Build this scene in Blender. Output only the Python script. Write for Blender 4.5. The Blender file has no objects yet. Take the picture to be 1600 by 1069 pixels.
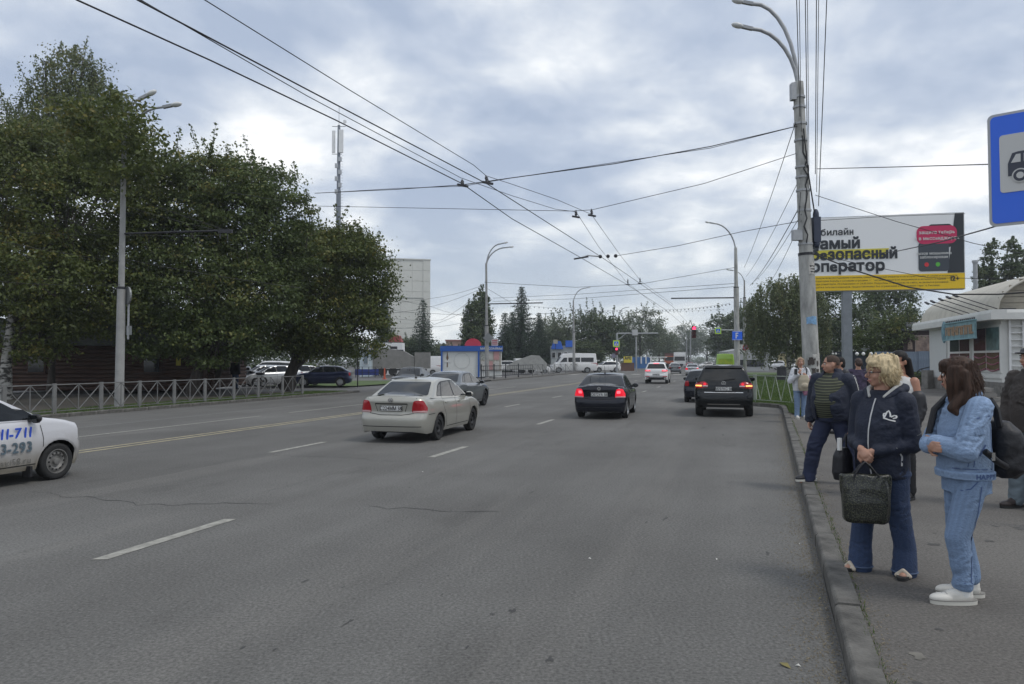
import bpy, bmesh, math, random
import numpy as np
from mathutils import Vector, Matrix, Quaternion, Euler
from mathutils.bvhtree import BVHTree
R = math.radians
rng = np.random.default_rng(11)
random.seed(11)
SC = bpy.context.scene
COL = SC.collection
# ------------------------------------------------------------------ camera
F_PX = 1150.0; EYE = 1.65; PITCH = math.atan(28.5 / F_PX)
cam_d = bpy.data.cameras.new('camera'); cam = bpy.data.objects.new('camera', cam_d); COL.objects.link(cam)
cam.location = (0, 0, EYE); cam.rotation_euler = (R(90) + PITCH, 0, 0)
cam_d.sensor_width = 36; cam_d.lens = 36 * F_PX / 1600; cam_d.clip_start = 0.05; cam_d.clip_end = 3000
SC.camera = cam
SC.view_settings.view_transform = 'Standard'; SC.view_settings.look = 'None'
SC.view_settings.gamma = 1; SC.view_settings.use_curve_mapping = False
SC.view_settings.exposure = 0.36
SC.render.engine = 'CYCLES'
SC.cycles.max_bounces = 6; SC.cycles.diffuse_bounces = 3; SC.cycles.glossy_bounces = 3
SC.cycles.transparent_max_bounces = 6; SC.cycles.use_denoising = True
# ------------------------------------------------------------------ sky (overcast with bright breaks)
SUN_EL, SUN_AZ = R(58), R(118)
w = bpy.data.worlds.new('World'); SC.world = w; w.use_nodes = True
nt = w.node_tree; nt.nodes.clear(); N = nt.nodes.new; LK = nt.links.new
def wmath(op, a, b=None):
    n = N('ShaderNodeMath'); n.operation = op
    for i, v in enumerate((a, b)):
        if v is None: continue
        if isinstance(v, (int, float)): n.inputs[i].default_value = v
        else: LK(v, n.inputs[i])
    return n.outputs[0]
out = N('ShaderNodeOutputWorld'); tc = N('ShaderNodeTexCoord'); sp = N('ShaderNodeSeparateXYZ')
LK(tc.outputs['Generated'], sp.inputs[0])
zz = wmath('ADD', wmath('MAXIMUM', sp.outputs['Z'], 0.0), 0.26)
cx = wmath('DIVIDE', sp.outputs['X'], zz); cy = wmath('DIVIDE', sp.outputs['Y'], zz)
cb = N('ShaderNodeCombineXYZ'); LK(cx, cb.inputs[0]); LK(cy, cb.inputs[1]); cb.inputs[2].default_value = 3.7
def wnoise(scale, detail, rough, dist, off):
    m = N('ShaderNodeMapping'); m.inputs['Location'].default_value = off; m.inputs['Rotation'].default_value = (0, 0, R(-18)); m.inputs['Scale'].default_value = (1.0, 1.0, 1)
    LK(cb.outputs[0], m.inputs[0])
    n = N('ShaderNodeTexNoise'); n.inputs['Scale'].default_value = scale; n.inputs['Detail'].default_value = detail
    n.inputs['Roughness'].default_value = rough; n.inputs['Distortion'].default_value = dist
    LK(m.outputs[0], n.inputs['Vector']); return n.outputs[0]
n1 = wnoise(1.9, 8, 0.52, 0.25, (2.3, 0.4, 0))
n2 = wnoise(5.0, 7, 0.55, 0.2, (7.1, 3.3, 0))
mixn = wmath('ADD', wmath('MULTIPLY', n1, 0.72), wmath('MULTIPLY', n2, 0.28))
ramp = N('ShaderNodeValToRGB'); LK(mixn, ramp.inputs[0]); cr = ramp.color_ramp
cr.elements[0].position = 0.40; cr.elements[0].color = (0.33, 0.39, 0.50, 1)
cr.elements[1].position = 0.645; cr.elements[1].color = (0.98, 0.97, 0.96, 1)
for p, c in ((0.465, (0.42, 0.475, 0.57, 1)), (0.51, (0.52, 0.565, 0.635, 1)), (0.56, (0.67, 0.70, 0.735, 1))):
    e = cr.elements.new(p); e.color = c
hz = N('ShaderNodeMapRange'); LK(sp.outputs['Z'], hz.inputs[0]); hz.inputs[1].default_value = 0.0; hz.inputs[2].default_value = 0.22; hz.inputs[3].default_value = 0.55; hz.inputs[4].default_value = 0.0
mx = N('ShaderNodeMixRGB'); LK(hz.outputs[0], mx.inputs[0]); LK(ramp.outputs[0], mx.inputs[1]); mx.inputs[2].default_value = (0.60, 0.65, 0.665, 1)
bgc = N('ShaderNodeBackground'); LK(mx.outputs[0], bgc.inputs[0]); bgc.inputs[1].default_value = 1.08
sky = N('ShaderNodeTexSky'); sky.sky_type = 'NISHITA'; sky.sun_disc = False
sky.sun_elevation = SUN_EL; sky.sun_rotation = SUN_AZ
bgs = N('ShaderNodeBackground'); LK(sky.outputs[0], bgs.inputs[0]); bgs.inputs[1].default_value = 0.12
mxs = N('ShaderNodeMixShader'); mxs.inputs[0].default_value = 0.93; LK(bgs.outputs[0], mxs.inputs[1]); LK(bgc.outputs[0], mxs.inputs[2])
LK(mxs.outputs[0], out.inputs[0])
sd = bpy.data.lights.new('sun', 'SUN'); sd.energy = 1.0; sd.angle = R(14); sd.color = (1, 0.96, 0.9)
sun = bpy.data.objects.new('sun', sd); COL.objects.link(sun)
sun.rotation_euler = Vector((-math.sin(SUN_AZ) * math.cos(SUN_EL), -math.cos(SUN_AZ) * math.cos(SUN_EL), -math.sin(SUN_EL))).to_track_quat('-Z', 'Y').to_euler()

# ------------------------------------------------------------------ pixel -> place helpers (photo pixels, 1600 x 1069)
_c, _s = math.cos(PITCH), math.sin(PITCH)
def ray(px, py):
    u = (px - 800) / F_PX; v = (534.5 - py) / F_PX
    return Vector((u, _c - v * _s, _s + v * _c))
def P(px, py, Y):                       # point at depth Y
    d = ray(px, py); t = Y / d.y
    return Vector((d.x * t, Y, EYE + d.z * t))
def G(px, py, z=0.0):                   # point on a horizontal plane
    d = ray(px, py); t = (z - EYE) / d.z
    return Vector((d.x * t, d.y * t, z))
# ------------------------------------------------------------------ object helpers
def tag(o, label=None, cat=None, group=None, kind=None):
    if label: o['label'] = label
    if cat: o['category'] = cat
    if group: o['group'] = group
    if kind: o['kind'] = kind
    return o
def link(name, me, parent=None):
    o = bpy.data.objects.new(name, me); COL.objects.link(o)
    if parent is not None: o.parent = parent
    return o
def thing(name, label, cat, loc=(0, 0, 0), rz=0.0, group=None):
    o = link(name, None); o.location = loc; o.rotation_euler = (0, 0, rz); o.empty_display_size = 0.2
    return tag(o, label, cat, group)
class MB:
    def __init__(s): s.v = []; s.f = []; s.m = []; s.cur = 0
    def add(s, vs, fs):
        b = len(s.v); s.v += [tuple(p) for p in vs]; s.f += [tuple(i + b for i in q) for q in fs]; s.m += [s.cur] * len(fs); return s
    def box(s, c, size, rot=None):
        x, y, z = (k / 2 for k in size); vs = [Vector((a * x, b * y, d * z)) for a in (-1, 1) for b in (-1, 1) for d in (-1, 1)]
        if rot is not None: vs = [rot @ p for p in vs]
        c = Vector(c); vs = [p + c for p in vs]
        return s.add(vs, [(0, 1, 3, 2), (4, 6, 7, 5), (0, 4, 5, 1), (2, 3, 7, 6), (0, 2, 6, 4), (1, 5, 7, 3)])
    def bar(s, a, b, wd, ht):           # box from a to b
        a = Vector(a); b = Vector(b); d = b - a; L = d.length
        q = d.to_track_quat('X', 'Z').to_matrix() if L > 1e-6 else Matrix.Identity(3)
        return s.box((a + b) / 2, (L, wd, ht), q)
    def tube(s, pts, rad, n=8, cap=True):
        pts = [Vector(p) for p in pts]; rad = rad if hasattr(rad, '__len__') else [rad] * len(pts)
        vs = []; fs = []; k = len(pts); up = None
        for i, p in enumerate(pts):
            t = (pts[min(i + 1, k - 1)] - pts[max(i - 1, 0)])
            t = t.normalized() if t.length > 1e-9 else Vector((0, 0, 1))
            if up is None:
                up = Vector((0, 0, 1)) if abs(t.z) < 0.9 else Vector((1, 0, 0))
            sx = t.cross(up)
            sx = sx.normalized() if sx.length > 1e-6 else t.orthogonal().normalized()
            up = sx.cross(t).normalized()
            for j in range(n):
                a = 2 * math.pi * j / n
                vs.append(p + (sx * math.cos(a) + up * math.sin(a)) * rad[i])
        for i in range(k - 1):
            for j in range(n):
                j2 = (j + 1) % n
                fs.append((i * n + j, i * n + j2, (i + 1) * n + j2, (i + 1) * n + j))
        if cap: fs += [tuple(range(n))[::-1], tuple((k - 1) * n + j for j in range(n))]
        return s.add(vs, fs)
    def cyl(s, a, b, r0, r1=None, n=16): return s.tube([a, b], [r0, r0 if r1 is None else r1], n)
    def ball(s, c, r, n=10, m=7):
        r = r if hasattr(r, '__len__') else (r, r, r); c = Vector(c); vs = [c + Vector((0, 0, r[2]))]; fs = []
        for i in range(1, m):
            th = math.pi * i / m
            for j in range(n):
                a = 2 * math.pi * j / n
                vs.append(c + Vector((r[0] * math.sin(th) * math.cos(a), r[1] * math.sin(th) * math.sin(a), r[2] * math.cos(th))))
        vs.append(c - Vector((0, 0, r[2])))
        for j in range(n):
            fs.append((0, 1 + j, 1 + (j + 1) % n))
            for i in range(m - 2):
                a = 1 + i * n
                fs.append((a + j, a + n + j, a + n + (j + 1) % n, a + (j + 1) % n))
            fs.append((len(vs) - 1, 1 + (m - 2) * n + (j + 1) % n, 1 + (m - 2) * n + j))
        return s.add(vs, fs)
    def prism(s, poly, o, ux, uy, d):   # polygon (2D) in plane o,ux,uy pushed along vector d
        o, ux, uy, d = Vector(o), Vector(ux), Vector(uy), Vector(d); n = len(poly)
        vs = [o + ux * a + uy * b for a, b in poly]; vs += [p + d for p in vs]
        fs = [tuple(range(n))[::-1], tuple(range(n, 2 * n))] + [(i, (i + 1) % n, n + (i + 1) % n, n + i) for i in range(n)]
        return s.add(vs, fs)
    def mesh(s, name, mats, smooth=False):
        me = bpy.data.meshes.new(name); me.from_pydata(s.v, [], s.f)
        mats = mats if isinstance(mats, (list, tuple)) else [mats]
        for m in mats: me.materials.append(m)
        if len(mats) > 1: me.polygons.foreach_set('material_index', s.m)
        bm = bmesh.new(); bm.from_mesh(me); bmesh.ops.recalc_face_normals(bm, faces=bm.faces); bm.to_mesh(me); bm.free()
        if smooth: smooth_mesh(me, smooth if not isinstance(smooth, bool) else 40)
        return me
    def build(s, name, mats, parent=None, smooth=False): return link(name, s.mesh(name, mats, smooth), parent)
def smooth_mesh(me, ang=40):
    me.polygons.foreach_set('use_smooth', [True] * len(me.polygons))
    bm = bmesh.new(); bm.from_mesh(me); lim = R(ang)
    for e in bm.edges: e.smooth = not (len(e.link_faces) == 2 and e.calc_face_angle(0) > lim)
    bm.to_mesh(me); bm.free()
def mesh_np(name, v, f4, mat, tint=None, smooth=False):      # fast quad mesh from arrays
    me = bpy.data.meshes.new(name); nv, nf = len(v), len(f4); k = f4.shape[1]
    me.vertices.add(nv); me.vertices.foreach_set('co', np.ascontiguousarray(v, np.float32).ravel())
    me.loops.add(nf * k); me.loops.foreach_set('vertex_index', np.ascontiguousarray(f4, np.int32).ravel())
    me.polygons.add(nf); me.polygons.foreach_set('loop_start', np.arange(0, nf * k, k, dtype=np.int32))
    if tint is not None:
        a = me.attributes.new('tint', 'FLOAT', 'POINT'); a.data.foreach_set('value', np.ascontiguousarray(tint, np.float32))
    me.materials.append(mat); me.update(calc_edges=True)
    if smooth: me.polygons.foreach_set('use_smooth', [True] * nf)
    return me
def copy_tree(o, parent=None, memo=None):
    c = o.copy(); COL.objects.link(c)
    if parent is not None: c.parent = parent
    for ch in list(o.children): copy_tree(ch, c)
    return c
def walk(o):
    yield o
    for ch in o.children: yield from walk(ch)
GLY = {}
def _font_glyph(c, res):
    cu = bpy.data.curves.new('glyph', 'FONT'); cu.body = c; cu.size = 1; cu.resolution_u = res
    t = bpy.data.objects.new('tmp', cu); COL.objects.link(t); bpy.context.view_layer.update()
    me = bpy.data.meshes.new_from_object(t.evaluated_get(bpy.context.evaluated_depsgraph_get())); v = [tuple(p.co) for p in me.vertices]; f = [tuple(p.vertices) for p in me.polygons]
    bpy.data.objects.remove(t); bpy.data.curves.remove(cu); bpy.data.meshes.remove(me); return v, f
def glyph(c, res=3):                    # outline of one letter at size 1 and its advance; a few letters are drawn by hand
    c = {'е': 'e', 'Р': 'P'}.get(c, c)
    if c in GLY: return GLY[c]
    if c == ' ': GLY[c] = ([], [], .28); return GLY[c]
    if c in 'ньы':
        h = max(p[1] for p in glyph('п')[0]); t = h * .16; v, f = [], []
        def bar(x0, y0, x1, y1): b = len(v); v.extend([(x0, y0, 0), (x1, y0, 0), (x1, y1, 0), (x0, y1, 0)]); f.append((b, b + 1, b + 2, b + 3))
        def bowl(x0, x1, hh):
            r = hh / 2; bar(x0, 0, x1 - r, t); bar(x0, hh - t, x1 - r, hh); b = len(v)
            for k in range(9): a = -math.pi / 2 + math.pi * k / 8; v.extend([(x1 - r + r * math.cos(a), r + r * math.sin(a), 0), (x1 - r + (r - t) * math.cos(a), r + (r - t) * math.sin(a), 0)])
            f.extend([(b + 2 * k, b + 2 * k + 2, b + 2 * k + 3, b + 2 * k + 1) for k in range(8)])
        x = .07; bar(x, 0, x + t, h)
        if c == 'н': bar(x + t, h * .44, x + .36 - t, h * .44 + t); bar(x + .36 - t, 0, x + .36, h); w_ = x + .36
        else:
            bowl(x + t, x + .36, h * .6); w_ = x + .36
            if c == 'ы': bar(w_ + .07, 0, w_ + .07 + t, h); w_ += .07 + t
        GLY[c] = (v, f, w_ + .065); return GLY[c]
    v, f = _font_glyph(c, res); GLY[c] = (v, f, (max(p[0] for p in v) if v else .3) + .065); return GLY[c]
def text_mesh(name, s, size, mat, parent=None, align='CENTER', bold=0.0, depth=0.0, font_scale_x=1.0, space=1.0, res=3):
    v, f, x = [], [], 0.0
    for c in s:
        gv, gf, adv = glyph(c); b = len(v); v += [(p[0] + x, p[1] - .35, 0.0) for p in gv]; f += [tuple(i + b for i in q) for q in gf]; x += adv * space
    off = {'CENTER': -x / 2, 'LEFT': 0, 'RIGHT': -x}[align]; base = [((p[0] + off) * size * font_scale_x, p[1] * size, 0) for p in v]; V, F_ = [], []
    for i, (dx, dy) in enumerate(((bold, bold), (-bold, bold), (bold, -bold), (-bold, -bold), (0, 0)) if bold else ((0, 0),)):   # heavier strokes: the letters once more, shifted by a hair
        b = len(V); V += [(p[0] + dx, p[1] + dy, i * .0015) for p in base]; F_ += [tuple(k + b for k in q) for q in f]
    me = bpy.data.meshes.new(name); me.from_pydata(V, [], F_); me.materials.append(mat); return link(name, me, parent)
def frame_matrix(o, ux, uy):            # local x,y on a plane -> world
    ux = Vector(ux).normalized(); uy = Vector(uy).normalized(); uz = ux.cross(uy)
    m = Matrix.Identity(4)
    for i, a in enumerate((ux, uy, uz)): m[0][i], m[1][i], m[2][i] = a
    m.translation = Vector(o); return m
# ------------------------------------------------------------------ materials
MC = {}
def mat(name, col, rough=0.6, metal=0.0, var=0.0, vscale=4.0, bump=0.0, bscale=30.0, coat=0.0, emit=None, spec=0.5, col2=None, detail=5.0, stretch=None, trans=None):
    if name in MC: return MC[name]
    m = bpy.data.materials.new(name); m.use_nodes = True; t = m.node_tree; b = t.nodes['Principled BSDF']; MC[name] = m
    b.inputs['Base Color'].default_value = (*col, 1); b.inputs['Roughness'].default_value = rough; b.inputs['Metallic'].default_value = metal
    b.inputs['Coat Weight'].default_value = coat; b.inputs['Coat Roughness'].default_value = 0.06; b.inputs['Specular IOR Level'].default_value = spec
    if trans: b.inputs['Transmission Weight'].default_value = trans
    if emit: b.inputs['Emission Color'].default_value = (*emit[0], 1); b.inputs['Emission Strength'].default_value = emit[1]
    if var or bump:
        c = t.nodes.new('ShaderNodeTexCoord'); src = c.outputs['Object']
        if stretch:
            mp = t.nodes.new('ShaderNodeMapping'); mp.inputs['Scale'].default_value = stretch; t.links.new(src, mp.inputs[0]); src = mp.outputs[0]
    if var:
        n = t.nodes.new('ShaderNodeTexNoise'); n.inputs['Scale'].default_value = vscale; n.inputs['Detail'].default_value = detail; n.inputs['Roughness'].default_value = 0.6
        t.links.new(src, n.inputs['Vector'])
        r = t.nodes.new('ShaderNodeMapRange'); r.inputs[1].default_value = 0.3; r.inputs[2].default_value = 0.7; t.links.new(n.outputs[0], r.inputs[0])
        x = t.nodes.new('ShaderNodeMixRGB'); t.links.new(r.outputs[0], x.inputs[0])
        c2 = col2 or tuple(max(0, k * (1 + var)) for k in col); c1 = tuple(k * (1 - var) for k in col) if not col2 else col
        x.inputs[1].default_value = (*c1, 1); x.inputs[2].default_value = (*c2, 1); t.links.new(x.outputs[0], b.inputs['Base Color'])
    if bump:
        n = t.nodes.new('ShaderNodeTexNoise'); n.inputs['Scale'].default_value = bscale; n.inputs['Detail'].default_value = 4
        t.links.new(src, n.inputs['Vector'])
        bp = t.nodes.new('ShaderNodeBump'); bp.inputs['Strength'].default_value = bump; bp.inputs['Distance'].default_value = 0.02
        t.links.new(n.outputs[0], bp.inputs['Height']); t.links.new(bp.outputs[0], b.inputs['Normal'])
    return m
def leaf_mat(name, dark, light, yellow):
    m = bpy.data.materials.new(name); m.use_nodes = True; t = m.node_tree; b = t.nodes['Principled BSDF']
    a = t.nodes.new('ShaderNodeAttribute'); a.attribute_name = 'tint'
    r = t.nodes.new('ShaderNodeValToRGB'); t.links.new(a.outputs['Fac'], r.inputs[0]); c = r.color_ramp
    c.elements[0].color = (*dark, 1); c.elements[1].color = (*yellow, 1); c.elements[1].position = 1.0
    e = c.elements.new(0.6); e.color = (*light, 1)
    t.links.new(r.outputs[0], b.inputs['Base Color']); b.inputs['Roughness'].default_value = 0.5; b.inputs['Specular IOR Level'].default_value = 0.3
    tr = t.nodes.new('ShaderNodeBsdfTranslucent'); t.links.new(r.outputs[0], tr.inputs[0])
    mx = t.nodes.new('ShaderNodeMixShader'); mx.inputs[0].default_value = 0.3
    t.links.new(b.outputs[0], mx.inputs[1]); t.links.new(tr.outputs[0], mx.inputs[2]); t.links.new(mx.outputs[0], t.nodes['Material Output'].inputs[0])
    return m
M_CONC = mat('concrete', (0.36, 0.36, 0.34), 0.9, var=0.42, vscale=5.0, bump=0.35, bscale=40, stretch=(1, 1, .3), detail=8)
M_GALV = mat('galvanised_steel', (0.36, 0.37, 0.38), 0.5, 0.4, var=0.15, vscale=6)
M_DKMET = mat('dark_metal', (0.03, 0.03, 0.035), 0.5, 0.3)
M_WIRE = mat('wire_black', (0.02, 0.02, 0.022), 0.6)
M_WHITE = mat('white_paint', (0.75, 0.75, 0.74), 0.55, var=0.08, vscale=2)
M_BLACK = mat('black_plastic', (0.015, 0.015, 0.017), 0.45)
M_FENCE = mat('fence_grey', (0.155, 0.155, 0.15), 0.6, 0.0, var=0.18, vscale=9)
M_BARK = mat('bark', (0.06, 0.05, 0.042), 0.95, var=0.4, vscale=6, bump=0.8, bscale=14, stretch=(1, 1, 0.25))
M_GLASS = mat('dark_glass', (0.010, 0.012, 0.014), 0.05, spec=0.5)
# ------------------------------------------------------------------ the road's own geometry: D(Y) is the double centre line
def D(Y):
    x = -7.79 + 0.317 * (min(Y, 50) - 13.3)
    if Y > 50: x += 0.285 * (min(Y, 100) - 50)
    if Y > 100: x += 0.245 * (min(Y, 180) - 100)
    if Y > 180: x += 0.22 * (Y - 180)
    return x
def LKERB(Y): return D(Y) - 7.75
def RKERB(Y):                           # near kerb of the bus bay, which closes at Y = 27..33
    b = 12.40 + min(max(Y, 0), 26) * 0.033
    if Y <= 25: return D(Y) + b
    t = min(1, (Y - 25) / 4.0); t = t * t * (3 - 2 * t)
    return D(Y) + b * (1 - t) + 10.35 * t
YS = [-12, -6, 0, 3, 6, 9, 12, 15, 18, 21, 24, 25, 25.5, 26, 26.5, 27] + [27 + 0.45 * i for i in range(1, 11)] + [34, 38, 44, 50, 58, 66, 75, 85, 95, 110, 130, 150, 180, 220, 270, 340, 430]
def strip_mesh(name, fa, fb, z, m, ys=YS, n=8):
    v = []; f = []
    for i, Y in enumerate(ys):
        a, b = fa(Y), fb(Y)
        for j in range(n + 1): v.append((a + (b - a) * j / n, Y, z))
        if i:
            for j in range(n): q = (i - 1) * (n + 1) + j; f.append((q, q + 1, q + n + 2, q + n + 1))
    me = bpy.data.meshes.new(name); me.from_pydata(v, [], f); me.materials.append(m); return me
def ground_mat(name, base, speck, dark, patch_scale=0.22, grain=70.0, grain_amt=0.35, rough=0.92, stretch_rot=17.6, bump=0.5, streak=0.25):
    m = bpy.data.materials.new(name); m.use_nodes = True; t = m.node_tree; b = t.nodes['Principled BSDF']; n_ = t.nodes.new; l = t.links.new
    tc = n_('ShaderNodeTexCoord')
    def noise(scale, det, rot=None, sc=(1, 1, 1), ro=0.6):
        mp = n_('ShaderNodeMapping'); mp.inputs['Scale'].default_value = sc
        if rot is not None:
            m0 = n_('ShaderNodeMapping'); m0.inputs['Rotation'].default_value = (0, 0, R(rot)); l(tc.outputs['Object'], m0.inputs[0]); l(m0.outputs[0], mp.inputs[0])
        else: l(tc.outputs['Object'], mp.inputs[0])
        k = n_('ShaderNodeTexNoise'); k.inputs['Scale'].default_value = scale; k.inputs['Detail'].default_value = det; k.inputs['Roughness'].default_value = ro; l(mp.outputs[0], k.inputs['Vector']); return k.outputs[0]
    def mr(x, a, b_, c=0.0, d=1.0):
        k = n_('ShaderNodeMapRange'); l(x, k.inputs[0]); k.inputs[1].default_value = a; k.inputs[2].default_value = b_; k.inputs[3].default_value = c; k.inputs[4].default_value = d; return k.outputs[0]
    def mix(fac, c1, c2, mode='MIX'):
        k = n_('ShaderNodeMixRGB'); k.blend_type = mode
        (l(fac, k.inputs[0]) if not isinstance(fac, (int, float)) else setattr(k.inputs[0], 'default_value', fac))
        for i, c in ((1, c1), (2, c2)):
            (setattr(k.inputs[i], 'default_value', (*c, 1)) if isinstance(c, tuple) else l(c, k.inputs[i]))
        return k.outputs[0]
    big = mr(noise(patch_scale, 6), 0.36, 0.66)
    c = mix(big, base, dark)
    if streak:
        st = mr(noise(1.0, 4, stretch_rot, (0.9, 0.03, 1)), 0.38, 0.66, 0, streak); c = mix(st, c, dark)
        blot = mr(noise(1.5, 6, stretch_rot, (1, 0.3, 1), 0.72), 0.56, 0.74, 0, 0.55); c = mix(blot, c, tuple(k * 0.7 for k in dark))
        pale = mr(noise(0.5, 5, stretch_rot, (1.6, 0.12, 1), 0.6), 0.56, 0.72, 0, 0.5); c = mix(pale, c, (0.17, 0.162, 0.148))
    g1 = noise(grain, 3, ro=0.7); sc_ = n_('ShaderNodeVectorMath'); sc_.operation = 'SCALE'; l(c, sc_.inputs[0]); l(mr(g1, 0.3, 0.72, 1 - grain_amt * .75, 1 + grain_amt * 1.25), sc_.inputs['Scale']); c = sc_.outputs[0]; c = mix(mr(g1, 0.6, 0.75, 0, grain_amt * .7), c, speck)
    g2 = noise(grain * 2.7, 2, ro=0.7); c = mix(mr(g2, 0.56, 0.72, 0, grain_amt * 1.3), c, tuple(k * 0.4 for k in base))
    pits = mr(noise(grain * 0.28, 4, ro=0.75), 0.6, 0.7, 0, 0.5); c = mix(pits, c, tuple(k * 0.55 for k in dark))
    l(c, b.inputs['Base Color']); b.inputs['Roughness'].default_value = rough; b.inputs['Specular IOR Level'].default_value = 0.35
    bp = n_('ShaderNodeBump'); bp.inputs['Strength'].default_value = bump; bp.inputs['Distance'].default_value = 0.012; l(g1, bp.inputs['Height']); l(bp.outputs[0], b.inputs['Normal'])
    return m
M_ROAD = ground_mat('asphalt_road', (0.150, 0.147, 0.138), (0.21, 0.205, 0.195), (0.092, 0.089, 0.083), grain=44.0, grain_amt=0.5, bump=.6, streak=.6)
M_WALK = ground_mat('asphalt_walk', (0.135, 0.127, 0.115), (0.19, 0.18, 0.165), (0.095, 0.088, 0.080), 0.6, 50, 0.45, streak=0.0)
M_LOT = ground_mat('asphalt_lot', (0.135, 0.132, 0.128), (0.18, 0.175, 0.17), (0.09, 0.088, 0.086), 0.2, 40, 0.3, streak=0.0)
M_DIRT = ground_mat('verge_dirt', (0.062, 0.052, 0.042), (0.10, 0.085, 0.065), (0.04, 0.037, 0.028), 0.5, 30, 0.5, streak=0.0)
M_TURF = ground_mat('turf', (0.075, 0.115, 0.030), (0.11, 0.145, 0.04), (0.055, 0.082, 0.026), 0.35, 24, 0.5, streak=0.0)
M_KERB = mat('kerb_concrete', (0.105, 0.100, 0.090), 0.92, var=0.5, vscale=5, bump=0.5, bscale=50)
M_LINE = mat('road_paint', (0.30, 0.29, 0.255), 0.75, var=0.35, vscale=9, bump=0.2, bscale=60)
M_LINEY = mat('road_paint_cream', (0.33, 0.29, 0.19), 0.75, var=0.35, vscale=5, bump=0.2, bscale=60)
M_FAINT = mat('road_paint_faint', (0.17, 0.168, 0.162), 0.85, var=0.2, vscale=6)
M_CRACK = mat('road_crack', (0.048, 0.047, 0.046), 0.95)
tag(link('ground', strip_mesh('ground', lambda Y: -900, lambda Y: 900, -0.03, M_LOT, [-120, 0, 100, 300, 700, 1500], 4)), kind='structure')
tag(link('road', strip_mesh('road', LKERB, RKERB, 0.0, M_ROAD)), kind='structure')
WALK_Z = 0.10
# right pavement and the turf behind the bay
KW = 0.145
def WALK_R(Y): return D(Y) + 30
def pave_L(Y): return RKERB(Y) + KW
ysw = [y for y in YS if y <= 27] 
tag(link('pavement', strip_mesh('pavement', pave_L, WALK_R, WALK_Z, M_WALK, ysw + [29, 31], 6)), kind='structure')
turf_pts = []
# turf: from the end of the bay back to the side street, between kerb and fence
def turf_L(Y): return RKERB(Y) + KW + 0.02
def turf_R(Y): return D(Y) + 15.2 + (Y - 20) * 0.10
ys_t = [20.2, 21, 22, 23, 24, 25, 26, 27] + [27 + 0.45 * i for i in range(1, 11)] + [34, 38, 44, 50, 58, 66, 75, 85, 92]
def turf_L2(Y): return turf_L(Y) + .25 * max(0, 21.5 - Y)
tm = strip_mesh('lawn', turf_L2, turf_R, WALK_Z + 0.03, M_TURF, ys_t, 8)
tag(link('lawn', tm), kind='structure')
tag(link('footpath', strip_mesh('footpath', lambda Y: turf_R(Y) + 0.004, lambda Y: turf_R(Y) + 60, WALK_Z - 0.004, M_WALK, [31, 38, 44, 50, 58, 66, 75, 85, 92], 6)), kind='structure')
# left verge and car park
tag(link('verge', strip_mesh('verge', lambda Y: LKERB(Y) - 3.4, lambda Y: LKERB(Y) - KW, 0.09, M_DIRT, [-12, 0, 9, 15, 18, 21, 24, 27, 30, 33, 36, 37.3], 4)), kind='structure')
tag(link('yard_ground', strip_mesh('yard_ground', lambda Y: LKERB(Y) - 60, lambda Y: LKERB(Y) - 3.4, 0.085, M_DIRT, [-12, 15, 25, 33], 4)), kind='structure')
tag(link('verge.001', strip_mesh('verge.001', lambda Y: LKERB(Y) - 2.2, lambda Y: LKERB(Y) - KW, 0.09, M_WALK, [57, 66, 75, 85, 95, 110, 130, 150, 180, 220], 4)), kind='structure')
tag(link('lawn.001', strip_mesh('lawn.001', lambda Y: LKERB(Y) - 9 - 0.3 * abs(Y - 52), lambda Y: LKERB(Y) - 4.6, 0.05, M_TURF, [46, 49, 53, 58], 4)), kind='structure')
# kerbs: one stone each
def kerb_run(name, fx, y0, y1, side, ht, length=1.0, label=None):
    e = link(name, None); tag(e, kind='structure'); k = 0; Y = y0; cache = {}
    while Y < y1:
        a = Vector((fx(Y), Y, 0)); d = (Vector((fx(Y + 0.1), Y + 0.1, 0)) - a).normalized()
        L = length if abs(d.x) < 0.8 * abs(d.y) + 0.3 else length * 0.5
        q = Y + L * d.y; b = Vector((fx(q), q, 0)); L2 = (b - a).length
        key = (round(L2, 1), k % 4)
        if key not in cache:
            hh = ht - 0.008 * random.random(); g = 0.012; w_ = KW; c = 0.02
            prof = [(0, -0.2), (0, hh - c), (c * 0.5, hh - c * 0.3), (c, hh), (w_, hh), (w_, -0.2)]
            mb = MB(); mb.prism([(p[0] * side, p[1]) for p in prof], (0, g / 2, 0), (1, 0, 0), (0, 0, 1), (0, L2 - g, 0)); cache[key] = mb.mesh('kerb_stone', M_KERB)
        o = link('kerb_stone', cache[key], e); dv = (b - a)
        o.location = a + Vector((random.uniform(-.006, .006), 0, random.uniform(-.006, .004))); o.rotation_euler = (0, 0, -math.atan2(dv.x, dv.y))
        Y = q; k += 1
    return e
kerb_run('kerb', RKERB, -1.0, 60, 1, WALK_Z + 0.025)
kerb_run('kerb.001', LKERB, 12, 37.2, -1, 0.11)
kerb_run('kerb.002', LKERB, 58, 150, -1, 0.11, 2.0)
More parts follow.
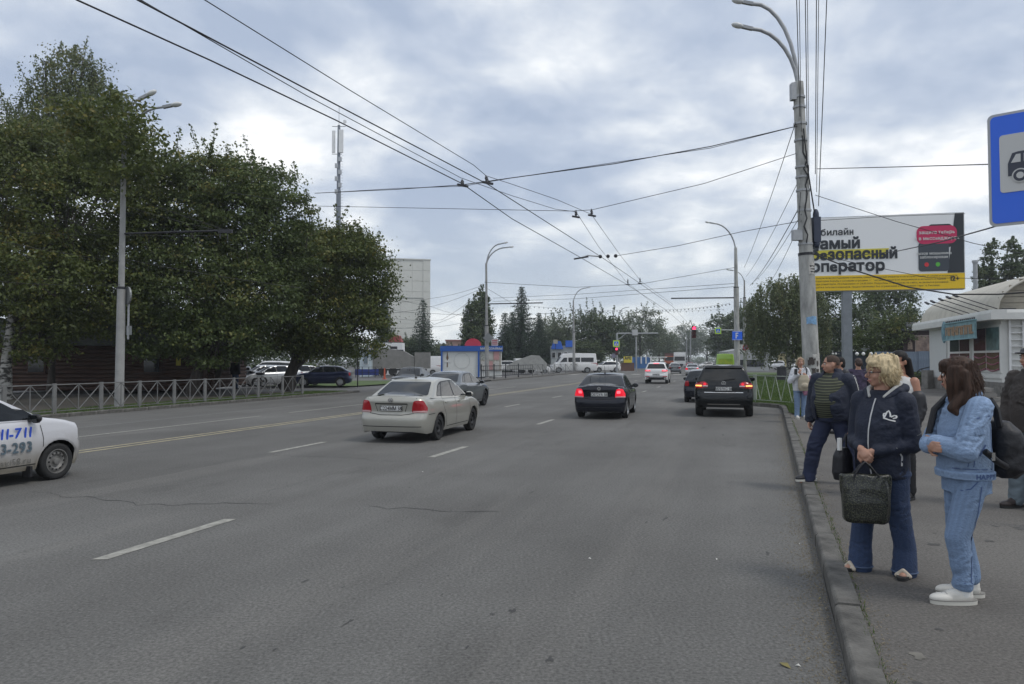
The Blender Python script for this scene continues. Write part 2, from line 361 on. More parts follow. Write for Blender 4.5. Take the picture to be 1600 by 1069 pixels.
# painted lines: a sheet each, 4 mm proud
def line(name, off, y0, y1, wd, m, z=0.004, wob=0.0):
    ys = [y0 + (y1 - y0) * i / max(1, int((y1 - y0) / 2)) for i in range(max(1, int((y1 - y0) / 2)) + 1)]
    v = []; f = []
    for i, Y in enumerate(ys):
        o_ = off + (random.uniform(-wob, wob)); x = D(Y) + o_; v += [(x - wd / 2, Y, z), (x + wd / 2, Y, z)]
        if i: f.append((2 * i - 2, 2 * i - 1, 2 * i + 1, 2 * i))
    me = bpy.data.meshes.new(name); me.from_pydata(v, [], f); me.materials.append(m)
    return tag(link(name, me), kind='structure')
line('road_line', -0.14, -5, 76, 0.11, M_LINEY); line('road_line', 0.14, -5, 76, 0.11, M_LINEY)
for k in range(0, 9): line('lane_dash', 6.65, 6.13 + 6.42 * k, 6.13 + 6.42 * k + 1.55, 0.13, M_LINE)
for k in range(0, 9): line('lane_dash', 3.5, 13.2 + 6.42 * k, 13.2 + 6.42 * k + 1.7, 0.12, M_LINE)
line('lane_dash', -2.35, 14.5, 21.8, 0.10, M_LINE); line('lane_dash', -2.35, 23.2, 32, 0.10, M_LINE); line('lane_dash', -2.35, 36, 46, 0.10, M_LINE)
line('faded_line', -4.3, 17, 27, 0.10, M_FAINT); line('faded_line', 5.15, 5.8, 6.7, 0.08, M_FAINT)
for k in range(7): # zebra crossing at the signals
    line('zebra_stripe', -6.8 + k * 2.4, 84, 88, 0.9, M_LINE)
# cracks across the asphalt
def crack(pts, wd=0.008):
    p = [G(*q) for q in pts]; q = []
    for a, b in zip(p, p[1:]):
        n = max(2, int((b - a).length / 0.12))
        for i in range(n): q.append(a.lerp(b, i / n) + Vector((random.uniform(-.04, .04), random.uniform(-.05, .05) + .06 * math.sin(i * .7), 0)))
    v = []; f = []
    for i, c in enumerate(q):
        w_ = wd * random.uniform(0.3, 1.2); v += [(c.x, c.y - w_, 0.003), (c.x, c.y + w_, 0.003)]
        if i and (i // 9) % 5 != 3: f.append((2 * i - 2, 2 * i - 1, 2 * i + 1, 2 * i))
    me = bpy.data.meshes.new('crack'); me.from_pydata(v, [], f); me.materials.append(M_CRACK); tag(link('road_crack', me), kind='structure')
crack([(50, 768), (100, 776), (180, 783), (210, 790), (260, 790), (330, 788), (420, 788), (520, 790), (620, 795), (720, 800), (800, 802)])
crack([(400, 711), (460, 713), (540, 715), (600, 721), (640, 723)], 0.008)
# worn spots, bitumen smears and small potholes on the carriageway
M_SMEAR = mat('bitumen_smear', (0.060, 0.059, 0.057), 0.9, var=.3, vscale=14)
def smear(px, py, L, W_):
    g = G(px, py); n = 12; v = [(g.x, g.y, .0025)]; a0 = math.atan2(1, .31)
    for k in range(n):
        a = 2 * math.pi * k / n; r = random.uniform(.2, 1.2); x, y = .55 * L * r * math.cos(a), .5 * W_ * r * math.sin(a); v.append((g.x + x * math.cos(a0) - y * math.sin(a0), g.y + x * math.sin(a0) + y * math.cos(a0), .0025))
    me = bpy.data.meshes.new('smear'); me.from_pydata(v, [], [(0, 1 + k, 1 + (k + 1) % n) for k in range(n)]); me.materials.append(M_SMEAR); tag(link('bitumen_smear', me), kind='structure')
for q in ((478, 908, .10, .03), (535, 918, .05, .02), (800, 955, .10, .05), (545, 972, .14, .03), (430, 1015, .06, .02), (380, 1012, .05, .02), (1200, 865, .12, .06), (1040, 810, .3, .05), (1010, 816, .15, .03), (860, 1030, .08, .05), (730, 1012, .05, .03), (640, 870, .05, .02), (1100, 668, .4, .1), (1130, 680, .3, .08), (700, 900, .04, .02), (770, 960, .07, .04), (690, 930, .06, .02), (945, 690, .3, .05), (560, 905, .03, .02), (310, 840, .04, .02), (830, 770, .2, .03), (640, 762, .12, .02)): smear(*q)
# litter along the kerb
M_LEAFL = mat('fallen_leaf', (0.20, 0.17, 0.06), 0.8); M_PAPER = mat('litter_paper', (0.55, 0.54, 0.5), 0.8)
for i, (px, py) in enumerate([(1226, 1041), (1247, 1042), (1120, 875), (1249, 851), (1281, 936), (921, 874), (1190, 667), (660, 738)]):
    s_ = 0.028 if i == 0 else random.uniform(0.008, 0.016); mb = MB(); z = 0.004
    mb.add([(-s_ * 1.6, 0, z), (0, -s_ * .6, z + .006), (s_ * 1.7, s_ * .2, z), (0, s_ * .7, z + .012)], [(0, 1, 3), (1, 2, 3)])
    o = mb.build('fallen_leaf' if i in (0, 4) else 'paper_scrap', M_LEAFL if i in (0, 4) else M_PAPER); o.location = G(px, py); o.rotation_euler = (0, 0, random.uniform(0, 6))
    tag(o, ('yellow-green fallen leaf nearest the camera on the road by the kerb', 'pale scrap right beside the nearest fallen leaf', 'white scrap on the road left of the tote bag', 'white scrap at the kerb level with the tote bag bottom', 'yellow leaf at the kerb left of the sandals', 'white scrap in the middle of the near lane', 'scrap lying just behind the black SUV', 'white scrap on the road below the beige saloon')[i], 'leaf' if i in (0, 4) else 'litter', 'litter on the asphalt')
# grit, dry leaves and dust gathered along the kerb
v = []; f = []
for i in range(9000):
    Y = 2.5 + 20 * random.random() ** 1.6; x = RKERB(Y) - abs(random.gauss(0, 0.13)) - 0.01 if random.random() < .75 else RKERB(Y) + KW + abs(random.gauss(0, .07))
    z = 0.002 if x < RKERB(Y) else WALK_Z + 0.002; s_ = random.uniform(.002, .008); a = random.uniform(0, 6.3); b = len(v)
    for k in range(3): v.append((x + s_ * math.cos(a + 2.1 * k), Y + s_ * math.sin(a + 2.1 * k), z))
    v.append((x, Y, z + s_)); f += [(b, b + 1, b + 3), (b + 1, b + 2, b + 3), (b + 2, b, b + 3)]
me = bpy.data.meshes.new('grit'); me.from_pydata(v, [], f); me.materials.append(mat('grit', (0.22, 0.19, 0.14), 0.95, var=0.5, vscale=30)); tag(link('grit', me), kind='stuff')
# grass blades on the turf and along the left fence
M_GRASS = leaf_mat('grass_blades', (0.055, 0.10, 0.022), (0.09, 0.15, 0.036), (0.15, 0.17, 0.05))
def grass(name, n, fa, fb, y0, y1, z, h, wd, p=1.6):
    Y = y0 + (y1 - y0) * rng.random(n) ** p
    a = np.array([fa(y) for y in Y]); b = np.array([fb(y) for y in Y]); X = a + (b - a) * rng.random(n)
    hh = h * rng.uniform(.4, 1.2, n); an = rng.uniform(0, 6.28, n); w_ = wd * (0.6 + Y / 30)
    dx, dy = np.cos(an) * w_, np.sin(an) * w_; lx, ly = rng.normal(0, .4, n) * hh, rng.normal(0, .4, n) * hh
    v = np.stack([np.stack([X - dx, Y - dy, np.full(n, z)], 1), np.stack([X + dx, Y + dy, np.full(n, z)], 1), np.stack([X + lx, Y + ly, z + hh], 1)], 1).reshape(-1, 3)
    tint = np.repeat(np.clip(rng.normal(.5, .25, n), 0, 1), 3)
    o = link(name, mesh_np(name, v, np.arange(n * 3).reshape(-1, 3), M_GRASS, tint)); return tag(o, kind='stuff')
grass('grass', 60000, turf_L2, turf_R, 20.2, 75, WALK_Z + .03, 0.11, 0.008, 1.8)
grass('grass.001', 14000, lambda Y: LKERB(Y) - 1.9, lambda Y: LKERB(Y) - KW - .02, 13, 37, 0.09, 0.07, 0.008, 1)

grass('weeds', 900, lambda Y: RKERB(Y) + KW - .01, lambda Y: RKERB(Y) + KW + .05, 3, 19, WALK_Z, 0.035, 0.004, 1.3)
# pale dust and trodden stains on the pavement
M_DUST = mat('dust_stain', (0.15, 0.14, 0.12), 0.95, var=.35, vscale=8)
M_DKST = mat('dark_stain', (0.075, 0.072, 0.068), 0.95, var=.35, vscale=8)
for k in range(70):
    Y = 3.5 + 16 * random.random() ** 1.4; x = RKERB(Y) + KW + .08 + 4.5 * random.random() ** 1.5; n = 10; r0 = random.uniform(.01, .045); v = [(x, Y, WALK_Z + .0025)]
    for j in range(n): a = 6.283 * j / n; r = r0 * random.uniform(.4, 1.5); v.append((x + r * math.cos(a), Y + r * 1.3 * math.sin(a), WALK_Z + .0025))
    me = bpy.data.meshes.new('stain'); me.from_pydata(v, [], [(0, 1 + j, 1 + (j + 1) % n) for j in range(n)]); me.materials.append(M_DUST if k % 3 == 0 else M_DKST); tag(link('pavement_stain', me), kind='structure')
# ------------------------------------------------------------------ vehicles
def paint(name, col, metal=0.35, rough=0.32): return mat(name, col, rough, metal, coat=0.8 if max(col) > .1 else .35, var=0.03, vscale=1.5, spec=.5 if max(col) > .1 else .3)
M_BEIGE = paint('paint_beige', (0.375, 0.367, 0.325), 0.3); M_GREYC = paint('paint_grey', (0.115, 0.125, 0.135), 0.5)
M_NAVYC = paint('paint_black_blue', (0.010, 0.012, 0.02), 0.3, 0.22); M_BLKC = paint('paint_black', (0.011, 0.013, 0.015), 0.3, 0.25)
M_WHTC = paint('paint_white', (0.72, 0.72, 0.71), 0.0, 0.35); M_SILC = paint('paint_silver', (0.52, 0.53, 0.54), 0.6); M_DBLUE = paint('paint_dark_blue', (0.012, 0.018, 0.05), 0.4)
M_TYRE = mat('tyre_rubber', (0.018, 0.018, 0.018), 0.85, var=0.2, vscale=12); M_RIM = mat('alloy_rim', (0.42, 0.43, 0.44), 0.35, 0.8); M_STEELR = mat('dusty_steel_rim', (0.20, 0.195, 0.185), 0.6, 0.4, var=0.2, vscale=10)
M_DKRIM = mat('dark_rim', (0.035, 0.035, 0.037), 0.5, 0.5)
M_TAIL = mat('tail_lens', (0.26, 0.006, 0.012), 0.2, coat=0.2, emit=((0.9, 0.01, 0.02), 0.03)); M_BRAKE = mat('brake_lit', (0.5, 0.01, 0.015), 0.15, emit=((1.0, 0.015, 0.05), 0.45))
M_BRAKEHOT = mat('brake_core', (0.9, 0.3, 0.3), 0.2, emit=((1.0, 0.10, 0.16), 0.9))
M_AMBER = mat('indicator_amber', (0.8, 0.3, 0.03), 0.2, emit=((1.0, 0.42, 0.12), 1.4)); M_LENSW = mat('clear_lens', (0.55, 0.56, 0.57), 0.12, coat=0.5, metal=0.2)
M_CHROME = mat('chrome', (0.6, 0.6, 0.6), 0.15, 1.0); M_PLATE = mat('plate_white', (0.70, 0.70, 0.68), 0.5); M_PTEXT = mat('plate_text', (0.012, 0.012, 0.012), 0.6)
M_SEAM = mat('panel_gap', (0.008, 0.008, 0.008), 0.8)
M_GREENV = paint('paint_green_bus', (0.30, 0.50, 0.05), 0.0, 0.4)
M_ORANGE = paint('paint_orange', (0.5, 0.1, 0.03), 0.0, 0.5)

def chaikin(p, n=2, closed=True):
    for _ in range(n):
        q = []; m = len(p)
        for i in range(m if closed else m - 1):
            a, b = p[i], p[(i + 1) % m]
            q += [(a[0] * .75 + b[0] * .25, a[1] * .75 + b[1] * .25), (a[0] * .25 + b[0] * .75, a[1] * .25 + b[1] * .75)]
        p = q if closed else [p[0]] + q + [p[-1]]
    return p
def roundpoly(p, r=.05, n=4):
    q = []; m = len(p)
    for i in range(m):
        a, b, c = p[i - 1], p[i], p[(i + 1) % m]; la, lc = math.dist(a, b), math.dist(c, b); ra = min(r, la * .4, lc * .4)
        A = (b[0] + (a[0] - b[0]) * ra / la, b[1] + (a[1] - b[1]) * ra / la); C = (b[0] + (c[0] - b[0]) * ra / lc, b[1] + (c[1] - b[1]) * ra / lc)
        for k in range(n + 1): u = k / n; q.append(tuple((1 - u) ** 2 * A[j] + 2 * u * (1 - u) * b[j] + u * u * C[j] for j in (0, 1)))
    return q
def resample(p, d, closed=True):
    q = []; m = len(p)
    for i in range(m if closed else m - 1):
        a, b = p[i], p[(i + 1) % m]; L = math.dist(a, b); k = max(1, int(L / d))
        q += [(a[0] + (b[0] - a[0]) * j / k, a[1] + (b[1] - a[1]) * j / k) for j in range(k)]
    if not closed: q.append(p[-1])
    return q
class Shell:                            # a car skin one can project panels onto
    AX = {'rear': (Vector((-9, 0, 0)), Vector((1, 0, 0)), 1, 2), 'front': (Vector((9, 0, 0)), Vector((-1, 0, 0)), 1, 2),
          'left': (Vector((0, 9, 0)), Vector((0, -1, 0)), 0, 2), 'right': (Vector((0, -9, 0)), Vector((0, 1, 0)), 0, 2), 'top': (Vector((0, 0, 9)), Vector((0, 0, -1)), 0, 1)}
    def __init__(s, meshes):
        v = []; f = []
        for me in meshes:
            b = len(v); v += [p.co.copy() for p in me.vertices]; f += [tuple(i + b for i in q.vertices) for q in me.polygons]
        s.t = BVHTree.FromPolygons(v, f)
    def hit(s, ax, a, b):
        if ax[:4] == 'wrap':            # from inside outwards round the rear corner: a = distance along the outline
            sg = 1 if ax == 'wrapL' else -1; cx_, cy_, rho = s.corner; a = abs(a)
            if a <= cy_: o, d = Vector((cx_, sg * a, b)), Vector((-1, 0, 0))
            else: q = min((a - cy_) / rho, 1.6); o, d = Vector((cx_, sg * cy_, b)), Vector((-math.cos(q), sg * math.sin(q), 0))
            h = s.t.ray_cast(o, d); return h[0], d
        o, d, i, j = s.AX[ax]; o = o.copy(); o[i] = a; o[j] = b
        h = s.t.ray_cast(o, d); return h[0], h[1]
    def patch(s, name, poly, ax, m, parent, off=0.004, rings=3, skirt=0.012, rnd=2, dome=0.0, rr=.05):
        wrap = ax[:4] == 'wrap'; poly = resample(roundpoly(poly, rr), 0.07) if rnd else resample(poly, 0.07)
        d = Vector((1, 0, 0)) if wrap else s.AX[ax][1]; cx = sum(p[0] for p in poly) / len(poly); cy = sum(p[1] for p in poly) / len(poly); n = len(poly); pts = []; ok = []
        for k in range(rings + 1):
            t = 1 - k / rings
            for p in (poly if k < rings else [(0, 0)]):
                q = (cx + (p[0] - cx) * t, cy + (p[1] - cy) * t) if k < rings else (cx, cy)
                h, nn = s.hit(ax, *q)
                if h is not None: h = (h + nn * (off + dome * (1 - t * t))) if wrap else (h + nn * (off if nn.dot(d) < 0 else -off) + (-d) * dome * (1 - t * t)); ok.append(h)
                pts.append((q, h))
        i_, j_ = s.AX['rear' if wrap else ax][2:]; kx = ({0, 1, 2} - {i_, j_}).pop(); base = (max if d[kx] > 0 else min)([h[kx] for h in ok]) if ok else 0
        vs = []
        for q, h in pts:
            if h is None: h = Vector((0, 0, 0)); h[i_], h[j_] = q; h[kx] = base
            vs.append(h)
        fs = []
        for k in range(rings - 1):
            for i in range(n): fs.append((k * n + i, k * n + (i + 1) % n, (k + 1) * n + (i + 1) % n, (k + 1) * n + i))
        c = len(vs) - 1
        for i in range(n): fs.append(((rings - 1) * n + i, (rings - 1) * n + (i + 1) % n, c))
        b = len(vs)
        for i in range(n): vs.append(vs[i].lerp(vs[c], .04) + (-s.hit(ax, *poly[i])[1] if wrap else d) * (skirt + off))
        for i in range(n): fs.append((i, b + i, b + (i + 1) % n, (i + 1) % n))
        mb = MB(); mb.add(vs, fs); o = mb.build(name, m, parent); smooth_mesh(o.data, 50); return o
    def ribbon(s, name, line, ax, wd, m, parent, off=0.003, rnd=0, close=False):
        if rnd: line = chaikin(line, rnd, close)
        line = resample(line, 0.05, close); vs = []; fs = []; n = len(line); d = s.AX[ax][1]; last = None; k = 0
        for i in range(n):
            a, b = line[max(i - 1, 0)], line[min(i + 1, n - 1)]; t = Vector((b[0] - a[0], b[1] - a[1])); t = t.normalized() if t.length else Vector((1, 0)); no = Vector((-t.y, t.x)) * wd / 2
            row = []
            for sg in (1, -1):
                h, nn = s.hit(ax, line[i][0] + no.x * sg, line[i][1] + no.y * sg)
                if h is None: row = None; break
                row.append(h + nn * (off if nn.dot(d) < 0 else -off))
            if row is None: last = None; continue
            vs += row
            if last is not None: fs.append((last, last + 1, k + 1, k))
            last = k; k += 2
        if not fs: return None
        mb = MB(); mb.add(vs, fs); return mb.build(name, m, parent)

def lathe_y(prof, n=28):                # profile (radius, y) spun about the y axis
    vs = []; fs = []; k = len(prof)
    for j in range(n):
        a = 2 * math.pi * j / n
        for r, y in prof: vs.append((r * math.cos(a), y, r * math.sin(a)))
    for j in range(n):
        for i in range(k - 1): fs.append((j * k + i, j * k + i + 1, ((j + 1) % n) * k + i + 1, ((j + 1) % n) * k + i))
    return vs, fs
def wheel_meshes(r, wd, kind, rimmat):
    rr = r * 0.66
    h = wd / 2; mb = MB(); mb.add(*lathe_y([(rr, h * .86), (r * .80, h * 1.0), (r * .93, h * .96), (r * .985, h * .75), (r, h * .4), (r * .992, 0.02), (r * .992, -.02), (r, -h * .4), (r * .985, -h * .75), (r * .9, -h), (rr, -h * .86)]))
    tyre = mb.mesh('tyre', M_TYRE, 45)
    mb = MB(); face = h * .62
    mb.add(*lathe_y([(rr * 1.01, h * .88), (rr * .95, h * .9), (rr * .9, h * .5), (rr * .88, -h * .6)]))
    if kind == 'alloy':
        mb.add(*lathe_y([(rr * .26, face + .01), (rr * .24, face + .02), (0.001, face + .018)], 14)); mb.add(*lathe_y([(rr * .86, -h * .3), (rr * .2, -h * .3)], 14))
        for k in range(5):
            a = 2 * math.pi * k / 5; ca, sa = math.cos(a), math.sin(a)
            mb.prism([(rr * .15, -rr * .13), (rr * .93, -rr * .17), (rr * .93, rr * .17), (rr * .15, rr * .13)], (0, face - .02, 0), (ca, 0, sa), (-sa, 0, ca), (0, .03, 0))
    else:
        mb.add(*lathe_y([(rr * .9, h * .35), (rr * .78, h * .62), (rr * .62, h * .7), (rr * .46, h * .38), (rr * .3, h * .42), (rr * .26, h * .85), (0.001, h * .88)], 24))
    rim = mb.mesh('rim', rimmat, 40); hol = None
    if kind == 'steel':
        mb = MB()
        for k in range(12):
            a = 2 * math.pi * k / 12
            mb.cyl((rr * .68 * math.cos(a), h * .55, rr * .68 * math.sin(a)), (rr * .69 * math.cos(a), h * .705, rr * .69 * math.sin(a)), rr * .085, n=8)
        hol = mb.mesh('vent_hole', M_SEAM)
    return tyre, rim, hol

CAR = 0.87                              # the camera stands a little higher than EYE metres of this scene's unit
def make_car(name, S, paintm, rimm=M_RIM, rimkind='alloy'):
    L, W, H, wb, fo, ro, wr = S['L'], S['W'], S['H'], S['wb'], S['fo'], S['ro'], S['wr']
    xr, xf = -wb / 2 - ro, wb / 2 + fo; hw = W / 2; sill = S.get('sill', 0.2); arch = wr + S.get('gap', 0.05)
    root = link(name, None)
    rp = np.array(S['rear']); fp = np.array(S['front']); wp = np.array(S.get('wprof', [(.15, .9), (.3, .96), (.5, .995), (.62, 1.0), (.78, .985), (.92, .955), (1.05, .92)])); tp = np.array(S['top'])
    fx_r = lambda z: xr + np.interp(z, rp[:, 0], rp[:, 1]); fx_f = lambda z: xf - np.interp(z, fp[:, 0], fp[:, 1])
    fw = lambda z: hw * np.interp(z, wp[:, 0] * S.get('wz', 1.0), wp[:, 1]); top = lambda x: float(np.interp(x, tp[:, 0], tp[:, 1]))
    cr_r, cr_f = xr + S.get('crx', 0.30), xf - S.get('cfx', 0.42); cry, cfy = S.get('cry', 0.30), S.get('cfy', 0.42)
    # side stations with the arches
    xs = list(np.linspace(cr_r, cr_f, 24))
    for wx in (-wb / 2, wb / 2):
        xs = [x for x in xs if abs(x - wx) > arch + 0.015]
        xs += [wx + arch * math.cos(a) for a in np.linspace(0, math.pi, 13)] + [wx - arch * 1.001 - .004, wx + arch * 1.001 + .004]
    xs = sorted(xs)
    def low(x):
        for wx in (-wb / 2, wb / 2):
            if abs(x - wx) <= arch * 1.0005: return max(sill, wr + math.sqrt(max(0, arch ** 2 - (x - wx) ** 2)) - 0.0)
        return sill
    per = []                            # (kind, parameter)
    per += [('re', k / 5) for k in range(0, 5)] + [('rc', a) for a in np.linspace(0, math.pi / 2, 7)[:-1]] + [('s', x) for x in xs]
    per += [('fc', a) for a in np.linspace(0, math.pi / 2, 8)[1:]] + [('fe', k / 5) for k in (4, 3, 2, 1, 0)]
    nb = len(per); K = 14; half = np.zeros((nb, K + 1, 3)); bulge_r, bulge_f = S.get('bulge', 0.07), S.get('bulge_f', 0.14)
    for i, (kd, p) in enumerate(per):
        if kd in ('re', 'rc'): zl, zt = S.get('rlow', .26), top(xr)
        elif kd in ('fe', 'fc'): zl, zt = S.get('flow', .2), top(xf)
        else: zl, zt = low(p), top(p)
        if kd == 'rc': c_ = (p / (math.pi / 2)); zl = zl + (sill - zl) * c_; zt = zt + (top(cr_r) - zt) * c_
        if kd == 'fc': c_ = 1 - (p / (math.pi / 2)); zl = zl + (sill - zl) * c_; zt = zt + (top(cr_f) - zt) * c_
        for k in range(K + 1):
            z = zl + (zt - zl) * k / K; wv = fw(z); a_r = fx_r(z); a_f = fx_f(z); yr, yf = wv - cry, wv - cfy
            if kd == 're': y = yr * p; x = a_r + bulge_r * (y / wv) ** 2
            elif kd == 'rc': y = yr + cry * math.sin(p); e = a_r + bulge_r * (yr / wv) ** 2; x = cr_r - (cr_r - e) * math.cos(p)
            elif kd == 's': y = wv * (1 - 0.03 * (abs(p) / (L / 2)) ** 4); x = p; y = y - (wv * .03 * ((cr_r if p < 0 else cr_f) / (L / 2)) ** 4 * 0)
            elif kd == 'fc': q = math.pi / 2 - p; yb = wv * (1 - 0.03 * (abs(cr_f) / (L / 2)) ** 4); y = yf + (yb - yf) * math.sin(q); e = a_f - bulge_f * (yf / wv) ** 2; x = cr_f + (e - cr_f) * math.cos(q)
            else: y = yf * p; x = a_f - bulge_f * (y / wv) ** 2
            if kd == 'rc': yb = wv * (1 - 0.03 * (abs(cr_r) / (L / 2)) ** 4); y = yr + (yb - yr) * math.sin(p)
            # shoulder rounding at the top edge
            if k >= K - 1: ins = (0.012, 0.04)[k - K + 1]; y -= ins * min(1, y / .3); x += (ins if kd in ('re', 'rc') else -ins if kd in ('fe', 'fc') else 0)
            half[i, k] = (x, y, z)
    v = []; f = []
    def addgrid(g, flip):
        b = len(v); n, m = g.shape[:2]; v.extend(map(tuple, g.reshape(-1, 3)))
        for i in range(n - 1):
            for k in range(m - 1):
                q = (b + i * m + k, b + (i + 1) * m + k, b + (i + 1) * m + k + 1, b + i * m + k + 1); f.append(q[::-1] if flip else q)
    mir = half * np.array([1, -1, 1]); addgrid(half, False); addgrid(mir, True)
    Mx = 9; cap = np.zeros((nb, Mx, 3)); crown = S.get('crown', 0.045)
    for i in range(nb):
        a = half[i, K]
        for j in range(Mx):
            u = 1 - 2 * j / (Mx - 1); cap[i, j] = (a[0], a[1] * u, a[2] + crown * (1 - u * u) * min(1, a[1] / .5))
    addgrid(cap, False)
    mb = MB(); mb.add(v, f)
    me_b = mb.mesh('body', paintm); bm = bmesh.new(); bm.from_mesh(me_b); bmesh.ops.remove_doubles(bm, verts=bm.verts, dist=0.0015); bmesh.ops.recalc_face_normals(bm, faces=bm.faces); bm.to_mesh(me_b); bm.free()
    # greenhouse
    g = S['gh']; per2 = [('re', k / 5) for k in range(5)] + [('rc', a) for a in np.linspace(0, math.pi / 2, 6)[:-1]] + [('s', t) for t in np.linspace(0, 1, 16)] + [('fc', a) for a in np.linspace(0, math.pi / 2, 6)[1:]] + [('fe', k / 5) for k in (4, 3, 2, 1, 0)]
    LV = S.get('lv', [(0, 0), (.22, .24), (.42, .46), (.60, .66), (.75, .82), (.86, .92), (.94, .975), (1.0, 1.0)]); gg = np.zeros((len(per2), len(LV), 3)); rprof = np.array(g['roof'])
    for i, (kd, p) in enumerate(per2):
        def outline(x0, x1, w0, c, br, bf):
            if kd == 're': y = (w0 - c) * p; return x0 + br * (y / w0) ** 2, y
            if kd == 'rc': e = x0 + br * ((w0 - c) / w0) ** 2; return x0 + c - (x0 + c - e) * math.cos(p), w0 - c + c * math.sin(p)
            if kd == 's': x = x0 + c + (x1 - c - x0 - c) * p; return x, w0
            if kd == 'fc': q = math.pi / 2 - p; e = x1 - bf * ((w0 - c) / w0) ** 2; return x1 - c + (e - x1 + c) * math.cos(q), w0 - c + c * math.sin(q)
            y = (w0 - c) * p; return x1 - bf * (y / w0) ** 2, y
        bx, by = outline(g['r0'], g['f0'], g['w0'], .10, g.get('br', .10), .22); tx, ty = outline(g['r1'], g['f1'], g['w1'], .14, .05, .12)
        bz = top(bx) - 0.02; tz = float(np.interp(tx, rprof[:, 0], rprof[:, 1])) - 0.02
        if g.get('flatbase'): bz = g['flatbase']
        for k, (h, vv) in enumerate(LV): gg[i, k] = (bx + (tx - bx) * h, by + (ty - by) * h, bz + (tz - bz) * vv)
    v = []; f = []; addgrid(gg, False); addgrid(gg * np.array([1, -1, 1]), True); cap = np.zeros((len(per2), Mx, 3))
    for i in range(len(per2)):
        a = gg[i, -1]
        for j in range(Mx): u = 1 - 2 * j / (Mx - 1); cap[i, j] = (a[0], a[1] * u, a[2] + 0.035 * (1 - u * u) * min(1, a[1] / .4))
    addgrid(cap, False); mb = MB(); mb.add(v, f); me_g = mb.mesh('cabin', S.get('gpaint', paintm)); bm = bmesh.new(); bm.from_mesh(me_g); bmesh.ops.remove_doubles(bm, verts=bm.verts, dist=0.0015); bmesh.ops.recalc_face_normals(bm, faces=bm.faces); bm.to_mesh(me_g); bm.free()
    for me in (me_b, me_g): smooth_mesh(me, 48)
    link('body', me_b, root); link('cabin', me_g, root); sh = Shell([me_b, me_g]); sh.corner = (cr_r + .05, hw - cry - .05, .36)
    mb = MB(); mb.box(((xr + xf) / 2, 0, (sill + .62) / 2 + .02), (L - .5, W - 2 * S.get('tw', .2) - .14, .62 - sill)); mb.box((xr + .3, 0, S.get('rlow', .26) + .12), (.4, W - .5, .2)); mb.box((xf - .4, 0, S.get('flow', .2) + .14), (.5, W - .6, .2))
    mb.build('underbody', M_BLACK, root)
    ty, ri, ho = wheel_meshes(wr, S.get('tw', .2), rimkind, rimm)
    for wx in (-wb / 2, wb / 2):
        for sd_ in (1, -1):
            e = link('wheel', None, root); e.location = (wx, sd_ * (hw - S.get('tw', .2) / 2 - .025), wr); e.rotation_euler = (0, 0, 0 if sd_ > 0 else math.pi)
            link('tyre', ty, e); link('rim', ri, e)
            if ho: link('vent_hole', ho, e)
    # glass
    if S.get('dlo'):
        for a_ in ('left', 'right'): sh.patch('window_trim', S['dlo'], a_, M_BLACK, root, off=.0025, rr=.07)
    for nm, ax, poly in S['glass']:
        if ax == 'side':
            for a_ in ('left', 'right'): sh.patch(nm, poly, a_, M_GLASS, root, rnd=2 if S.get('rnd', 1) else 1)
        else: sh.patch(nm, poly, ax, S.get('rglass', M_GLASS), root)
    sym = lambda p: [(-a, b) for a, b in p]
    for nm, ax, poly, m, off in S.get('lamps', []):
        if ax == 'wrap':
            for w_ in ('wrapL', 'wrapR'): sh.patch(nm, poly, w_, m, root, off, rings=4, dome=.006, rr=.06)
        elif ax in ('rear', 'front'):
            for q in (poly, sym(poly)): sh.patch(nm, q, ax, m, root, off, rings=4, dome=0.008)
        else:
            for a_ in ('left', 'right'): sh.patch(nm, poly, a_, m, root, off)
    for nm, ax, poly, m, off in S.get('panels', []): sh.patch(nm, poly, ax, m, root, off, rnd=1)
    for nm, ax, ln, wd, m in S.get('lines', []):
        for a_ in (('left', 'right') if ax == 'side' else (ax,)): sh.ribbon(nm, ln, a_, wd, m, root, rnd=1 if len(ln) > 2 else 0)
    # arch lips
    if S.get('lip', True):
        for wx in (-wb / 2, wb / 2):
            ln = [(wx + (arch + .030) * math.cos(a), wr + (arch + .030) * math.sin(a)) for a in np.linspace(-.1, math.pi + .1, 20)]
            for a_ in ('left', 'right'): sh.ribbon('wheel_arch', [p for p in ln if p[1] > sill + .03], a_, 0.026, S.get('lipm', paintm), root, off=0.008)
    for hx, hz in S.get('handles', []):
        for sd_, a_ in ((1, 'left'), (-1, 'right')):
            h, nn = sh.hit(a_, hx, hz)
            if h: mb = MB(); mb.bar(h + Vector((-.075, sd_ * .012, 0)), h + Vector((.075, sd_ * .012, .004)), .024, .03); mb.build('door_handle', S.get('handlem', paintm), root)
    mx_, mz_ = S['mirror']
    for sd_, a_ in ((1, 'left'), (-1, 'right')):
        h, nn = sh.hit(a_, mx_, mz_)
        if h:
            mb = MB(); mb.ball(h + Vector((.01, sd_ * .12, .015)), (.055, .115, .075), 12, 8); mb.bar(h + Vector((0, -sd_ * .02, -.03)), h + Vector((0, sd_ * .08, -.02)), .06, .035); o = mb.build('mirror', S.get('mirrorm', paintm), root, 50)
            mb = MB(); mb.box(h + Vector((-.047, sd_ * .12, .015)), (.004, .17, .1)); mb.build('mirror_glass', M_GLASS, o)
    if S.get('antenna'):
        ax_, _ = S['antenna']; h, nn = sh.hit('top', ax_, 0)
        mb = MB(); mb.ball(h + Vector((0, 0, .01)), (.05, .03, .025)); mb.tube([h, h + Vector((-.14, 0, .26))], [.006, .004], 5); mb.build('antenna', M_BLACK, root)
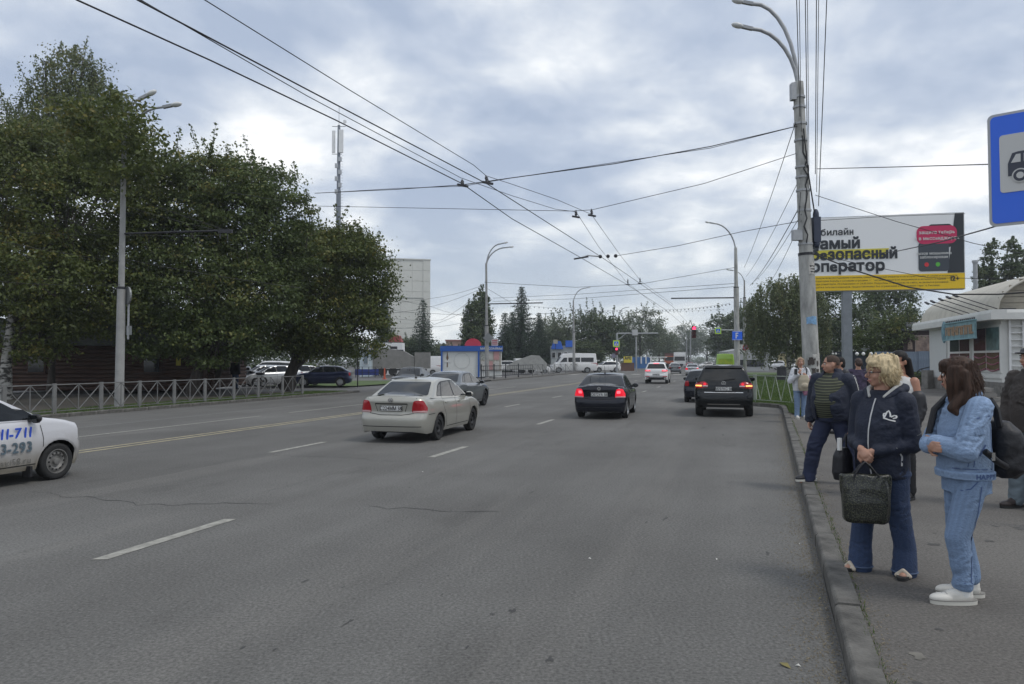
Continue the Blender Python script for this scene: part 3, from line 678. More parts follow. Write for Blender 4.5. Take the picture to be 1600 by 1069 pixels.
    if S.get('plate'):
        pz, txt = S['plate']; h, nn = sh.hit('rear', 0, pz)
        mb = MB(); mb.box((h.x - .012, 0, pz), (.012, .52, .112)); pl = mb.build('licence_plate', M_PLATE, root)
        mb = MB(); mb.box((h.x - .006, 0, pz), (.014, .55, .135)); mb.build('plate_frame', M_BLACK, root)
        t = text_mesh('plate_text', txt, .125, M_PTEXT, pl, bold=.001, font_scale_x=.80); t.matrix_local = frame_matrix((h.x - .0215, 0, pz), (0, -1, 0), (0, 0, 1))
    if S.get('emblem'):
        ex, er = S['emblem']; h, nn = sh.hit('rear', 0, ex); o = (h.x - .012, 0, ex); mb = MB()
        for k in range(20):
            a, b = 2 * math.pi * k / 20, 2 * math.pi * (k + 1) / 20
            mb.bar((o[0], er * math.cos(a), ex + er * math.sin(a)), (o[0], er * math.cos(b), ex + er * math.sin(b)), .018, er * .2)
        for a, b in (((-.3, .75), (0, .1)), ((0, .1), (.3, .75)), ((-.72, .35), (-.36, -.72)), ((-.36, -.72), (0, 0)), ((0, 0), (.36, -.72)), ((.36, -.72), (.72, .35))):
            mb.bar((o[0], -a[0] * er, ex + a[1] * er), (o[0], -b[0] * er, ex + b[1] * er), .018, er * .18)
        mb.build('emblem', M_CHROME, root)
    if S.get('exhaust'): mb = MB(); mb.cyl((xr + .05, hw * .5, .24), (xr + .4, hw * .5, .26), .035); mb.build('exhaust_pipe', M_DKMET, root)
    if S.get('wiper'): 
        h, nn = sh.hit('rear', .02, S['wiper']); mb = MB(); mb.bar(h + Vector((-.02, 0, 0)), h + Vector((-.015, -.38, .05)), .012, .018); mb.build('wiper', M_BLACK, root)
    root.scale = (CAR, CAR, CAR)
    return root, sh

SEDAN = dict(L=4.38, W=1.70, H=1.46, wb=2.55, fo=.83, ro=1.00, wr=.31, sill=.21, rlow=.27, flow=.2,
    rear=[(.2, .12), (.27, .05), (.36, .015), (.50, 0), (.615, .01), (.645, .05), (.68, .075), (.86, .055), (.98, .02), (1.06, .05)],
    front=[(.15, .12), (.3, .03), (.45, 0), (.6, .06), (.72, .18), (.9, .3)],
    top=[(-2.3, 1.04), (-1.9, 1.05), (-1.2, 1.01), (.6, .955), (1.15, .94), (1.5, .87), (2.0, .74), (2.2, .68)],
    gh=dict(r0=-1.80, f0=1.12, r1=-.98, f1=.24, w0=.78, w1=.555, br=.13, roof=[(-1.1, 1.405), (-.7, 1.45), (-.2, 1.462), (.3, 1.43)]),
    glass=[('rear_window', 'rear', [(-.66, 1.07), (.66, 1.07), (.53, 1.375), (-.53, 1.375)]),
           ('windscreen', 'front', [(-.70, .97), (.70, .97), (.52, 1.36), (-.52, 1.36)]),
           ('door_window', 'side', [(-.07, .99), (.95, .985), (.42, 1.33), (-.02, 1.375)]), ('door_window', 'side', [(-.98, 1.035), (-.15, .995), (-.10, 1.375), (-.66, 1.345)]), ('quarter_window', 'side', [(-1.30, 1.06), (-1.04, 1.045), (-.74, 1.32), (-.90, 1.29)])],
    lines=[('door_seam', 'side', [(-.10, .97), (-.12, .6), (-.10, .3)], .012, M_SEAM), ('door_seam', 'side', [(.92, .93), (.98, .6), (.9, .28)], .012, M_SEAM), ('door_seam', 'side', [(-1.0, 1.02), (-1.02, .8), (-.88, .6), (-.80, .32)], .012, M_SEAM), ('sill_line', 'side', [(-.78, .30), (.86, .30)], .014, M_SEAM),
           ('boot_seam', 'rear', [(-.60, 1.03), (-.56, .80), (-.52, .645), (.52, .645), (.56, .80), (.60, 1.03)], .014, M_SEAM), ('bumper_line', 'rear', [(-.72, .385), (.72, .385)], .016, M_SEAM), ('bumper_seam', 'side', [(-1.62, .66), (-1.98, .655)], .012, M_SEAM), ('plate_recess', 'rear', [(-.40, .90), (.40, .90)], .026, M_SEAM), ('plate_recess', 'rear', [(-.40, .90), (-.34, .725)], .012, M_SEAM), ('plate_recess', 'rear', [(.40, .90), (.34, .725)], .012, M_SEAM)],
    dlo=[(-1.33, 1.045), (1.02, .97), (.45, 1.355), (-.02, 1.395), (-.70, 1.375), (-.95, 1.30)],
    handles=[(-.80, .87), (.10, .86)], mirror=(.78, .99), antenna=(-.75, 0), plate=(.80, 'С224ММ 58'), emblem=(.985, .052), exhaust=True,
    lamps=[('tail_light', 'wrap', [(.50, .70), (.94, .70), (.98, .80), (.84, .985), (.56, .975), (.51, .82)], M_TAIL, .006), ('reverse_lens', 'wrap', [(.53, .70), (.93, .70), (.95, .745), (.53, .745)], mat('lens_pink', (.50, .30, .30), .2, coat=.2), .013),
           ('headlight', 'front', [(.38, .60), (.70, .63), (.80, .75), (.62, .77), (.42, .68)], M_LENSW, .01)])
def vary(base, **k): d = dict(base); d.update(k); return d
def place(car, x, y, heading, label, cat, group=None, paintm=None, swap=()):
    """swap: {old material: new material} on this copy, through object-level slots"""
    car.location = (x, y, 0); car.rotation_euler = (0, 0, heading)
    tag(car, label, cat, group)
    sw = dict(swap)
    for o in walk(car):
        if o.type != 'MESH' or not o.data.materials: continue
        m = o.data.materials[0]
        if m in sw: o.material_slots[0].link = 'OBJECT'; o.material_slots[0].material = sw[m]
    return car
def heading(dxdy, away=True):           # heading of a car whose nose points along (dxdy, 1) or against it
    a = math.atan2(1, dxdy); return a if away else a + math.pi

# ---- the beige saloon and the black one
beige, _ = make_car('saloon_car', SEDAN, M_BEIGE, M_DKRIM, 'cover')
def rear_at(px, py, off_back): return G(px, py)
WP = lambda px, py, dx, wb, side=-1, W=1.70, fr=0: (lambda g, r: (g.x - r.x, g.y - r.y))(G(px, py), Matrix.Rotation(heading(dx), 3, 'Z') @ Vector(((wb / 2 if fr else -wb / 2) * CAR, side * (W / 2 - .12) * CAR, 0)))
place(beige, *WP(681, 687.5, .27, 2.55), heading(.27), 'beige saloon with plate С224ММ, nearest car in the middle of the road', 'car')
black, _ = make_car('saloon_car', vary(SEDAN, plate=(.80, 'О072УА 58'), lamps=[('tail_light', 'wrap', SEDAN['lamps'][0][2], M_BRAKE, .006), ('brake_core', 'wrap', [(.57, .83), (.72, .83), (.72, .92), (.57, .92)], M_BRAKEHOT, .014)] + SEDAN['lamps'][1:]), M_NAVYC, M_RIM, 'alloy')
place(black, *WP(977, 653, .26, 2.55), heading(.26), 'black saloon with both brake lights lit, plate О072УА', 'car')
# ---- grey hatch in front of the beige car
VESTA = vary(SEDAN, L=4.41, W=1.76, H=1.50, wb=2.64, fo=.85, ro=.92, wr=.33, plate=None, emblem=None, antenna=None, gap=.06,
    lamps=[('tail_light', 'wrap', [(.54, .80), (1.0, .83), (1.02, .93), (.80, .98), (.54, .97)], M_TAIL, .006), ('headlight', 'front', [(.38, .60), (.70, .63), (.80, .75), (.62, .77), (.42, .68)], M_LENSW, .01)])
grey, _ = make_car('saloon_car', VESTA, M_GREYC, M_DKRIM, 'alloy')
place(grey, *WP(754, 633.5, .28, 2.64, fr=1), heading(.28), 'dark grey car half hidden beyond the beige saloon', 'car')
# ---- black SUV
SUV = dict(L=4.75, W=1.93, H=1.73, wb=2.86, fo=.92, ro=.97, wr=.375, sill=.30, rlow=.40, flow=.3, tw=.25, crx=.34, cry=.34, wz=1.22, gap=.06, bulge=.09,
    rear=[(.3, .14), (.42, .04), (.55, 0), (.74, .01), (.80, .05), (.85, .075), (1.0, .075), (1.2, .12), (1.3, .16)],
    front=[(.25, .12), (.45, .02), (.7, 0), (.9, .08), (1.05, .3)],
    top=[(-2.5, 1.20), (-1.5, 1.19), (.5, 1.13), (1.2, 1.12), (1.7, 1.05), (2.2, .92), (2.5, .88)],
    gh=dict(r0=-2.25, f0=1.25, r1=-2.05, f1=.30, w0=.88, w1=.64, br=.08, roof=[(-2.1, 1.66), (-1.2, 1.725), (-.2, 1.735), (.4, 1.70)]),
    glass=[('rear_window', 'rear', [(-.74, 1.22), (.74, 1.22), (.60, 1.60), (-.60, 1.60)]), ('windscreen', 'front', [(-.78, 1.15), (.78, 1.15), (.60, 1.62), (-.60, 1.62)]),
           ('door_window', 'side', [(-.07, 1.17), (1.05, 1.16), (.48, 1.58), (-.03, 1.62)]), ('door_window', 'side', [(-1.05, 1.19), (-.15, 1.175), (-.11, 1.62), (-.95, 1.61)]), ('quarter_window', 'side', [(-1.95, 1.24), (-1.12, 1.20), (-1.03, 1.60), (-1.78, 1.54)])],
    lines=[('door_seam', 'side', [(-.10, 1.15), (-.12, .4)], .012, M_SEAM), ('door_seam', 'side', [(1.0, 1.1), (1.04, .4)], .012, M_SEAM), ('door_seam', 'side', [(-1.1, 1.17), (-1.08, .9), (-.9, .45)], .012, M_SEAM),
           ('tailgate_seam', 'rear', [(-.80, 1.2), (-.72, .84), (.72, .84), (.80, 1.2)], .014, M_SEAM), ('tailgate_trim', 'rear', [(-.62, .83), (.62, .83)], .022, M_CHROME), ('bumper_line', 'rear', [(-.8, .60), (.8, .60)], .03, M_SEAM), ('bumper_trim', 'rear', [(-.52, .44), (.52, .44)], .03, M_CHROME)],
    dlo=[(-1.98, 1.225), (1.1, 1.145), (.5, 1.605), (-.03, 1.64), (-1.0, 1.635), (-1.82, 1.56)],
    handles=[(-.85, 1.03), (.1, 1.02)], mirror=(.85, 1.18), plate=(.955, 'М707КС 58'), emblem=(1.135, .068), wiper=1.235, mirrorm=M_BLACK,
    lamps=[('tail_light', 'wrap', [(.50, 1.0), (.90, .95), (1.10, 1.0), (1.08, 1.12), (.88, 1.19), (.60, 1.18), (.50, 1.12)], M_TAIL, .006), ('round_lamp', 'rear', [(.54, 1.09), (.60, 1.15), (.67, 1.09), (.60, 1.03)], M_BRAKE, .03),
           ('headlight', 'front', [(.45, .80), (.80, .82), (.85, .92), (.5, .92)], M_LENSW, .01), ('indicator', 'rear', [(.69, 1.02), (.88, 1.02), (.88, 1.065), (.69, 1.065)], M_AMBER, .035), ('lens_strip', 'rear', [(.50, 1.02), (.67, 1.02), (.67, 1.05), (.50, 1.05)], M_LENSW, .03)],
    panels=[('spoiler', 'rear', [(-.62, 1.62), (.62, 1.62), (.58, 1.675), (-.58, 1.675)], M_BLACK, .05)])
suv, _ = make_car('suv_car', SUV, M_BLKC)
place(suv, *WP(1172, 650.5, .30, 2.86, W=1.93), heading(.30), 'black SUV with orange indicators lit, stopped in the bus bay', 'suv')
# roof rails for the SUV
# ---- white SUV further on
SUV2 = vary(SUV, L=4.66, W=1.9, H=1.64, plate=(.74, 'Н415ОР 58'), emblem=None, wiper=None, lamps=[('tail_light', 'wrap', [(.42, 1.00), (1.02, 1.00), (1.03, 1.10), (.48, 1.12)], M_BRAKE, .006), ('brake_core', 'rear', [(.52, 1.03), (.80, 1.03), (.80, 1.10), (.52, 1.10)], M_BRAKEHOT, .03), ('reflector', 'rear', [(.50, .56), (.86, .56), (.86, .62), (.50, .62)], M_TAIL, .012)],
    panels=[('high_brake_light', 'rear', [(-.22, 1.60), (.22, 1.60), (.22, 1.65), (-.22, 1.65)], M_BRAKEHOT, .03), ('lower_bumper', 'rear', [(-.8, .41), (.8, .41), (.74, .54), (-.74, .54)], M_BLACK, .012)])
wsuv, _ = make_car('suv_car', SUV2, M_WHTC)
place(wsuv, *WP(1043, 599.5, .27, 2.86, W=1.93), heading(.27), 'white SUV with red brake lights, in the middle lane beyond the black saloon', 'suv')
# ---- dark hatchback tucked beside the SUV
HATCH = vary(SEDAN, dlo=[(-1.66, 1.055), (1.02, .97), (.45, 1.355), (-.02, 1.40), (-.90, 1.395), (-1.33, 1.35)], L=4.1, W=1.70, H=1.50, wb=2.5, ro=.78, plate=(.62, 'М321РТ 58'), emblem=None, antenna=None, exhaust=False,
    top=[(-2.3, 1.02), (-1.5, 1.02), (-.9, 1.0), (.6, .955), (1.15, .94), (1.5, .87), (2.0, .74), (2.2, .68)],
    gh=dict(r0=-1.93, f0=1.10, r1=-1.48, f1=.22, w0=.78, w1=.57, br=.1, roof=[(-1.6, 1.40), (-1.0, 1.47), (-.2, 1.49), (.3, 1.45)]),
    glass=[('rear_window', 'rear', [(-.66, 1.05), (.66, 1.05), (.54, 1.37), (-.54, 1.37)]), SEDAN['glass'][1], SEDAN['glass'][2], ('door_window', 'side', [(-.95, 1.025), (-.15, .995), (-.10, 1.38), (-.80, 1.375)]), ('quarter_window', 'side', [(-1.62, 1.07), (-1.02, 1.04), (-.88, 1.36), (-1.3, 1.33)])],
    lamps=[('tail_light', 'wrap', [(.62, .74), (.86, .74), (.90, .96), (.63, .98)], M_TAIL, .006), SEDAN['lamps'][2]],
    lines=SEDAN['lines'][:4] + [('tailgate_seam', 'rear', [(-.58, 1.0), (-.54, .66), (.54, .66), (.58, 1.0)], .014, M_SEAM)])
hat, _ = make_car('hatchback_car', HATCH, M_NAVYC, M_DKRIM, 'cover')
place(hat, *WP(1073, 628, .29, 2.5, side=1), heading(.29), 'dark blue hatchback mostly hidden beside the black SUV', 'car')
# ---- white taxi entering from the left, dusty, phone numbers on the door
M_TAXI = None
def taxi_paint():
    m = paint('paint_white_dusty', (0.70, 0.70, 0.71), 0.0, 0.4); t = m.node_tree; b = t.nodes['Principled BSDF']; n_ = t.nodes.new; l = t.links.new
    tc = n_('ShaderNodeTexCoord'); s_ = n_('ShaderNodeSeparateXYZ'); l(tc.outputs['Object'], s_.inputs[0]); no = n_('ShaderNodeTexNoise'); no.inputs['Scale'].default_value = 5; l(tc.outputs['Object'], no.inputs['Vector'])
    ad = n_('ShaderNodeMath'); ad.operation = 'MULTIPLY_ADD'; l(no.outputs[0], ad.inputs[0]); ad.inputs[1].default_value = -0.25; l(s_.outputs['Z'], ad.inputs[2])
    r = n_('ShaderNodeMapRange'); l(ad.outputs[0], r.inputs[0]); r.inputs[1].default_value = 0.62; r.inputs[2].default_value = 0.12; x = n_('ShaderNodeMixRGB'); l(r.outputs[0], x.inputs[0]); x.inputs[1].default_value = (.56, .56, .58, 1); x.inputs[2].default_value = (.25, .225, .18, 1); l(x.outputs[0], b.inputs['Base Color'])
    return m
M_TAXI = taxi_paint()
TAXI = vary(SEDAN, lamps=SEDAN['lamps'] + [('headlight', 'side', [(1.56, .60), (1.80, .56), (1.86, .66), (1.66, .72)], M_LENSW, .006)], L=4.26, W=1.70, wb=2.48, fo=.70, cfx=.5, cfy=.55, bulge_f=.2,  ro=1.0, wr=.29, gap=.055, tw=.18, plate=None, emblem=None, antenna=None, mirrorm=M_BLACK, top=[(-2.3, 1.04), (-1.9, 1.05), (-1.2, 1.02), (.6, .985), (1.0, 1.0), (1.4, .935), (1.75, .82), (2.1, .70)], front=[(.15, .10), (.25, .03), (.40, 0), (.55, .02), (.66, .06), (.78, .17), (.95, .3)])
taxi, tsh = make_car('taxi_car', TAXI, M_TAXI, M_STEELR, 'steel')
for s_, zc, sz, mm in (('711-711', .80, .225, mat('taxi_blue', (.03, .10, .62), .5)), ('293-293', .585, .215, mat('taxi_grey', (.10, .14, .17), .5)), ('taxi58.ru', .375, .14, mat('taxi_faint', (.16, .155, .14), .6))):
    t = text_mesh('door_lettering', s_, sz, mm, taxi, 'RIGHT', bold=.005 if sz > .15 else 0.0); h, nn = tsh.hit('right', .5, zc); t.matrix_local = frame_matrix((.77, h.y - .012, zc), (1, 0, 0), (0, -.1 if zc > .7 else 0, 1))
mb = MB(); mb.box((.74, -.80, .2), (.04, .16, .16)); mb.build('mud_flap', M_BLACK, taxi)
place(taxi, 0, 0, heading(.317), 'white dusty taxi with blue phone number on its door, cut by the frame', 'taxi')
a_ = heading(.317); wloc = Matrix.Rotation(a_, 3, 'Z') @ Vector((1.24 * CAR, -.80 * CAR, 0)); wp_ = G(81, 751); taxi.location = (wp_.x - wloc.x, wp_.y - wloc.y + .1, 0)
# ---- parked cars by the trees on the left, and the far traffic (copies)
def cp(src, px, py, hd, label, cat, group=None, swap=(), scale=None, Y=None):
    c = copy_tree(src); g = G(px, py) if Y is None else P(px, 563, Y)
    place(c, g.x, g.y, hd, label, cat, group, swap=swap)
    for o in walk(c):
        if o.type == 'MESH' and o.data.materials and o.data.materials[0] in dict(swap): pass
    if scale: c.scale = scale
    c.location.z = 0.085 if g.x < LKERB(g.y) - .3 else (WALK_Z if g.x > RKERB(g.y) + 1 else 0)
    return c
noplate = HATCH
dk, _ = make_car('hatchback_car', vary(HATCH, plate=None, L=4.2, gh=dict(r0=-1.98, f0=1.10, r1=-1.25, f1=.22, w0=.78, w1=.57, br=.1, roof=[(-1.5, 1.36), (-1.0, 1.42), (-.2, 1.44), (.3, 1.40)])), M_DBLUE, M_RIM, 'alloy')
place(dk, -11.6, 45.2, R(188), 'dark blue hatchback parked at the end of the row beside the road', 'car'); dk.location.z = .06
PK = 'cars parked under the trees'
cp(dk, 462, 607, R(205), 'pale silver hatchback parked between the dark blue hatchback and the leaning trunk', 'car', PK, {M_DBLUE: M_SILC}, Y=46.5)
cp(dk, 425, 607, R(215), 'light grey hatchback parked left of the leaning trunk', 'car', PK, {M_DBLUE: M_SILC}, Y=44.5)
cp(dk, 409, 606, R(218), 'silver hatchback parked closest behind the motorcycle', 'car', PK, {M_DBLUE: M_SILC}, Y=47.5)
cp(wsuv, 418, 600, R(190), 'white SUV parked behind the grey cars under the trees', 'suv', PK, {M_BRAKE: M_TAIL, M_BRAKEHOT: M_TAIL}, Y=52)
cp(dk, 352, 598, R(240), 'small white car parked far back behind the standing man', 'car', PK, {M_DBLUE: M_WHTC}, Y=75)
cp(grey, 643, 590, heading(.1, False), 'black car with a large windscreen seen above the beige saloon', 'car', None, {M_GREYC: M_BLKC}, Y=40)
cp(beige, 1082, 584, heading(.27), 'silver saloon driving away just left of the green minibus', 'car', None, {M_BEIGE: M_SILC, M_TAIL: M_BRAKE}, Y=80)
FT = 'cars far down the road'
cp(beige, 1055, 580, heading(.25), 'grey car ahead of the white SUV', 'car', FT, {M_BEIGE: M_GREYC}, Y=92)
cp(beige, 1053, 577, heading(.25, False), 'pale oncoming car in front of the white lorry', 'car', FT, {M_BEIGE: M_WHTC}, Y=130)
cp(beige, 1078, 575, heading(.25), 'red car far down the road before the crossing', 'car', FT, {M_BEIGE: mat('paint_red', (.35, .05, .06), .3, .3, coat=.8)}, Y=140)
cp(beige, 1036, 577, heading(.25, False), 'dark blue car far down the road left of the lorry', 'car', FT, {M_BEIGE: M_DBLUE}, Y=118)
cp(beige, 1104, 575, R(200), 'white car crossing the far junction', 'car', FT, {M_BEIGE: M_WHTC}, Y=160)
cp(wsuv, 946, 577, R(195), 'white car parked behind the far fence beside the yellow board', 'car', None, {M_BRAKE: M_TAIL, M_BRAKEHOT: M_TAIL}, Y=102)
cp(wsuv, 1206, 574, R(196), 'silver SUV parked beyond the lawn in front of the willow', 'suv', None, {M_WHTC: M_SILC, M_BRAKE: M_TAIL, M_BRAKEHOT: M_TAIL}, Y=118)
cp(grey, 1250, 572, R(190), 'white car parked far behind the lawn beside the concrete pole', 'car', None, {M_GREYC: M_WHTC}, Y=125)
cp(wsuv, 745, 577, R(170), 'white car parked behind the kiosk', 'car', 'cars in the yard behind the kiosk', {M_BRAKE: M_TAIL, M_BRAKEHOT: M_TAIL}, Y=92)
cp(wsuv, 786, 577, R(188), 'white off-road car parked right behind the kiosk end', 'car', 'cars in the yard behind the kiosk', {M_BRAKE: M_TAIL, M_BRAKEHOT: M_TAIL}, Y=96)
cp(grey, 682, 577, R(176), 'white car half hidden by the kiosk corner', 'car', 'cars in the yard behind the kiosk', {M_GREYC: M_WHTC}, Y=84)
# ---- vans and minibuses
VAN = dict(L=5.9, W=2.0, H=2.6, wb=3.6, fo=1.0, ro=1.3, wr=.36, sill=.3, rlow=.4, flow=.3, tw=.24, wz=1.5, crx=.15, cry=.15, bulge=.03, rear=[(.3, .05), (.5, 0), (1.3, .02)], front=[(.3, .05), (.6, 0), (1.0, .12), (1.3, .5)],
    top=[(-4, 1.35), (1.9, 1.32), (2.4, 1.15), (3, 1.0)], gh=dict(r0=-3.05, f0=2.15, r1=-2.95, f1=1.15, w0=.95, w1=.80, br=.02, roof=[(-3, 2.55), (0, 2.6), (1.2, 2.5)]),
    glass=[('rear_window', 'rear', [(-.75, 1.45), (.75, 1.45), (.68, 2.05), (-.68, 2.05)]), ('windscreen', 'front', [(-.82, 1.42), (.82, 1.42), (.7, 2.1), (-.7, 2.1)]), ('door_window', 'side', [(.75, 1.42), (1.6, 1.42), (1.15, 1.98), (.75, 2.0)]), ('side_window', 'side', [(-.9, 1.42), (.6, 1.42), (.6, 2.0), (-.9, 2.0)]), ('side_window', 'side', [(-2.6, 1.42), (-1.0, 1.42), (-1.0, 2.0), (-2.6, 2.0)])],
    lamps=[('tail_light', 'rear', [(.82, .9), (.95, .9), (.95, 1.3), (.82, 1.3)], M_TAIL, .012), ('headlight', 'front', [(.55, .8), (.9, .8), (.88, 1.05), (.6, 1.0)], M_LENSW, .012)], lines=[('door_seam', 'side', [(.68, 2.1), (.68, .4)], .015, M_SEAM)], handles=[(.85, 1.2)], mirror=(1.5, 1.45), mirrorm=M_BLACK, rnd=0, crown=.02)
van, _ = make_car('minibus', VAN, M_WHTC); place(van, 0, 0, R(188), 'long white minibus parked behind the far fence beside the blue-roofed kiosk', 'minibus')
g = P(893, 563, 97); van.location = (g.x, g.y, 0); van.scale = (1.06, 1, 1)
PVAN = vary(VAN, glass=VAN['glass'][1:3])
pv, _ = make_car('delivery_van', PVAN, M_WHTC); place(pv, 0, 0, R(178), 'white panel van parked behind the covered trailer', 'van'); g = P(658, 563, 82); pv.location = (g.x, g.y, 0); pv.scale = (.8, .95, .82)
c = cp(pv, 832, 574, R(10), 'low white van under a cover behind the bar fence', 'van', None, (), (.75, .9, .7), Y=88)
GBUS = vary(VAN, L=6.6, W=2.15, rglass=mat('bus_rear_advert', (.16, .33, .03), .5, var=.7, vscale=2.2, col2=(.40, .45, .02)))
gb, _ = make_car('minibus', GBUS, M_GREENV); g = P(1131, 563, 66); place(gb, g.x + .9, g.y + 3, heading(.25), 'green minibus seen from behind beside the tall pole', 'minibus')
# white lorry with an orange one beside it
def lorry(px, Y, m_box, m_cab, label, w_=2.4, h_=3.4):
    g = P(px, 563, Y); t = thing('lorry', label, 'lorry', (g.x, g.y, 0), heading(.24, False) - math.pi / 2)
    mb = MB(); mb.box((0, -3.2, .55 + h_ / 2 - .2), (w_, 5.2, h_ - .9)); mb.build('cargo_box', m_box, t)
    mb = MB(); mb.prism([(-w_ / 2, .5), (w_ / 2, .5), (w_ / 2, 1.6), (w_ / 2 - .12, 2.6), (-w_ / 2 + .12, 2.6), (-w_ / 2, 1.6)], (0, 1.2, 0), (1, 0, 0), (0, 0, 1), (0, -1.6, 0)); c = mb.build('cab', m_cab, t)
    mb = MB(); mb.prism([(-w_ / 2 + .12, 1.55), (w_ / 2 - .12, 1.55), (w_ / 2 - .2, 2.4), (-w_ / 2 + .2, 2.4)], (0, 1.2, 0), (1, 0, 0), (0, 0, 1), (0, .01, 0)); mb.build('windscreen', M_GLASS, t)
    mb = MB(); mb.box((0, 1.22, .75), (w_ * .6, .06, .35)); mb.build('grille', M_BLACK, t)
    for sx in (-1, 1):
        mb = MB(); mb.box((sx * (w_ / 2 - .3), 1.23, .75), (.3, .06, .2)); mb.build('headlight', M_LENSW, t)
        mb = MB(); mb.box((sx * (w_ / 2 + .15), 1.1, 1.9), (.16, .1, .4)); mb.build('mirror', M_BLACK, t)
        for yy in (.4, -4.6):
            mb = MB(); mb.cyl((sx * (w_ / 2 - .28), yy, .5), (sx * (w_ / 2), yy, .5), .5, n=20); mb.build('wheel', M_TYRE, t)
    mb = MB(); mb.box((0, -2, .6), (1.0, 6.5, .2)); mb.build('chassis', M_BLACK, t); return t
lorry(1062, 150, M_WHTC, M_WHTC, 'white box lorry coming from the far end of the road'); lorry(1047, 165, mat('brown_tarp', (.12, .06, .05), .8), M_ORANGE, 'orange lorry with a brown body next to the white lorry', 2.4, 3.3)
# covered trailer (grey tarpaulin) behind the black car
g = P(612, 563, 74); t = thing('covered_trailer', 'grey tarpaulin-covered lorry body parked in front of the white cabins', 'trailer', (g.x, g.y, 0.08), R(4))
M_TARP = mat('grey_tarp', (.21, .205, .19), .8, var=.15, vscale=2, bump=.3, bscale=4); mb = MB(); mb.prism([(-2.0, .75), (2.3, .75), (2.3, 1.9), (1.2, 2.5), (-2.0, 2.95)], (0, -1, 0), (1, 0, 0), (0, 0, 1), (0, 2.2, 0)); mb.build('tarpaulin', M_TARP, t)
mb = MB(); mb.box((3.1, .1, 1.55), (1.5, 2.1, 1.6)); mb.build('side_box', M_TARP, t); mb = MB(); mb.box((.6, 0, .62), (5.8, 1.6, .16)); mb.build('chassis', M_DKMET, t)
for xx in (-.8, .2): mb = MB(); mb.cyl((xx, -.95, .45), (xx, -.7, .45), .42, n=20); mb.build('wheel', M_TYRE, t)
g = P(838, 563, 84); t = thing('covered_boat', 'grey tarpaulin-covered load in the yard right of the kiosk', 'covered load', (g.x - 1.2, g.y, .08), R(0))
mb = MB(); mb.prism([(-2.2, .5), (2.3, .5), (2.4, 1.2), (1.5, 2.1), (.6, 2.15), (-1.2, 1.5), (-2.2, .9)], (0, -1, 0), (1, 0, 0), (0, 0, 1), (0, 2, 0)); mb.build('tarpaulin', mat('pale_tarp', (.33, .33, .31), .8, var=.15, vscale=2), t)
for xx in (-.5, .6): mb = MB(); mb.cyl((xx, -.95, .42), (xx, -.75, .42), .36, n=16); mb.build('wheel', M_TYRE, t)
# motorcycle parked in front of the cars
g = P(395, 610, 43.5); t = thing('motorcycle', 'black motorcycle with a pale helmet on it, parked behind the fence', 'motorcycle', (g.x, g.y, .085), R(160))
mb = MB(); mb.tube([(-.2, 0, .45), (.1, 0, .5), (.45, 0, .62)], [.17, .2, .15], 10); mb.tube([(.55, 0, .3), (.42, 0, .95)], .035, 6); mb.tube([(-.7, 0, .32), (-.2, 0, .4)], .04, 6); mb.build('frame', M_BLACK, t)
mb = MB(); mb.ball((.15, 0, .8), (.3, .17, .16)); mb.build('fuel_tank', M_BLKC, t); mb = MB(); mb.ball((-.45, 0, .78), (.42, .15, .09)); mb.build('saddle', M_BLACK, t)
mb = MB(); mb.tube([(.38, -.38, 1.05), (.46, -.15, 1.0), (.46, .15, 1.0), (.38, .38, 1.05)], .018, 6); mb.build('handlebar', M_DKMET, t); mb = MB(); mb.ball((.58, 0, .9), (.1, .11, .11)); mb.build('headlight', M_LENSW, t)
mb = MB(); mb.cyl((-.9, .15, .35), (-.1, .15, .32), .05); mb.build('exhaust_pipe', M_CHROME, t)
for xx in (-.72, .68):
    e = link('wheel', None, t); e.location = (xx, 0, .31); mb = MB(); mb.add(*lathe_y([(.24, .05), (.30, .05), (.31, 0), (.30, -.05), (.24, -.05), (.24, .05)], 22)); link('tyre', mb.mesh('tyre', M_TYRE), e)
    mb = MB(); mb.cyl((0, .03, 0), (0, -.03, 0), .06, n=10)
    for k in range(6): mb.bar((0, 0, 0), (.24 * math.cos(k * 1.047), 0, .24 * math.sin(k * 1.047)), .02, .02)
    link('rim', mb.mesh('rim', M_RIM), e)
mb = MB(); mb.ball((0, 0, .15), (.17, .15, .15), 14, 9); o = mb.build('helmet', mat('helmet_grey', (.5, .52, .55), .2, coat=.5), None, 60); tag(o, 'pale glossy helmet resting on the motorcycle handlebar', 'helmet'); o.location = (g.x - .25, g.y - .1, 1.0)
mb = MB(); mb.prism([(-.13, .08), (.13, .08), (.13, .2), (-.13, .2)], (0, -.152, 0), (1, 0, 0), (0, 0, 1), (0, .03, 0)); mb.build('visor', M_GLASS, o)
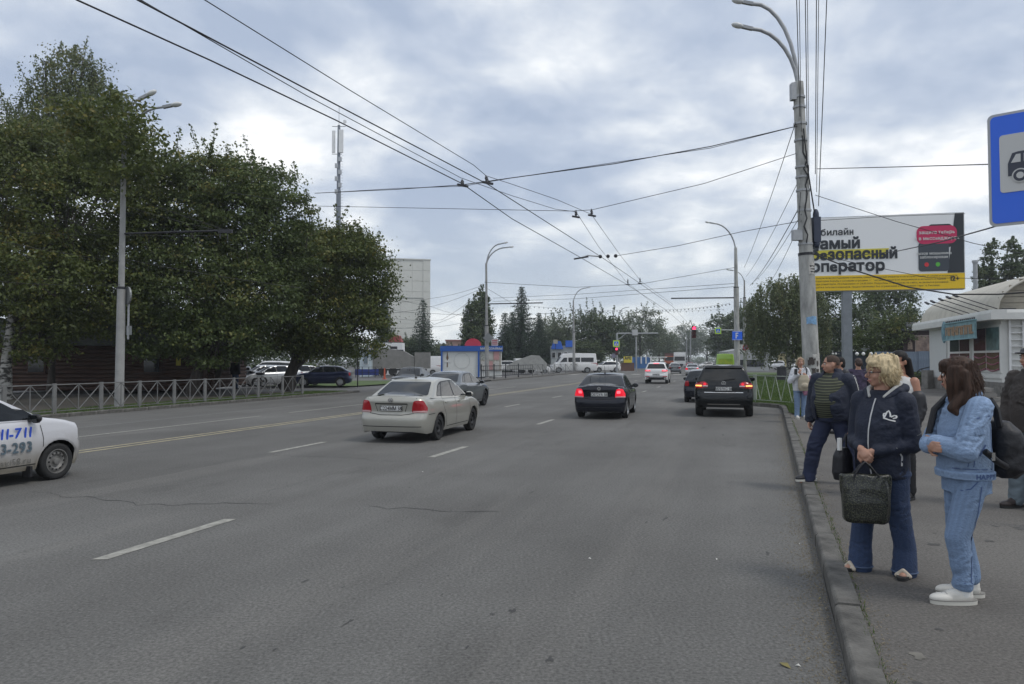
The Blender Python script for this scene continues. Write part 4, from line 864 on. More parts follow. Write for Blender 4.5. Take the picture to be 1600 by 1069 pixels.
# ------------------------------------------------------------------ trees
LM_MAPLE = leaf_mat('maple_leaves', (0.064, 0.086, 0.024), (0.115, 0.142, 0.038), (0.22, 0.19, 0.05))
LM_MAPLE2 = leaf_mat('maple_leaves_b', (0.062, 0.088, 0.028), (0.110, 0.145, 0.045), (0.21, 0.19, 0.055))
LM_BIRCH = leaf_mat('birch_leaves', (0.10, 0.125, 0.060), (0.16, 0.19, 0.088), (0.24, 0.21, 0.09))
LM_DARK = leaf_mat('dark_leaves', (0.056, 0.082, 0.040), (0.10, 0.132, 0.060), (0.16, 0.17, 0.065))
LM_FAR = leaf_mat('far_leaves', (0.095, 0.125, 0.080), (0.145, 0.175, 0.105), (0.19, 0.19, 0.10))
LM_FIR = leaf_mat('fir_needles', (0.030, 0.052, 0.032), (0.050, 0.076, 0.044), (0.07, 0.09, 0.05))
def leaf_cloud(cen, rad, per, size, up=.55, droop=0.0, asp=.62, tint0=None):
    """per leaves round each clump centre: bent rhombs; returns vertices, quads, tints"""
    n = len(cen); k = per; c = np.repeat(cen, k, 0); r = np.repeat(rad, k, 0)
    d = rng.normal(0, .48, (n * k, 3)); d[:, 2] *= .6; p = c + d * r
    if droop: p[:, 2] -= droop * r[:, 0] * rng.random(n * k)
    nn = rng.normal(0, .6, (n * k, 3)) + d * .35; nn[:, 2] += up; nn /= np.linalg.norm(nn, axis=1, keepdims=True)
    t = rng.normal(0, 1, (n * k, 3)); t[:, 2] -= .5 + droop; a = np.cross(nn, t); a /= np.linalg.norm(a, axis=1, keepdims=True); b = np.cross(a, nn)
    s = size * rng.uniform(.6, 1.25, (n * k, 1)); v = np.stack([p - b * s * .5, p + a * s * asp * .5 + nn * s * .08, p + b * s * .6, p - a * s * asp * .5 + nn * s * .08], 1).reshape(-1, 3)
    tt = np.repeat(tint0 if tint0 is not None else np.full(n, .4), k) + rng.normal(0, .13, n * k)
    return v, np.arange(n * k * 4).reshape(-1, 4), np.repeat(np.clip(tt, 0, 1), 4)
def crown_points(blobs, n, shell=.62, top=.0):
    vol = np.array([b[3] * b[4] * b[5] for b in blobs]) ** .75; pick = rng.choice(len(blobs), n, p=vol / vol.sum()); B = np.array(blobs)[pick]
    d = rng.normal(0, 1, (n, 3)); d /= np.linalg.norm(d, axis=1, keepdims=True); d[:, 2] += top * rng.random(n)
    rr = shell + (1 - shell) * rng.random(n) ** .6; lump = 1 + .16 * np.sin(d[:, 0] * 5 + pick) * np.cos(d[:, 2] * 4 + pick * 2)
    return B[:, :3] + d * B[:, 3:] * (rr * lump)[:, None], pick, d
def tree(name, label, cat, base, trunk, blobs, n_cl, per, cl_r, leaf, lm, barkm=M_BARK, trunk_r=.2, shoots=0, droop=0.0, group=None, shell=.62, limbs=True, yellow=.25, lean=None, rz=0.0, asp=.62, strands=0):
    """base: ground point; trunk: points relative to base; blobs: crown ellipsoids relative to base"""
    t = thing(name, label, cat, base, rz, group); cen, pick, d = crown_points(blobs, n_cl, shell)
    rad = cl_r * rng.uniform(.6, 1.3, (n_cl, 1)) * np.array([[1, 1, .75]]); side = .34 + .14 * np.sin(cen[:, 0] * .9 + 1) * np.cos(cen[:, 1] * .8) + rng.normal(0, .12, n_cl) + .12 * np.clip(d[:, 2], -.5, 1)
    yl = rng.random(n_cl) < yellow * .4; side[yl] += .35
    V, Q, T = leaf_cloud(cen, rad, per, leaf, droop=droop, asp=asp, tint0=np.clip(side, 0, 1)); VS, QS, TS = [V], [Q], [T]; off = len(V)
    mbw = MB()
    if shoots:                          # upright young shoots that break the outline
        up = cen[(d[:, 2] > .15)]; sel = up[rng.choice(len(up), min(shoots, len(up)), replace=False)] if len(up) else up
        pts = []; rr = []
        for c in sel:
            h = rng.uniform(.5, 1.5) * min(1.6, cl_r * 1.6); ln = np.array([rng.normal(0, .25), rng.normal(0, .25), 1.0]); m = 7
            for q in range(m): pts.append(c + ln * h * (.2 + q / m)); rr.append(cl_r * .34 * (1.15 - .8 * q / m))
            mbw.tube([c, c + ln * h * 1.05], [.018, .006], 4, cap=False)
        if pts:
            pts = np.array(pts); v, q, tt = leaf_cloud(pts, np.array(rr)[:, None] * np.ones((1, 3)), max(5, per // 8), leaf, asp=asp, tint0=np.full(len(pts), .45)); VS.append(v); QS.append(q + off); TS.append(tt); off += len(v)
    if strands:                         # hanging twigs of a birch or willow
        cc, pk, dd = crown_points(blobs, strands, .8); low = cc; m = 10; L = rng.uniform(.6, 2.0, strands) * cl_r * 1.8
        pts = np.concatenate([low + np.stack([np.zeros(strands), np.zeros(strands), -L * q / m], 1) + rng.normal(0, .04, (strands, 3)) for q in range(m)])
        v, q, tt = leaf_cloud(pts, np.full((len(pts), 1), cl_r * .10) * np.ones((1, 3)), 3, leaf, up=.1, droop=.5, asp=asp, tint0=np.tile(rng.normal(.45, .15, strands), m)); VS.append(v); QS.append(q + off); TS.append(tt)
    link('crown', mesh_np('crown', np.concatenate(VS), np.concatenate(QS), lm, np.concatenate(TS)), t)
    tp = [Vector(p) for p in trunk]; mb = MB(); k = len(tp); rs = [trunk_r * (1.25 if i == 0 else 1 - .62 * i / max(1, k - 1)) for i in range(k)]
    mb.tube(tp, rs, 10); ml = MB()
    if limbs:
        for i, bl in enumerate(blobs):
            if bl[1] < -3: continue
            e = Vector(bl[:3]); s_ = tp[max(1, k - 2 - (i % max(1, k - 2)))] if k > 2 else tp[-1]; mid = s_.lerp(e, .5) + Vector((random.uniform(-.2, .2), random.uniform(-.2, .2), -.15)); r0 = trunk_r * .38
            ml.tube([s_, mid, e], [r0, r0 * .6, r0 * .3], 6, cap=False)
            sub = cen[pick == i]
            for c in sub[::max(1, len(sub) // 14)]:
                c = Vector(c); q = e.lerp(c, .45); q.z -= .1; ml.tube([mid.lerp(e, random.uniform(.3, 1)), q, c], [r0 * .3, r0 * .2, .008], 4, cap=False)
    ml.add(mbw.v, mbw.f); o = mb.build('trunk', barkm, t, 60)
    if ml.v: ml.build('limb', M_BARK, t, 60)['kind'] = 'stuff'
    return t
M_BIRCHB = mat('birch_bark', (0.30, 0.29, 0.27), .85, var=0, bump=.3, bscale=10); 
def _bb():
    m = M_BIRCHB; t = m.node_tree; b = t.nodes['Principled BSDF']; c = t.nodes.new('ShaderNodeTexCoord'); mp = t.nodes.new('ShaderNodeMapping'); mp.inputs['Scale'].default_value = (3, 3, 7); n = t.nodes.new('ShaderNodeTexNoise'); n.inputs['Scale'].default_value = 1.3; n.inputs['Detail'].default_value = 5
    t.links.new(c.outputs['Object'], mp.inputs[0]); t.links.new(mp.outputs[0], n.inputs['Vector']); r = t.nodes.new('ShaderNodeValToRGB'); t.links.new(n.outputs[0], r.inputs[0]); r.color_ramp.elements[0].position = .42; r.color_ramp.elements[0].color = (.03, .028, .025, 1); r.color_ramp.elements[1].position = .54; r.color_ramp.elements[1].color = (.36, .35, .32, 1); t.links.new(r.outputs[0], b.inputs['Base Color'])
_bb()
def rel(base, px, py, Y): return P(px, py, Y) - base
def blob(base, px, py, Y, rx, rz, ry=None):
    """crown lobe given by its centre pixel, depth and pixel radii"""
    c = rel(base, px, py, Y); s = Y / F_PX; return (c.x, c.y, c.z, rx * s, ry if ry else rx * s * .8, rz * s)
VZ = 0.085
# the row of big maples behind the left fence, from left to right
b = P(8, 563, 29.5); b.z = VZ
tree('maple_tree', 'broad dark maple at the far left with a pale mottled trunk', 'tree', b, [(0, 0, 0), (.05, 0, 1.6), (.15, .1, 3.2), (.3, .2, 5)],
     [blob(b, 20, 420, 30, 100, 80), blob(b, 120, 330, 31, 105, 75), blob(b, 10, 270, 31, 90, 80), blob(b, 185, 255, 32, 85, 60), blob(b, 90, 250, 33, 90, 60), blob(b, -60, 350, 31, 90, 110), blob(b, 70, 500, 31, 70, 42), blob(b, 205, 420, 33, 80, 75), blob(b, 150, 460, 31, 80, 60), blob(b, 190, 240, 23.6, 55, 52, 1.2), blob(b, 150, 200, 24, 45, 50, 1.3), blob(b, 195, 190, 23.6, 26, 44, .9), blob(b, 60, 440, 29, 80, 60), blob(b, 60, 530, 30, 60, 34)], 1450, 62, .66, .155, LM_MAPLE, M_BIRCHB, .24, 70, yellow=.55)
b = P(75, 563, 40); b.z = VZ
tree('birch_tree', 'tall airy birch whose top rises above the maples at far left', 'tree', b, [(0, 0, 0), (.2, 0, 4), (.5, 0, 9), (1.2, 0, 14), (1.7, 0, 18)],
     [blob(b, 110, 110, 40, 42, 50), blob(b, 140, 165, 40, 62, 50), blob(b, 75, 175, 40, 48, 60), blob(b, 180, 185, 40, 34, 42), blob(b, 25, 195, 41, 36, 50), blob(b, 110, 235, 41, 120, 55), blob(b, -30, 220, 41, 40, 60), blob(b, 70, 95, 40, 14, 20), blob(b, 150, 110, 40, 20, 26)], 660, 44, .62, .145, LM_BIRCH, M_BIRCHB, .2, 40, droop=.8, yellow=.3, shell=.35, strands=520)
b = P(300, 563, 33.5); b.z = VZ
tree('maple_tree', 'large full maple in the centre of the left row behind the lamp bracket', 'tree', b, [(0, 0, 0), (.3, 0, 1.2), (.9, .1, 2.4), (1.2, .2, 4)],
     [blob(b, 340, 320, 34, 95, 80), blob(b, 400, 350, 34, 90, 70), blob(b, 270, 330, 34, 75, 70), blob(b, 330, 280, 34.5, 60, 45), blob(b, 430, 300, 35, 45, 40), blob(b, 300, 450, 32.5, 90, 70), blob(b, 390, 460, 33, 85, 70), blob(b, 240, 520, 32.5, 60, 45), blob(b, 340, 530, 32.5, 75, 40), blob(b, 450, 400, 34.5, 55, 60)], 1300, 62, .66, .15, LM_MAPLE2, M_BARK, .26, 90, yellow=.35)
b = P(455, 563, 38); b.z = VZ
tree('maple_tree', 'rounded maple at the right end of the left row with a dark leaning trunk', 'tree', b, [(-.25, 0, 0), (0, 0, .9), (.55, 0, 2.2), (1.3, .1, 3.4), (1.8, .1, 4.6)],
     [blob(b, 520, 420, 38, 85, 60), blob(b, 560, 440, 38, 55, 60), blob(b, 480, 400, 38.5, 60, 50), blob(b, 540, 390, 38.5, 50, 38), blob(b, 560, 510, 37.5, 50, 50), blob(b, 500, 500, 37.5, 75, 55), blob(b, 440, 500, 37, 60, 60), blob(b, 590, 470, 38, 24, 50), blob(b, 490, 540, 37.5, 50, 18)], 1050, 62, .66, .15, LM_MAPLE, M_BARK, .34, 60, yellow=.6)
b = P(352, 563, 38); b.z = VZ
tree('maple_tree', 'low spreading maple behind the log house, two slanting trunks below its shade', 'tree', b, [(-.9, 0, 0), (-.2, 0, 1.2), (.9, .1, 2.6), (1.6, .2, 4.5)],
     [blob(b, 400, 520, 38.5, 80, 42), blob(b, 330, 470, 39, 90, 60), blob(b, 200, 480, 39, 90, 60), blob(b, 90, 460, 39, 90, 70), blob(b, 280, 400, 39.5, 110, 70)], 520, 44, .8, .17, LM_DARK, M_BARK, .22, 0, yellow=.2)
b = P(80, 563, 35.5); b.z = VZ
tree('linden_tree', 'dark slender-trunked tree in front of the log house', 'tree', b, [(0, 0, 0), (.05, 0, 1.4), (.25, 0, 2.8), (.3, 0, 5)],
     [blob(b, 100, 470, 36, 80, 60), blob(b, 60, 380, 36, 90, 70), blob(b, 150, 400, 36, 70, 70)], 260, 44, .7, .16, LM_DARK, M_BARK, .17, 0, yellow=.2)
# ---- conifers
def conifer(base, h, r, label, group=None, lm=LM_FIR, dens=1.0, bare=0.0, seed=0):
    t = thing('spruce_tree', label, 'tree', base, seed * 1.3, group); pts = []; rr = []; n = int(h * 3.2); mb = MB(); mb.tube([(0, 0, 0), (0, 0, h * .5), (0, 0, h * .99)], [h * .014, h * .010, .015], 7)
    for i in range(n):
        f = i / n; z = h * (.06 + bare + (.93 - bare) * f); R_ = r * (1 - f) ** .85 * rng.uniform(.75, 1.12) + .08; m = max(4, int(9 * (1 - f) + 3)); a0 = rng.uniform(0, 6)
        for j in range(m):
            a = a0 + 6.283 * j / m + rng.normal(0, .15); e = R_ * rng.uniform(.7, 1.1); st = max(2, int(e / .22))
            mb.tube([(0, 0, z), (e * .9 * math.cos(a), e * .9 * math.sin(a), z - e * .28)], [.02, .006], 3, cap=False)
            for q in range(1, st + 1):
                u = q / st; pts.append((e * u * math.cos(a), e * u * math.sin(a), z - e * .30 * u + e * .12 * u * u)); rr.append(.16 + .24 * (1 - u) * R_ / r + .05)
    pts = np.array(pts); rr = np.array(rr); V, Q, T = leaf_cloud(pts, rr[:, None] * np.array([[1.2, 1.2, .8]]), max(4, int(9 * dens)), .30, up=.3, droop=.5, asp=.3)
    link('crown', mesh_np('crown', V, Q, lm, T), t); mb.build('trunk', M_BARK, t); return t
def gbase(px, Y, z=0.0): p = P(px, 563, Y); p.z = z; return p
conifer(gbase(661, 88), 9.2, 2.7, 'lone spruce standing in front of the pale tower block', seed=1, dens=.6)
c1 = conifer(gbase(815, 112), 13.2, 4.3, 'tallest spruce of the group behind the kiosk, with a pointed top', seed=2)
conifer(gbase(789, 106), 8.8, 2.6, 'narrow dark spruce left of the tallest spruce', seed=3)
def copy_thing(o, base, sc, rz, label, group=None):
    c = copy_tree(o); c.location = base; c.scale = sc if hasattr(sc, '__len__') else (sc, sc, sc); c.rotation_euler = (0, 0, rz); c['label'] = label
    if group: c['group'] = group
    elif 'group' in c: del c['group']
    return c
copy_thing(c1, gbase(842, 118), (.85, .85, .72), 2.0, 'shorter spruce just right of the tallest spruce')
copy_thing(c1, gbase(800, 122), (.9, .9, .75), 4.0, 'spruce half hidden behind the tallest spruce')
copy_thing(c1, gbase(600, 90), (.55, .55, .75), 1.0, 'dark spruce at the edge of the maple crown beside the tower block')
# ---- poplars
def column_tree(name, base, h, r, label, lm, n=420, per=34, leaf=.27, group=None):
    bl = [(0, 0, h * f, r * g, r * g, h * .16) for f, g in ((.22, .75), (.38, 1.0), (.54, 1.0), (.70, .85), (.86, .55))]; bl.append((r * .3, 0, h * .94, r * .3, r * .3, h * .08))
    return tree(name, label, 'tree', base, [(0, 0, 0), (0, 0, h * .4), (0, 0, h * .85)], bl, n, per, r * .36, leaf, lm, M_BARK, .25, 20, group=group, limbs=False, shell=.5, yellow=.1)
pop = column_tree('poplar_tree', gbase(736, 98), 9.6, 1.35, 'left one of the pair of columnar poplars behind the kiosk', LM_DARK)
copy_thing(pop, gbase(755, 100), (1.05, 1.05, 1.15), 2.0, 'taller right one of the pair of columnar poplars behind the kiosk')
PP = LM_DARK
pp = column_tree('poplar_tree', gbase(1548, 75), 13.5, 1.2, 'thin poplar above the shop roof, left of the taller poplars', LM_DARK, 330, 30, .28)
copy_thing(pp, gbase(1583, 76), (1.2, 1.2, 1.03), 1.0, 'tallest poplar above the shop roof beside the bus stop sign')
copy_thing(pp, gbase(1606, 77), (1.2, 1.2, .96), 3.0, 'poplar above the shop roof cut by the frame edge')
copy_thing(pp, gbase(1533, 74), (.8, .8, .80), 4.0, 'lowest small poplar just above the curved shop roof')
# ---- broad far trees along both sides of the road: shared shapes
def round_tree(base, h, r, lm, label, name='broadleaf_tree', n=300, per=30, leaf=.32, shoots=26, group=None, yellow=.2, trunkm=M_BARK, droop=0, strands=0):
    bl = [(0, 0, h * .58, r, r * .9, h * .34), (r * .5, 0, h * .72, r * .55, r * .6, h * .24), (-r * .5, .2, h * .66, r * .6, r * .6, h * .24), (.1 * r, 0, h * .84, r * .5, r * .5, h * .16), (-.6 * r, 0, h * .42, r * .5, r * .5, h * .2), (.62 * r, 0, h * .44, r * .5, r * .5, h * .22)]
    return tree(name, label, 'tree', base, [(0, 0, 0), (.05, 0, h * .2), (0, .1, h * .4), (.1, 0, h * .7)], bl, n, per, r * .2, leaf, lm, trunkm, h * .02, shoots, group=group, yellow=yellow, droop=droop, strands=strands, shell=.5)
FTG = 'leafy trees lining the far road'
rt = round_tree(gbase(1000, 150), 12.2, 5.0, LM_FAR, 'rounded tree rising highest behind the left gantry arm')
rt2 = round_tree(gbase(908, 125), 10.2, 5.2, LM_FAR, 'thin-crowned greyish tree behind the white minibus', n=300, per=16, shoots=80)
rt3 = round_tree(gbase(938, 122), 9.2, 3.6, LM_DARK, 'dark green tree right of the greyish thin-crowned tree')
for px, Y, s, rz, lab in ((870, 125, (.9, .9, .62), 1, 'low yellow-green tree between the spruces and the greyish tree'), (858, 135, (.8, .8, .78), 2, 'bushy tree just right of the spruce group'), (960, 150, (.8, .8, .8), 3, 'bushy tree left of the highest rounded tree'), (1030, 175, (.85, .85, .85), 4, 'tree right of the highest rounded tree, by the curved lamp'),
                          (1043, 190, (.8, .8, .72), 5, 'tree nearest the white lorry on its left'), (975, 170, (.9, .9, .75), 6, 'tree between the two gantry posts'), (1076, 300, (1.6, 1.6, 1.35), 2, 'distant tree at the end of the road left of the red signal'), (1105, 310, (1.7, 1.6, 1.15), 3, 'distant tree at the end of the road right of the red signal'),
                          (1058, 330, (1.3, 1.3, .8), 4, 'lowest distant tree straddling the end of the road'), (1128, 260, (1.5, 1.4, 1.0), 1, 'distant tree left of the tall pole on the right'), (985, 190, (1.2, 1.2, .8), 5, 'far bushy tree behind the blue stalls')):
    copy_thing(rt, gbase(px, Y), s, rz, lab)
for px, Y, s, rz, lab in ((892, 118, (.8, .8, .55), 1, 'low dark tree behind the blue-roofed kiosk'), (920, 116, (.9, .9, .5), 2, 'low dark tree behind the white minibus'), (1150, 150, (1.5, 1.4, 1.25), 3, 'dark tree behind the tall pole on the right'), (1168, 130, (1.3, 1.2, 1.2), 2, 'dark tree left of the willow'), (690, 120, (1, 1, .45), 4, 'low green bush-like tree right of the lone spruce'), (640, 105, (1.0, 1, .52), 5, 'green tree at the foot of the tower block')):
    copy_thing(rt3, gbase(px, Y), s, rz, lab)
# ---- right side: willow-like birch over the lawn, big trees behind the hoarding
b = gbase(1232, 60, WALK_Z)
tree('weeping_birch', 'large weeping birch with hanging branches over the lawn', 'tree', b, [(0, 0, 0), (.05, 0, 2), (-.1, 0, 4), (-.2, 0, 7)],
     [blob(b, 1215, 480, 60, 46, 45), blob(b, 1235, 455, 60, 30, 25), blob(b, 1195, 515, 60, 30, 32), blob(b, 1240, 515, 60, 36, 36), blob(b, 1262, 480, 60, 32, 42), blob(b, 1270, 520, 60, 28, 28)], 420, 30, .55, .20, LM_BIRCH, M_BIRCHB, .2, 20, droop=1.2, strands=1300, yellow=.1, asp=.45, shell=.4)
b = gbase(1345, 70, WALK_Z)
tree('broadleaf_tree', 'dark green tree directly behind the hoarding pole', 'tree', b, [(0, 0, 0), (0, 0, 3), (.2, 0, 6)], [blob(b, 1300, 490, 70, 40, 50), blob(b, 1290, 545, 70, 40, 30), blob(b, 1335, 520, 70, 40, 40)], 330, 34, .85, .24, LM_DARK, M_BARK, .25, 30, yellow=.1)
b = gbase(1388, 78, WALK_Z)
tree('broadleaf_tree', 'big dark tree right of the hoarding pole, reaching up to the yellow band', 'tree', b, [(0, 0, 0), (0, 0, 3), (.2, 0, 6)], [blob(b, 1390, 480, 78, 42, 42), blob(b, 1360, 510, 78, 40, 40), blob(b, 1415, 480, 78, 22, 34), blob(b, 1375, 455, 79, 34, 28)], 330, 34, .9, .25, LM_DARK, M_BARK, .25, 40, yellow=.1)
b = gbase(1390, 58, WALK_Z)
tree('young_tree', 'lighter green young tree behind the blue fence, left of the brown kiosk', 'tree', b, [(0, 0, 0), (0, 0, 1.5), (0, 0, 3)], [blob(b, 1385, 525, 58, 28, 26), blob(b, 1410, 515, 58, 22, 22), blob(b, 1355, 540, 58, 22, 20)], 190, 34, .6, .2, LM_MAPLE2, M_BARK, .1, 20, yellow=.15)
def bush(name, label, base, r, h, lm, n=60, per=26, leaf=.12, cat='bush', group=None):
    t = thing(name, label, cat, base, 0, group); cen, pk, d = crown_points([(0, 0, h * .5, r, r, h * .5)], n, .4); V, Q, T = leaf_cloud(cen, np.full((n, 3), r * .3), per, leaf); link('foliage', mesh_np('foliage', V, Q, lm, T), t)
    mb = MB()
    for k in range(5): mb.tube([(0, 0, 0), (r * .4 * math.cos(k * 1.3), r * .4 * math.sin(k * 1.3), h * .6)], [.02, .008], 4)
    mb.build('stem', M_BARK, t); return t
bu = bush('bush', 'small green bush at the foot of the shop corner by the railing', gbase(1437, 44, WALK_Z), .7, .9, LM_MAPLE2)
for px, Y, s, lab in ((1420, 47, .7, 'low bush along the blue fence left of the railing'), (485, 52, 1.5, 'small bush behind the dark blue hatchback'),):
    c = copy_tree(bu); c.location = gbase(px, Y, .08); c.scale = (s, s, s); c['label'] = lab

# ---- far woods that read as one dark band behind everything
def woods(name, pts, h, dep, n, leaf, lm):
    cen = []
    for i in range(n):
        u = rng.random() * (len(pts) - 1); k = int(u); a, b = Vector(pts[k]), Vector(pts[k + 1]); q = a.lerp(b, u - k); hh = h * (.72 + .28 * math.sin(q.x * .21) * math.cos(q.x * .083 + 1)); cen.append((q.x + rng.normal(0, .6), q.y + rng.uniform(0, dep), rng.random() ** .8 * hh))
    cen = np.array(cen); rad = np.full((n, 3), h * .26); V, Q, T = leaf_cloud(cen, rad, 26, leaf); o = link(name, mesh_np(name, V, Q, lm, T)); return tag(o, kind='stuff')
woods('woods', [gbase(-250, 62), gbase(200, 66), gbase(420, 80), gbase(560, 96)], 5.2, 6, 620, .34, LM_DARK)
woods('woods.001', [gbase(560, 150), gbase(700, 160), gbase(860, 160), gbase(950, 200), gbase(1030, 330), gbase(1080, 420), gbase(1130, 330), gbase(1170, 170), gbase(1260, 150), gbase(1450, 110)], 6.5, 10, 1000, .5, LM_FAR)
# ------------------------------------------------------------------ street furniture, buildings, wires
def solve_Y(px, fx, z):                 # depth at which the line x = fx(Y) is seen at pixel column px
    a, b = 5.0, 200.0
    for _ in range(60):
        m = (a + b) / 2; q = 800 + F_PX * fx(m) / m
        if q < px: a = m
        else: b = m
    return (a + b) / 2
# ---- steel fence with crossed bars along the left verge
def x_fence(label, pts, z, h, postw, group=None, stuff=False, name='crossbar_fence', m=M_FENCE, mid=True, vees=False):
    pts = [Vector((p[0], p[1], z)) for p in pts]; o = pts[0]; t = thing(name, label, 'fence', o, 0, group); pts = [p - o for p in pts]; br = MB()
    for i, p in enumerate(pts):
        d = (pts[min(i + 1, len(pts) - 1)] - pts[max(i - 1, 0)]).normalized(); mb = MB(); mb.box(p + Vector((0, 0, h * .5)), (postw, .05, h), Matrix.Rotation(math.atan2(d.y, d.x), 3, 'Z')); mb.build('post', m, t)
    for a, b in zip(pts, pts[1:]):
        U = Vector((0, 0, 1)); top, bot = h * .96, h * .08; c = (a + b) / 2; L = [(a + U * top, b + U * top, .035, .03), (a + U * bot, b + U * bot, .022, .022)]
        if vees:
            n = 4
            for k in range(n):
                p, q, r = a.lerp(b, k / n), a.lerp(b, (k + .5) / n), a.lerp(b, (k + 1) / n); L += [(p + U * top, q + U * bot, .018, .018), (q + U * bot, r + U * top, .018, .018)]
        else:
            for p, q in ((a, c), (c, b)): L += [(p + U * top, q + U * bot, .022, .018), (p + U * bot, q + U * top, .022, .018)]
            if mid: L.append((c + U * bot, c + U * top, .022, .022))
        for k, (p, q, w_, h_) in enumerate(L):
            if stuff: br.bar(p, q, w_ * 1.4, h_ * 1.4)
            else: mb = MB(); mb.bar(p, q, w_, h_); mb.build('rail' if k < 2 else 'brace', m, t)
    if stuff: o_ = br.build('brace', m, t); o_['kind'] = 'stuff'
    return t
fl = lambda Y: LKERB(Y) - .46
fp_ = []
for px in (-150, -70, 7.5, 86, 159, 219, 273, 321, 366, 404, 442, 473): Y = solve_Y(px, fl, 0.09); fp_.append((fl(Y), Y))
x_fence('grey steel fence with crossed bars along the left verge under the maples', fp_, .09, .88, .12)
fl2 = lambda Y: LKERB(Y) - .6
Ys = [solve_Y(px, fl2, .09) for px in (832, 848, 866, 884, 900, 916, 930, 944)]
x_fence('far grey crossed-bar fence along the opposite kerb in front of the white minibus', [(fl2(Y), Y) for Y in Ys], .09, 1.15, .16, stuff=True)
Ys = [solve_Y(px, fl2, .09) for px in (990, 1000, 1010, 1020)]
x_fence('farthest crossed-bar fence, beyond the left gantry post', [(fl2(Y), Y) for Y in Ys], .09, 1.1, .16, stuff=True)
# bar railing in front of the kiosk
Ys = [solve_Y(px, fl2, .09) for px in (752, 772, 790, 810, 832)]; o = Vector((fl2(Ys[0]), Ys[0], .09)); t = thing('bar_railing', 'low black bar railing along the kerb in front of the kiosk', 'fence', o)
mb = MB()
for a, b in zip(Ys, Ys[1:]):
    p, q = Vector((fl2(a), a, .09)) - o, Vector((fl2(b), b, .09)) - o; m1 = MB(); m1.bar(p, p + Vector((0, 0, 1.25)), .1, .1); m1.build('post', M_DKMET, t)
    for zz_ in (.25, .75, 1.1): m1 = MB(); m1.bar(p + Vector((0, 0, zz_)), q + Vector((0, 0, zz_)), .04, .05); m1.build('rail', M_DKMET, t)
    for k in range(1, 6): c = p.lerp(q, k / 6); mb.bar(c + Vector((0, 0, .25)), c + Vector((0, 0, 1.1)), .03, .03)
mb.build('baluster', M_DKMET, t)['kind'] = 'stuff'
# lawn fence on the right, slanted bars
lf0 = lambda Y: D(Y) + 13.0 + .0 * Y
fpts = [(RKERB(Y) + .55, Y) for Y in (38, 36.2, 34.4, 32.6)] + [(10.62, 30.6), (10.62, 28.6), (10.45, 26.8), (10.35, 25.2)]
fpts = [(RKERB(Y) + .55, Y) for Y in (46, 43, 40, 37, 34, 31, 28.8, 27.0, 25.0, 22.9, 20.8)]
x_fence('pale lawn fence of slanted bars curving along the end of the bus bay', fpts, WALK_Z + .03, 1.0, .13, m=mat('fence_pale', (.30, .33, .28), .6, var=.15, vscale=8), vees=True)
# ---- poles and lamps
M_POLEW = mat('pole_whitewash', (.30, .30, .29), .85, var=.18, vscale=2.5, bump=.2, bscale=30)
M_LAMP = mat('lamp_housing', (.30, .31, .32), .5, .3); M_LAMPG = mat('lamp_glass', (.62, .63, .62), .25)
def lum_head(mb, mg, a, d):             # luminaire: body and glass at the end of an arm
    d = d.normalized(); q = d.to_track_quat('X', 'Z').to_matrix(); mb.box(a + d * .16, (.36, .11, .09), q); mg.v  # noqa
    b = len(mg.v); tmp = MB(); tmp.ball((0, 0, 0), (.20, .11, .08), 10, 6); mg.add([q @ Vector(v) + a + d * .44 for v in tmp.v], tmp.f)
def lamp_post(name, label, base, h1, r0, h2, r1, arms, group=None, lean=(0, 0), m=M_CONC, sleeve_m=None, tilt=None):
    """lower shaft to h1, thinner upper shaft to h2, arms: list of (dx, dy, rise)"""
    t = thing(name, label, 'lamp post', base, 0, group); L = lambda z: Vector((lean[0] * z, lean[1] * z, z)); mb = MB(); mb.tube([L(-.1), L(h1)], [r0, r0 * .88], 16); mb.build('pole', m, t, 50)
    mb = MB(); mb.tube([L(h1 - .05), L(h2)], [r1, r1 * .75], 14); mb.build('upper_pole', sleeve_m or m, t, 50); mb = MB(); mb.tube([L(h1 - .04), L(h1 + .04)], [r0 * .93, r0 * .93], 14); mb.build('collar', M_DKMET, t)
    for dx, dy, rise in arms:
        p = L(h2 - .4); e = Vector((dx, dy, 0)); pts = [p]
        for k in range(1, 9):
            a = k / 8 * math.pi / 2; pts.append(p + e * (1 - math.cos(a)) + Vector((0, 0, (rise + .4) * math.sin(a))))
        mb = MB(); mb.tube(pts, .058 if r1 > .1 else .038, 8); o = mb.build('lamp_arm', M_GALV, t, 60); dd = (pts[-1] - pts[-2]); dd.z += .02; mb, mg = MB(), MB(); lum_head(mb, mg, pts[-1], dd); mb.build('lamp_head', M_LAMP, o); mg.build('lamp_glass', M_LAMPG, o, 60)
    return t
Y = 24.3; b = Vector((P(187, 563, Y).x, Y, .09))
LP1 = lamp_post('lamp_post', 'pale concrete lamp post standing behind the left fence, its top in the maple leaves', b, 3.95, .145, 9.0, .10, [(.5, 0, 1.25), (1.35, -.1, .95)], m=M_POLEW, lean=(.006, 0))
mb = MB(); mb.tube([(.02, 0, 5.75), (3.5, -.2, 5.82)], .035, 8); mb.bar((3.3, -.2, 5.8), (3.75, -.2, 5.8), .09, .12); mb.bar((3.6, -.2, 5.8), (3.6, -.2, 5.5), .03, .03); mb.bar((3.35, -.2, 5.8), (3.35, -.2, 5.55), .03, .03); mb.build('bracket_arm', M_DKMET, LP1); mb = MB(); mb.tube([(.05, 0, 7.0), (1.9, -.1, 6.4), (3.5, -.2, 5.85)], .008, 4); mb.build('stay_wire', M_WIRE, LP1)
t = thing('road_sign', 'round road sign seen from its edge on the left lamp post, a small plate below', 'sign', b + Vector((.17, .06, 3.7)), 0); M_SBACK = mat('sign_back', (.22, .23, .23), .5, .4)
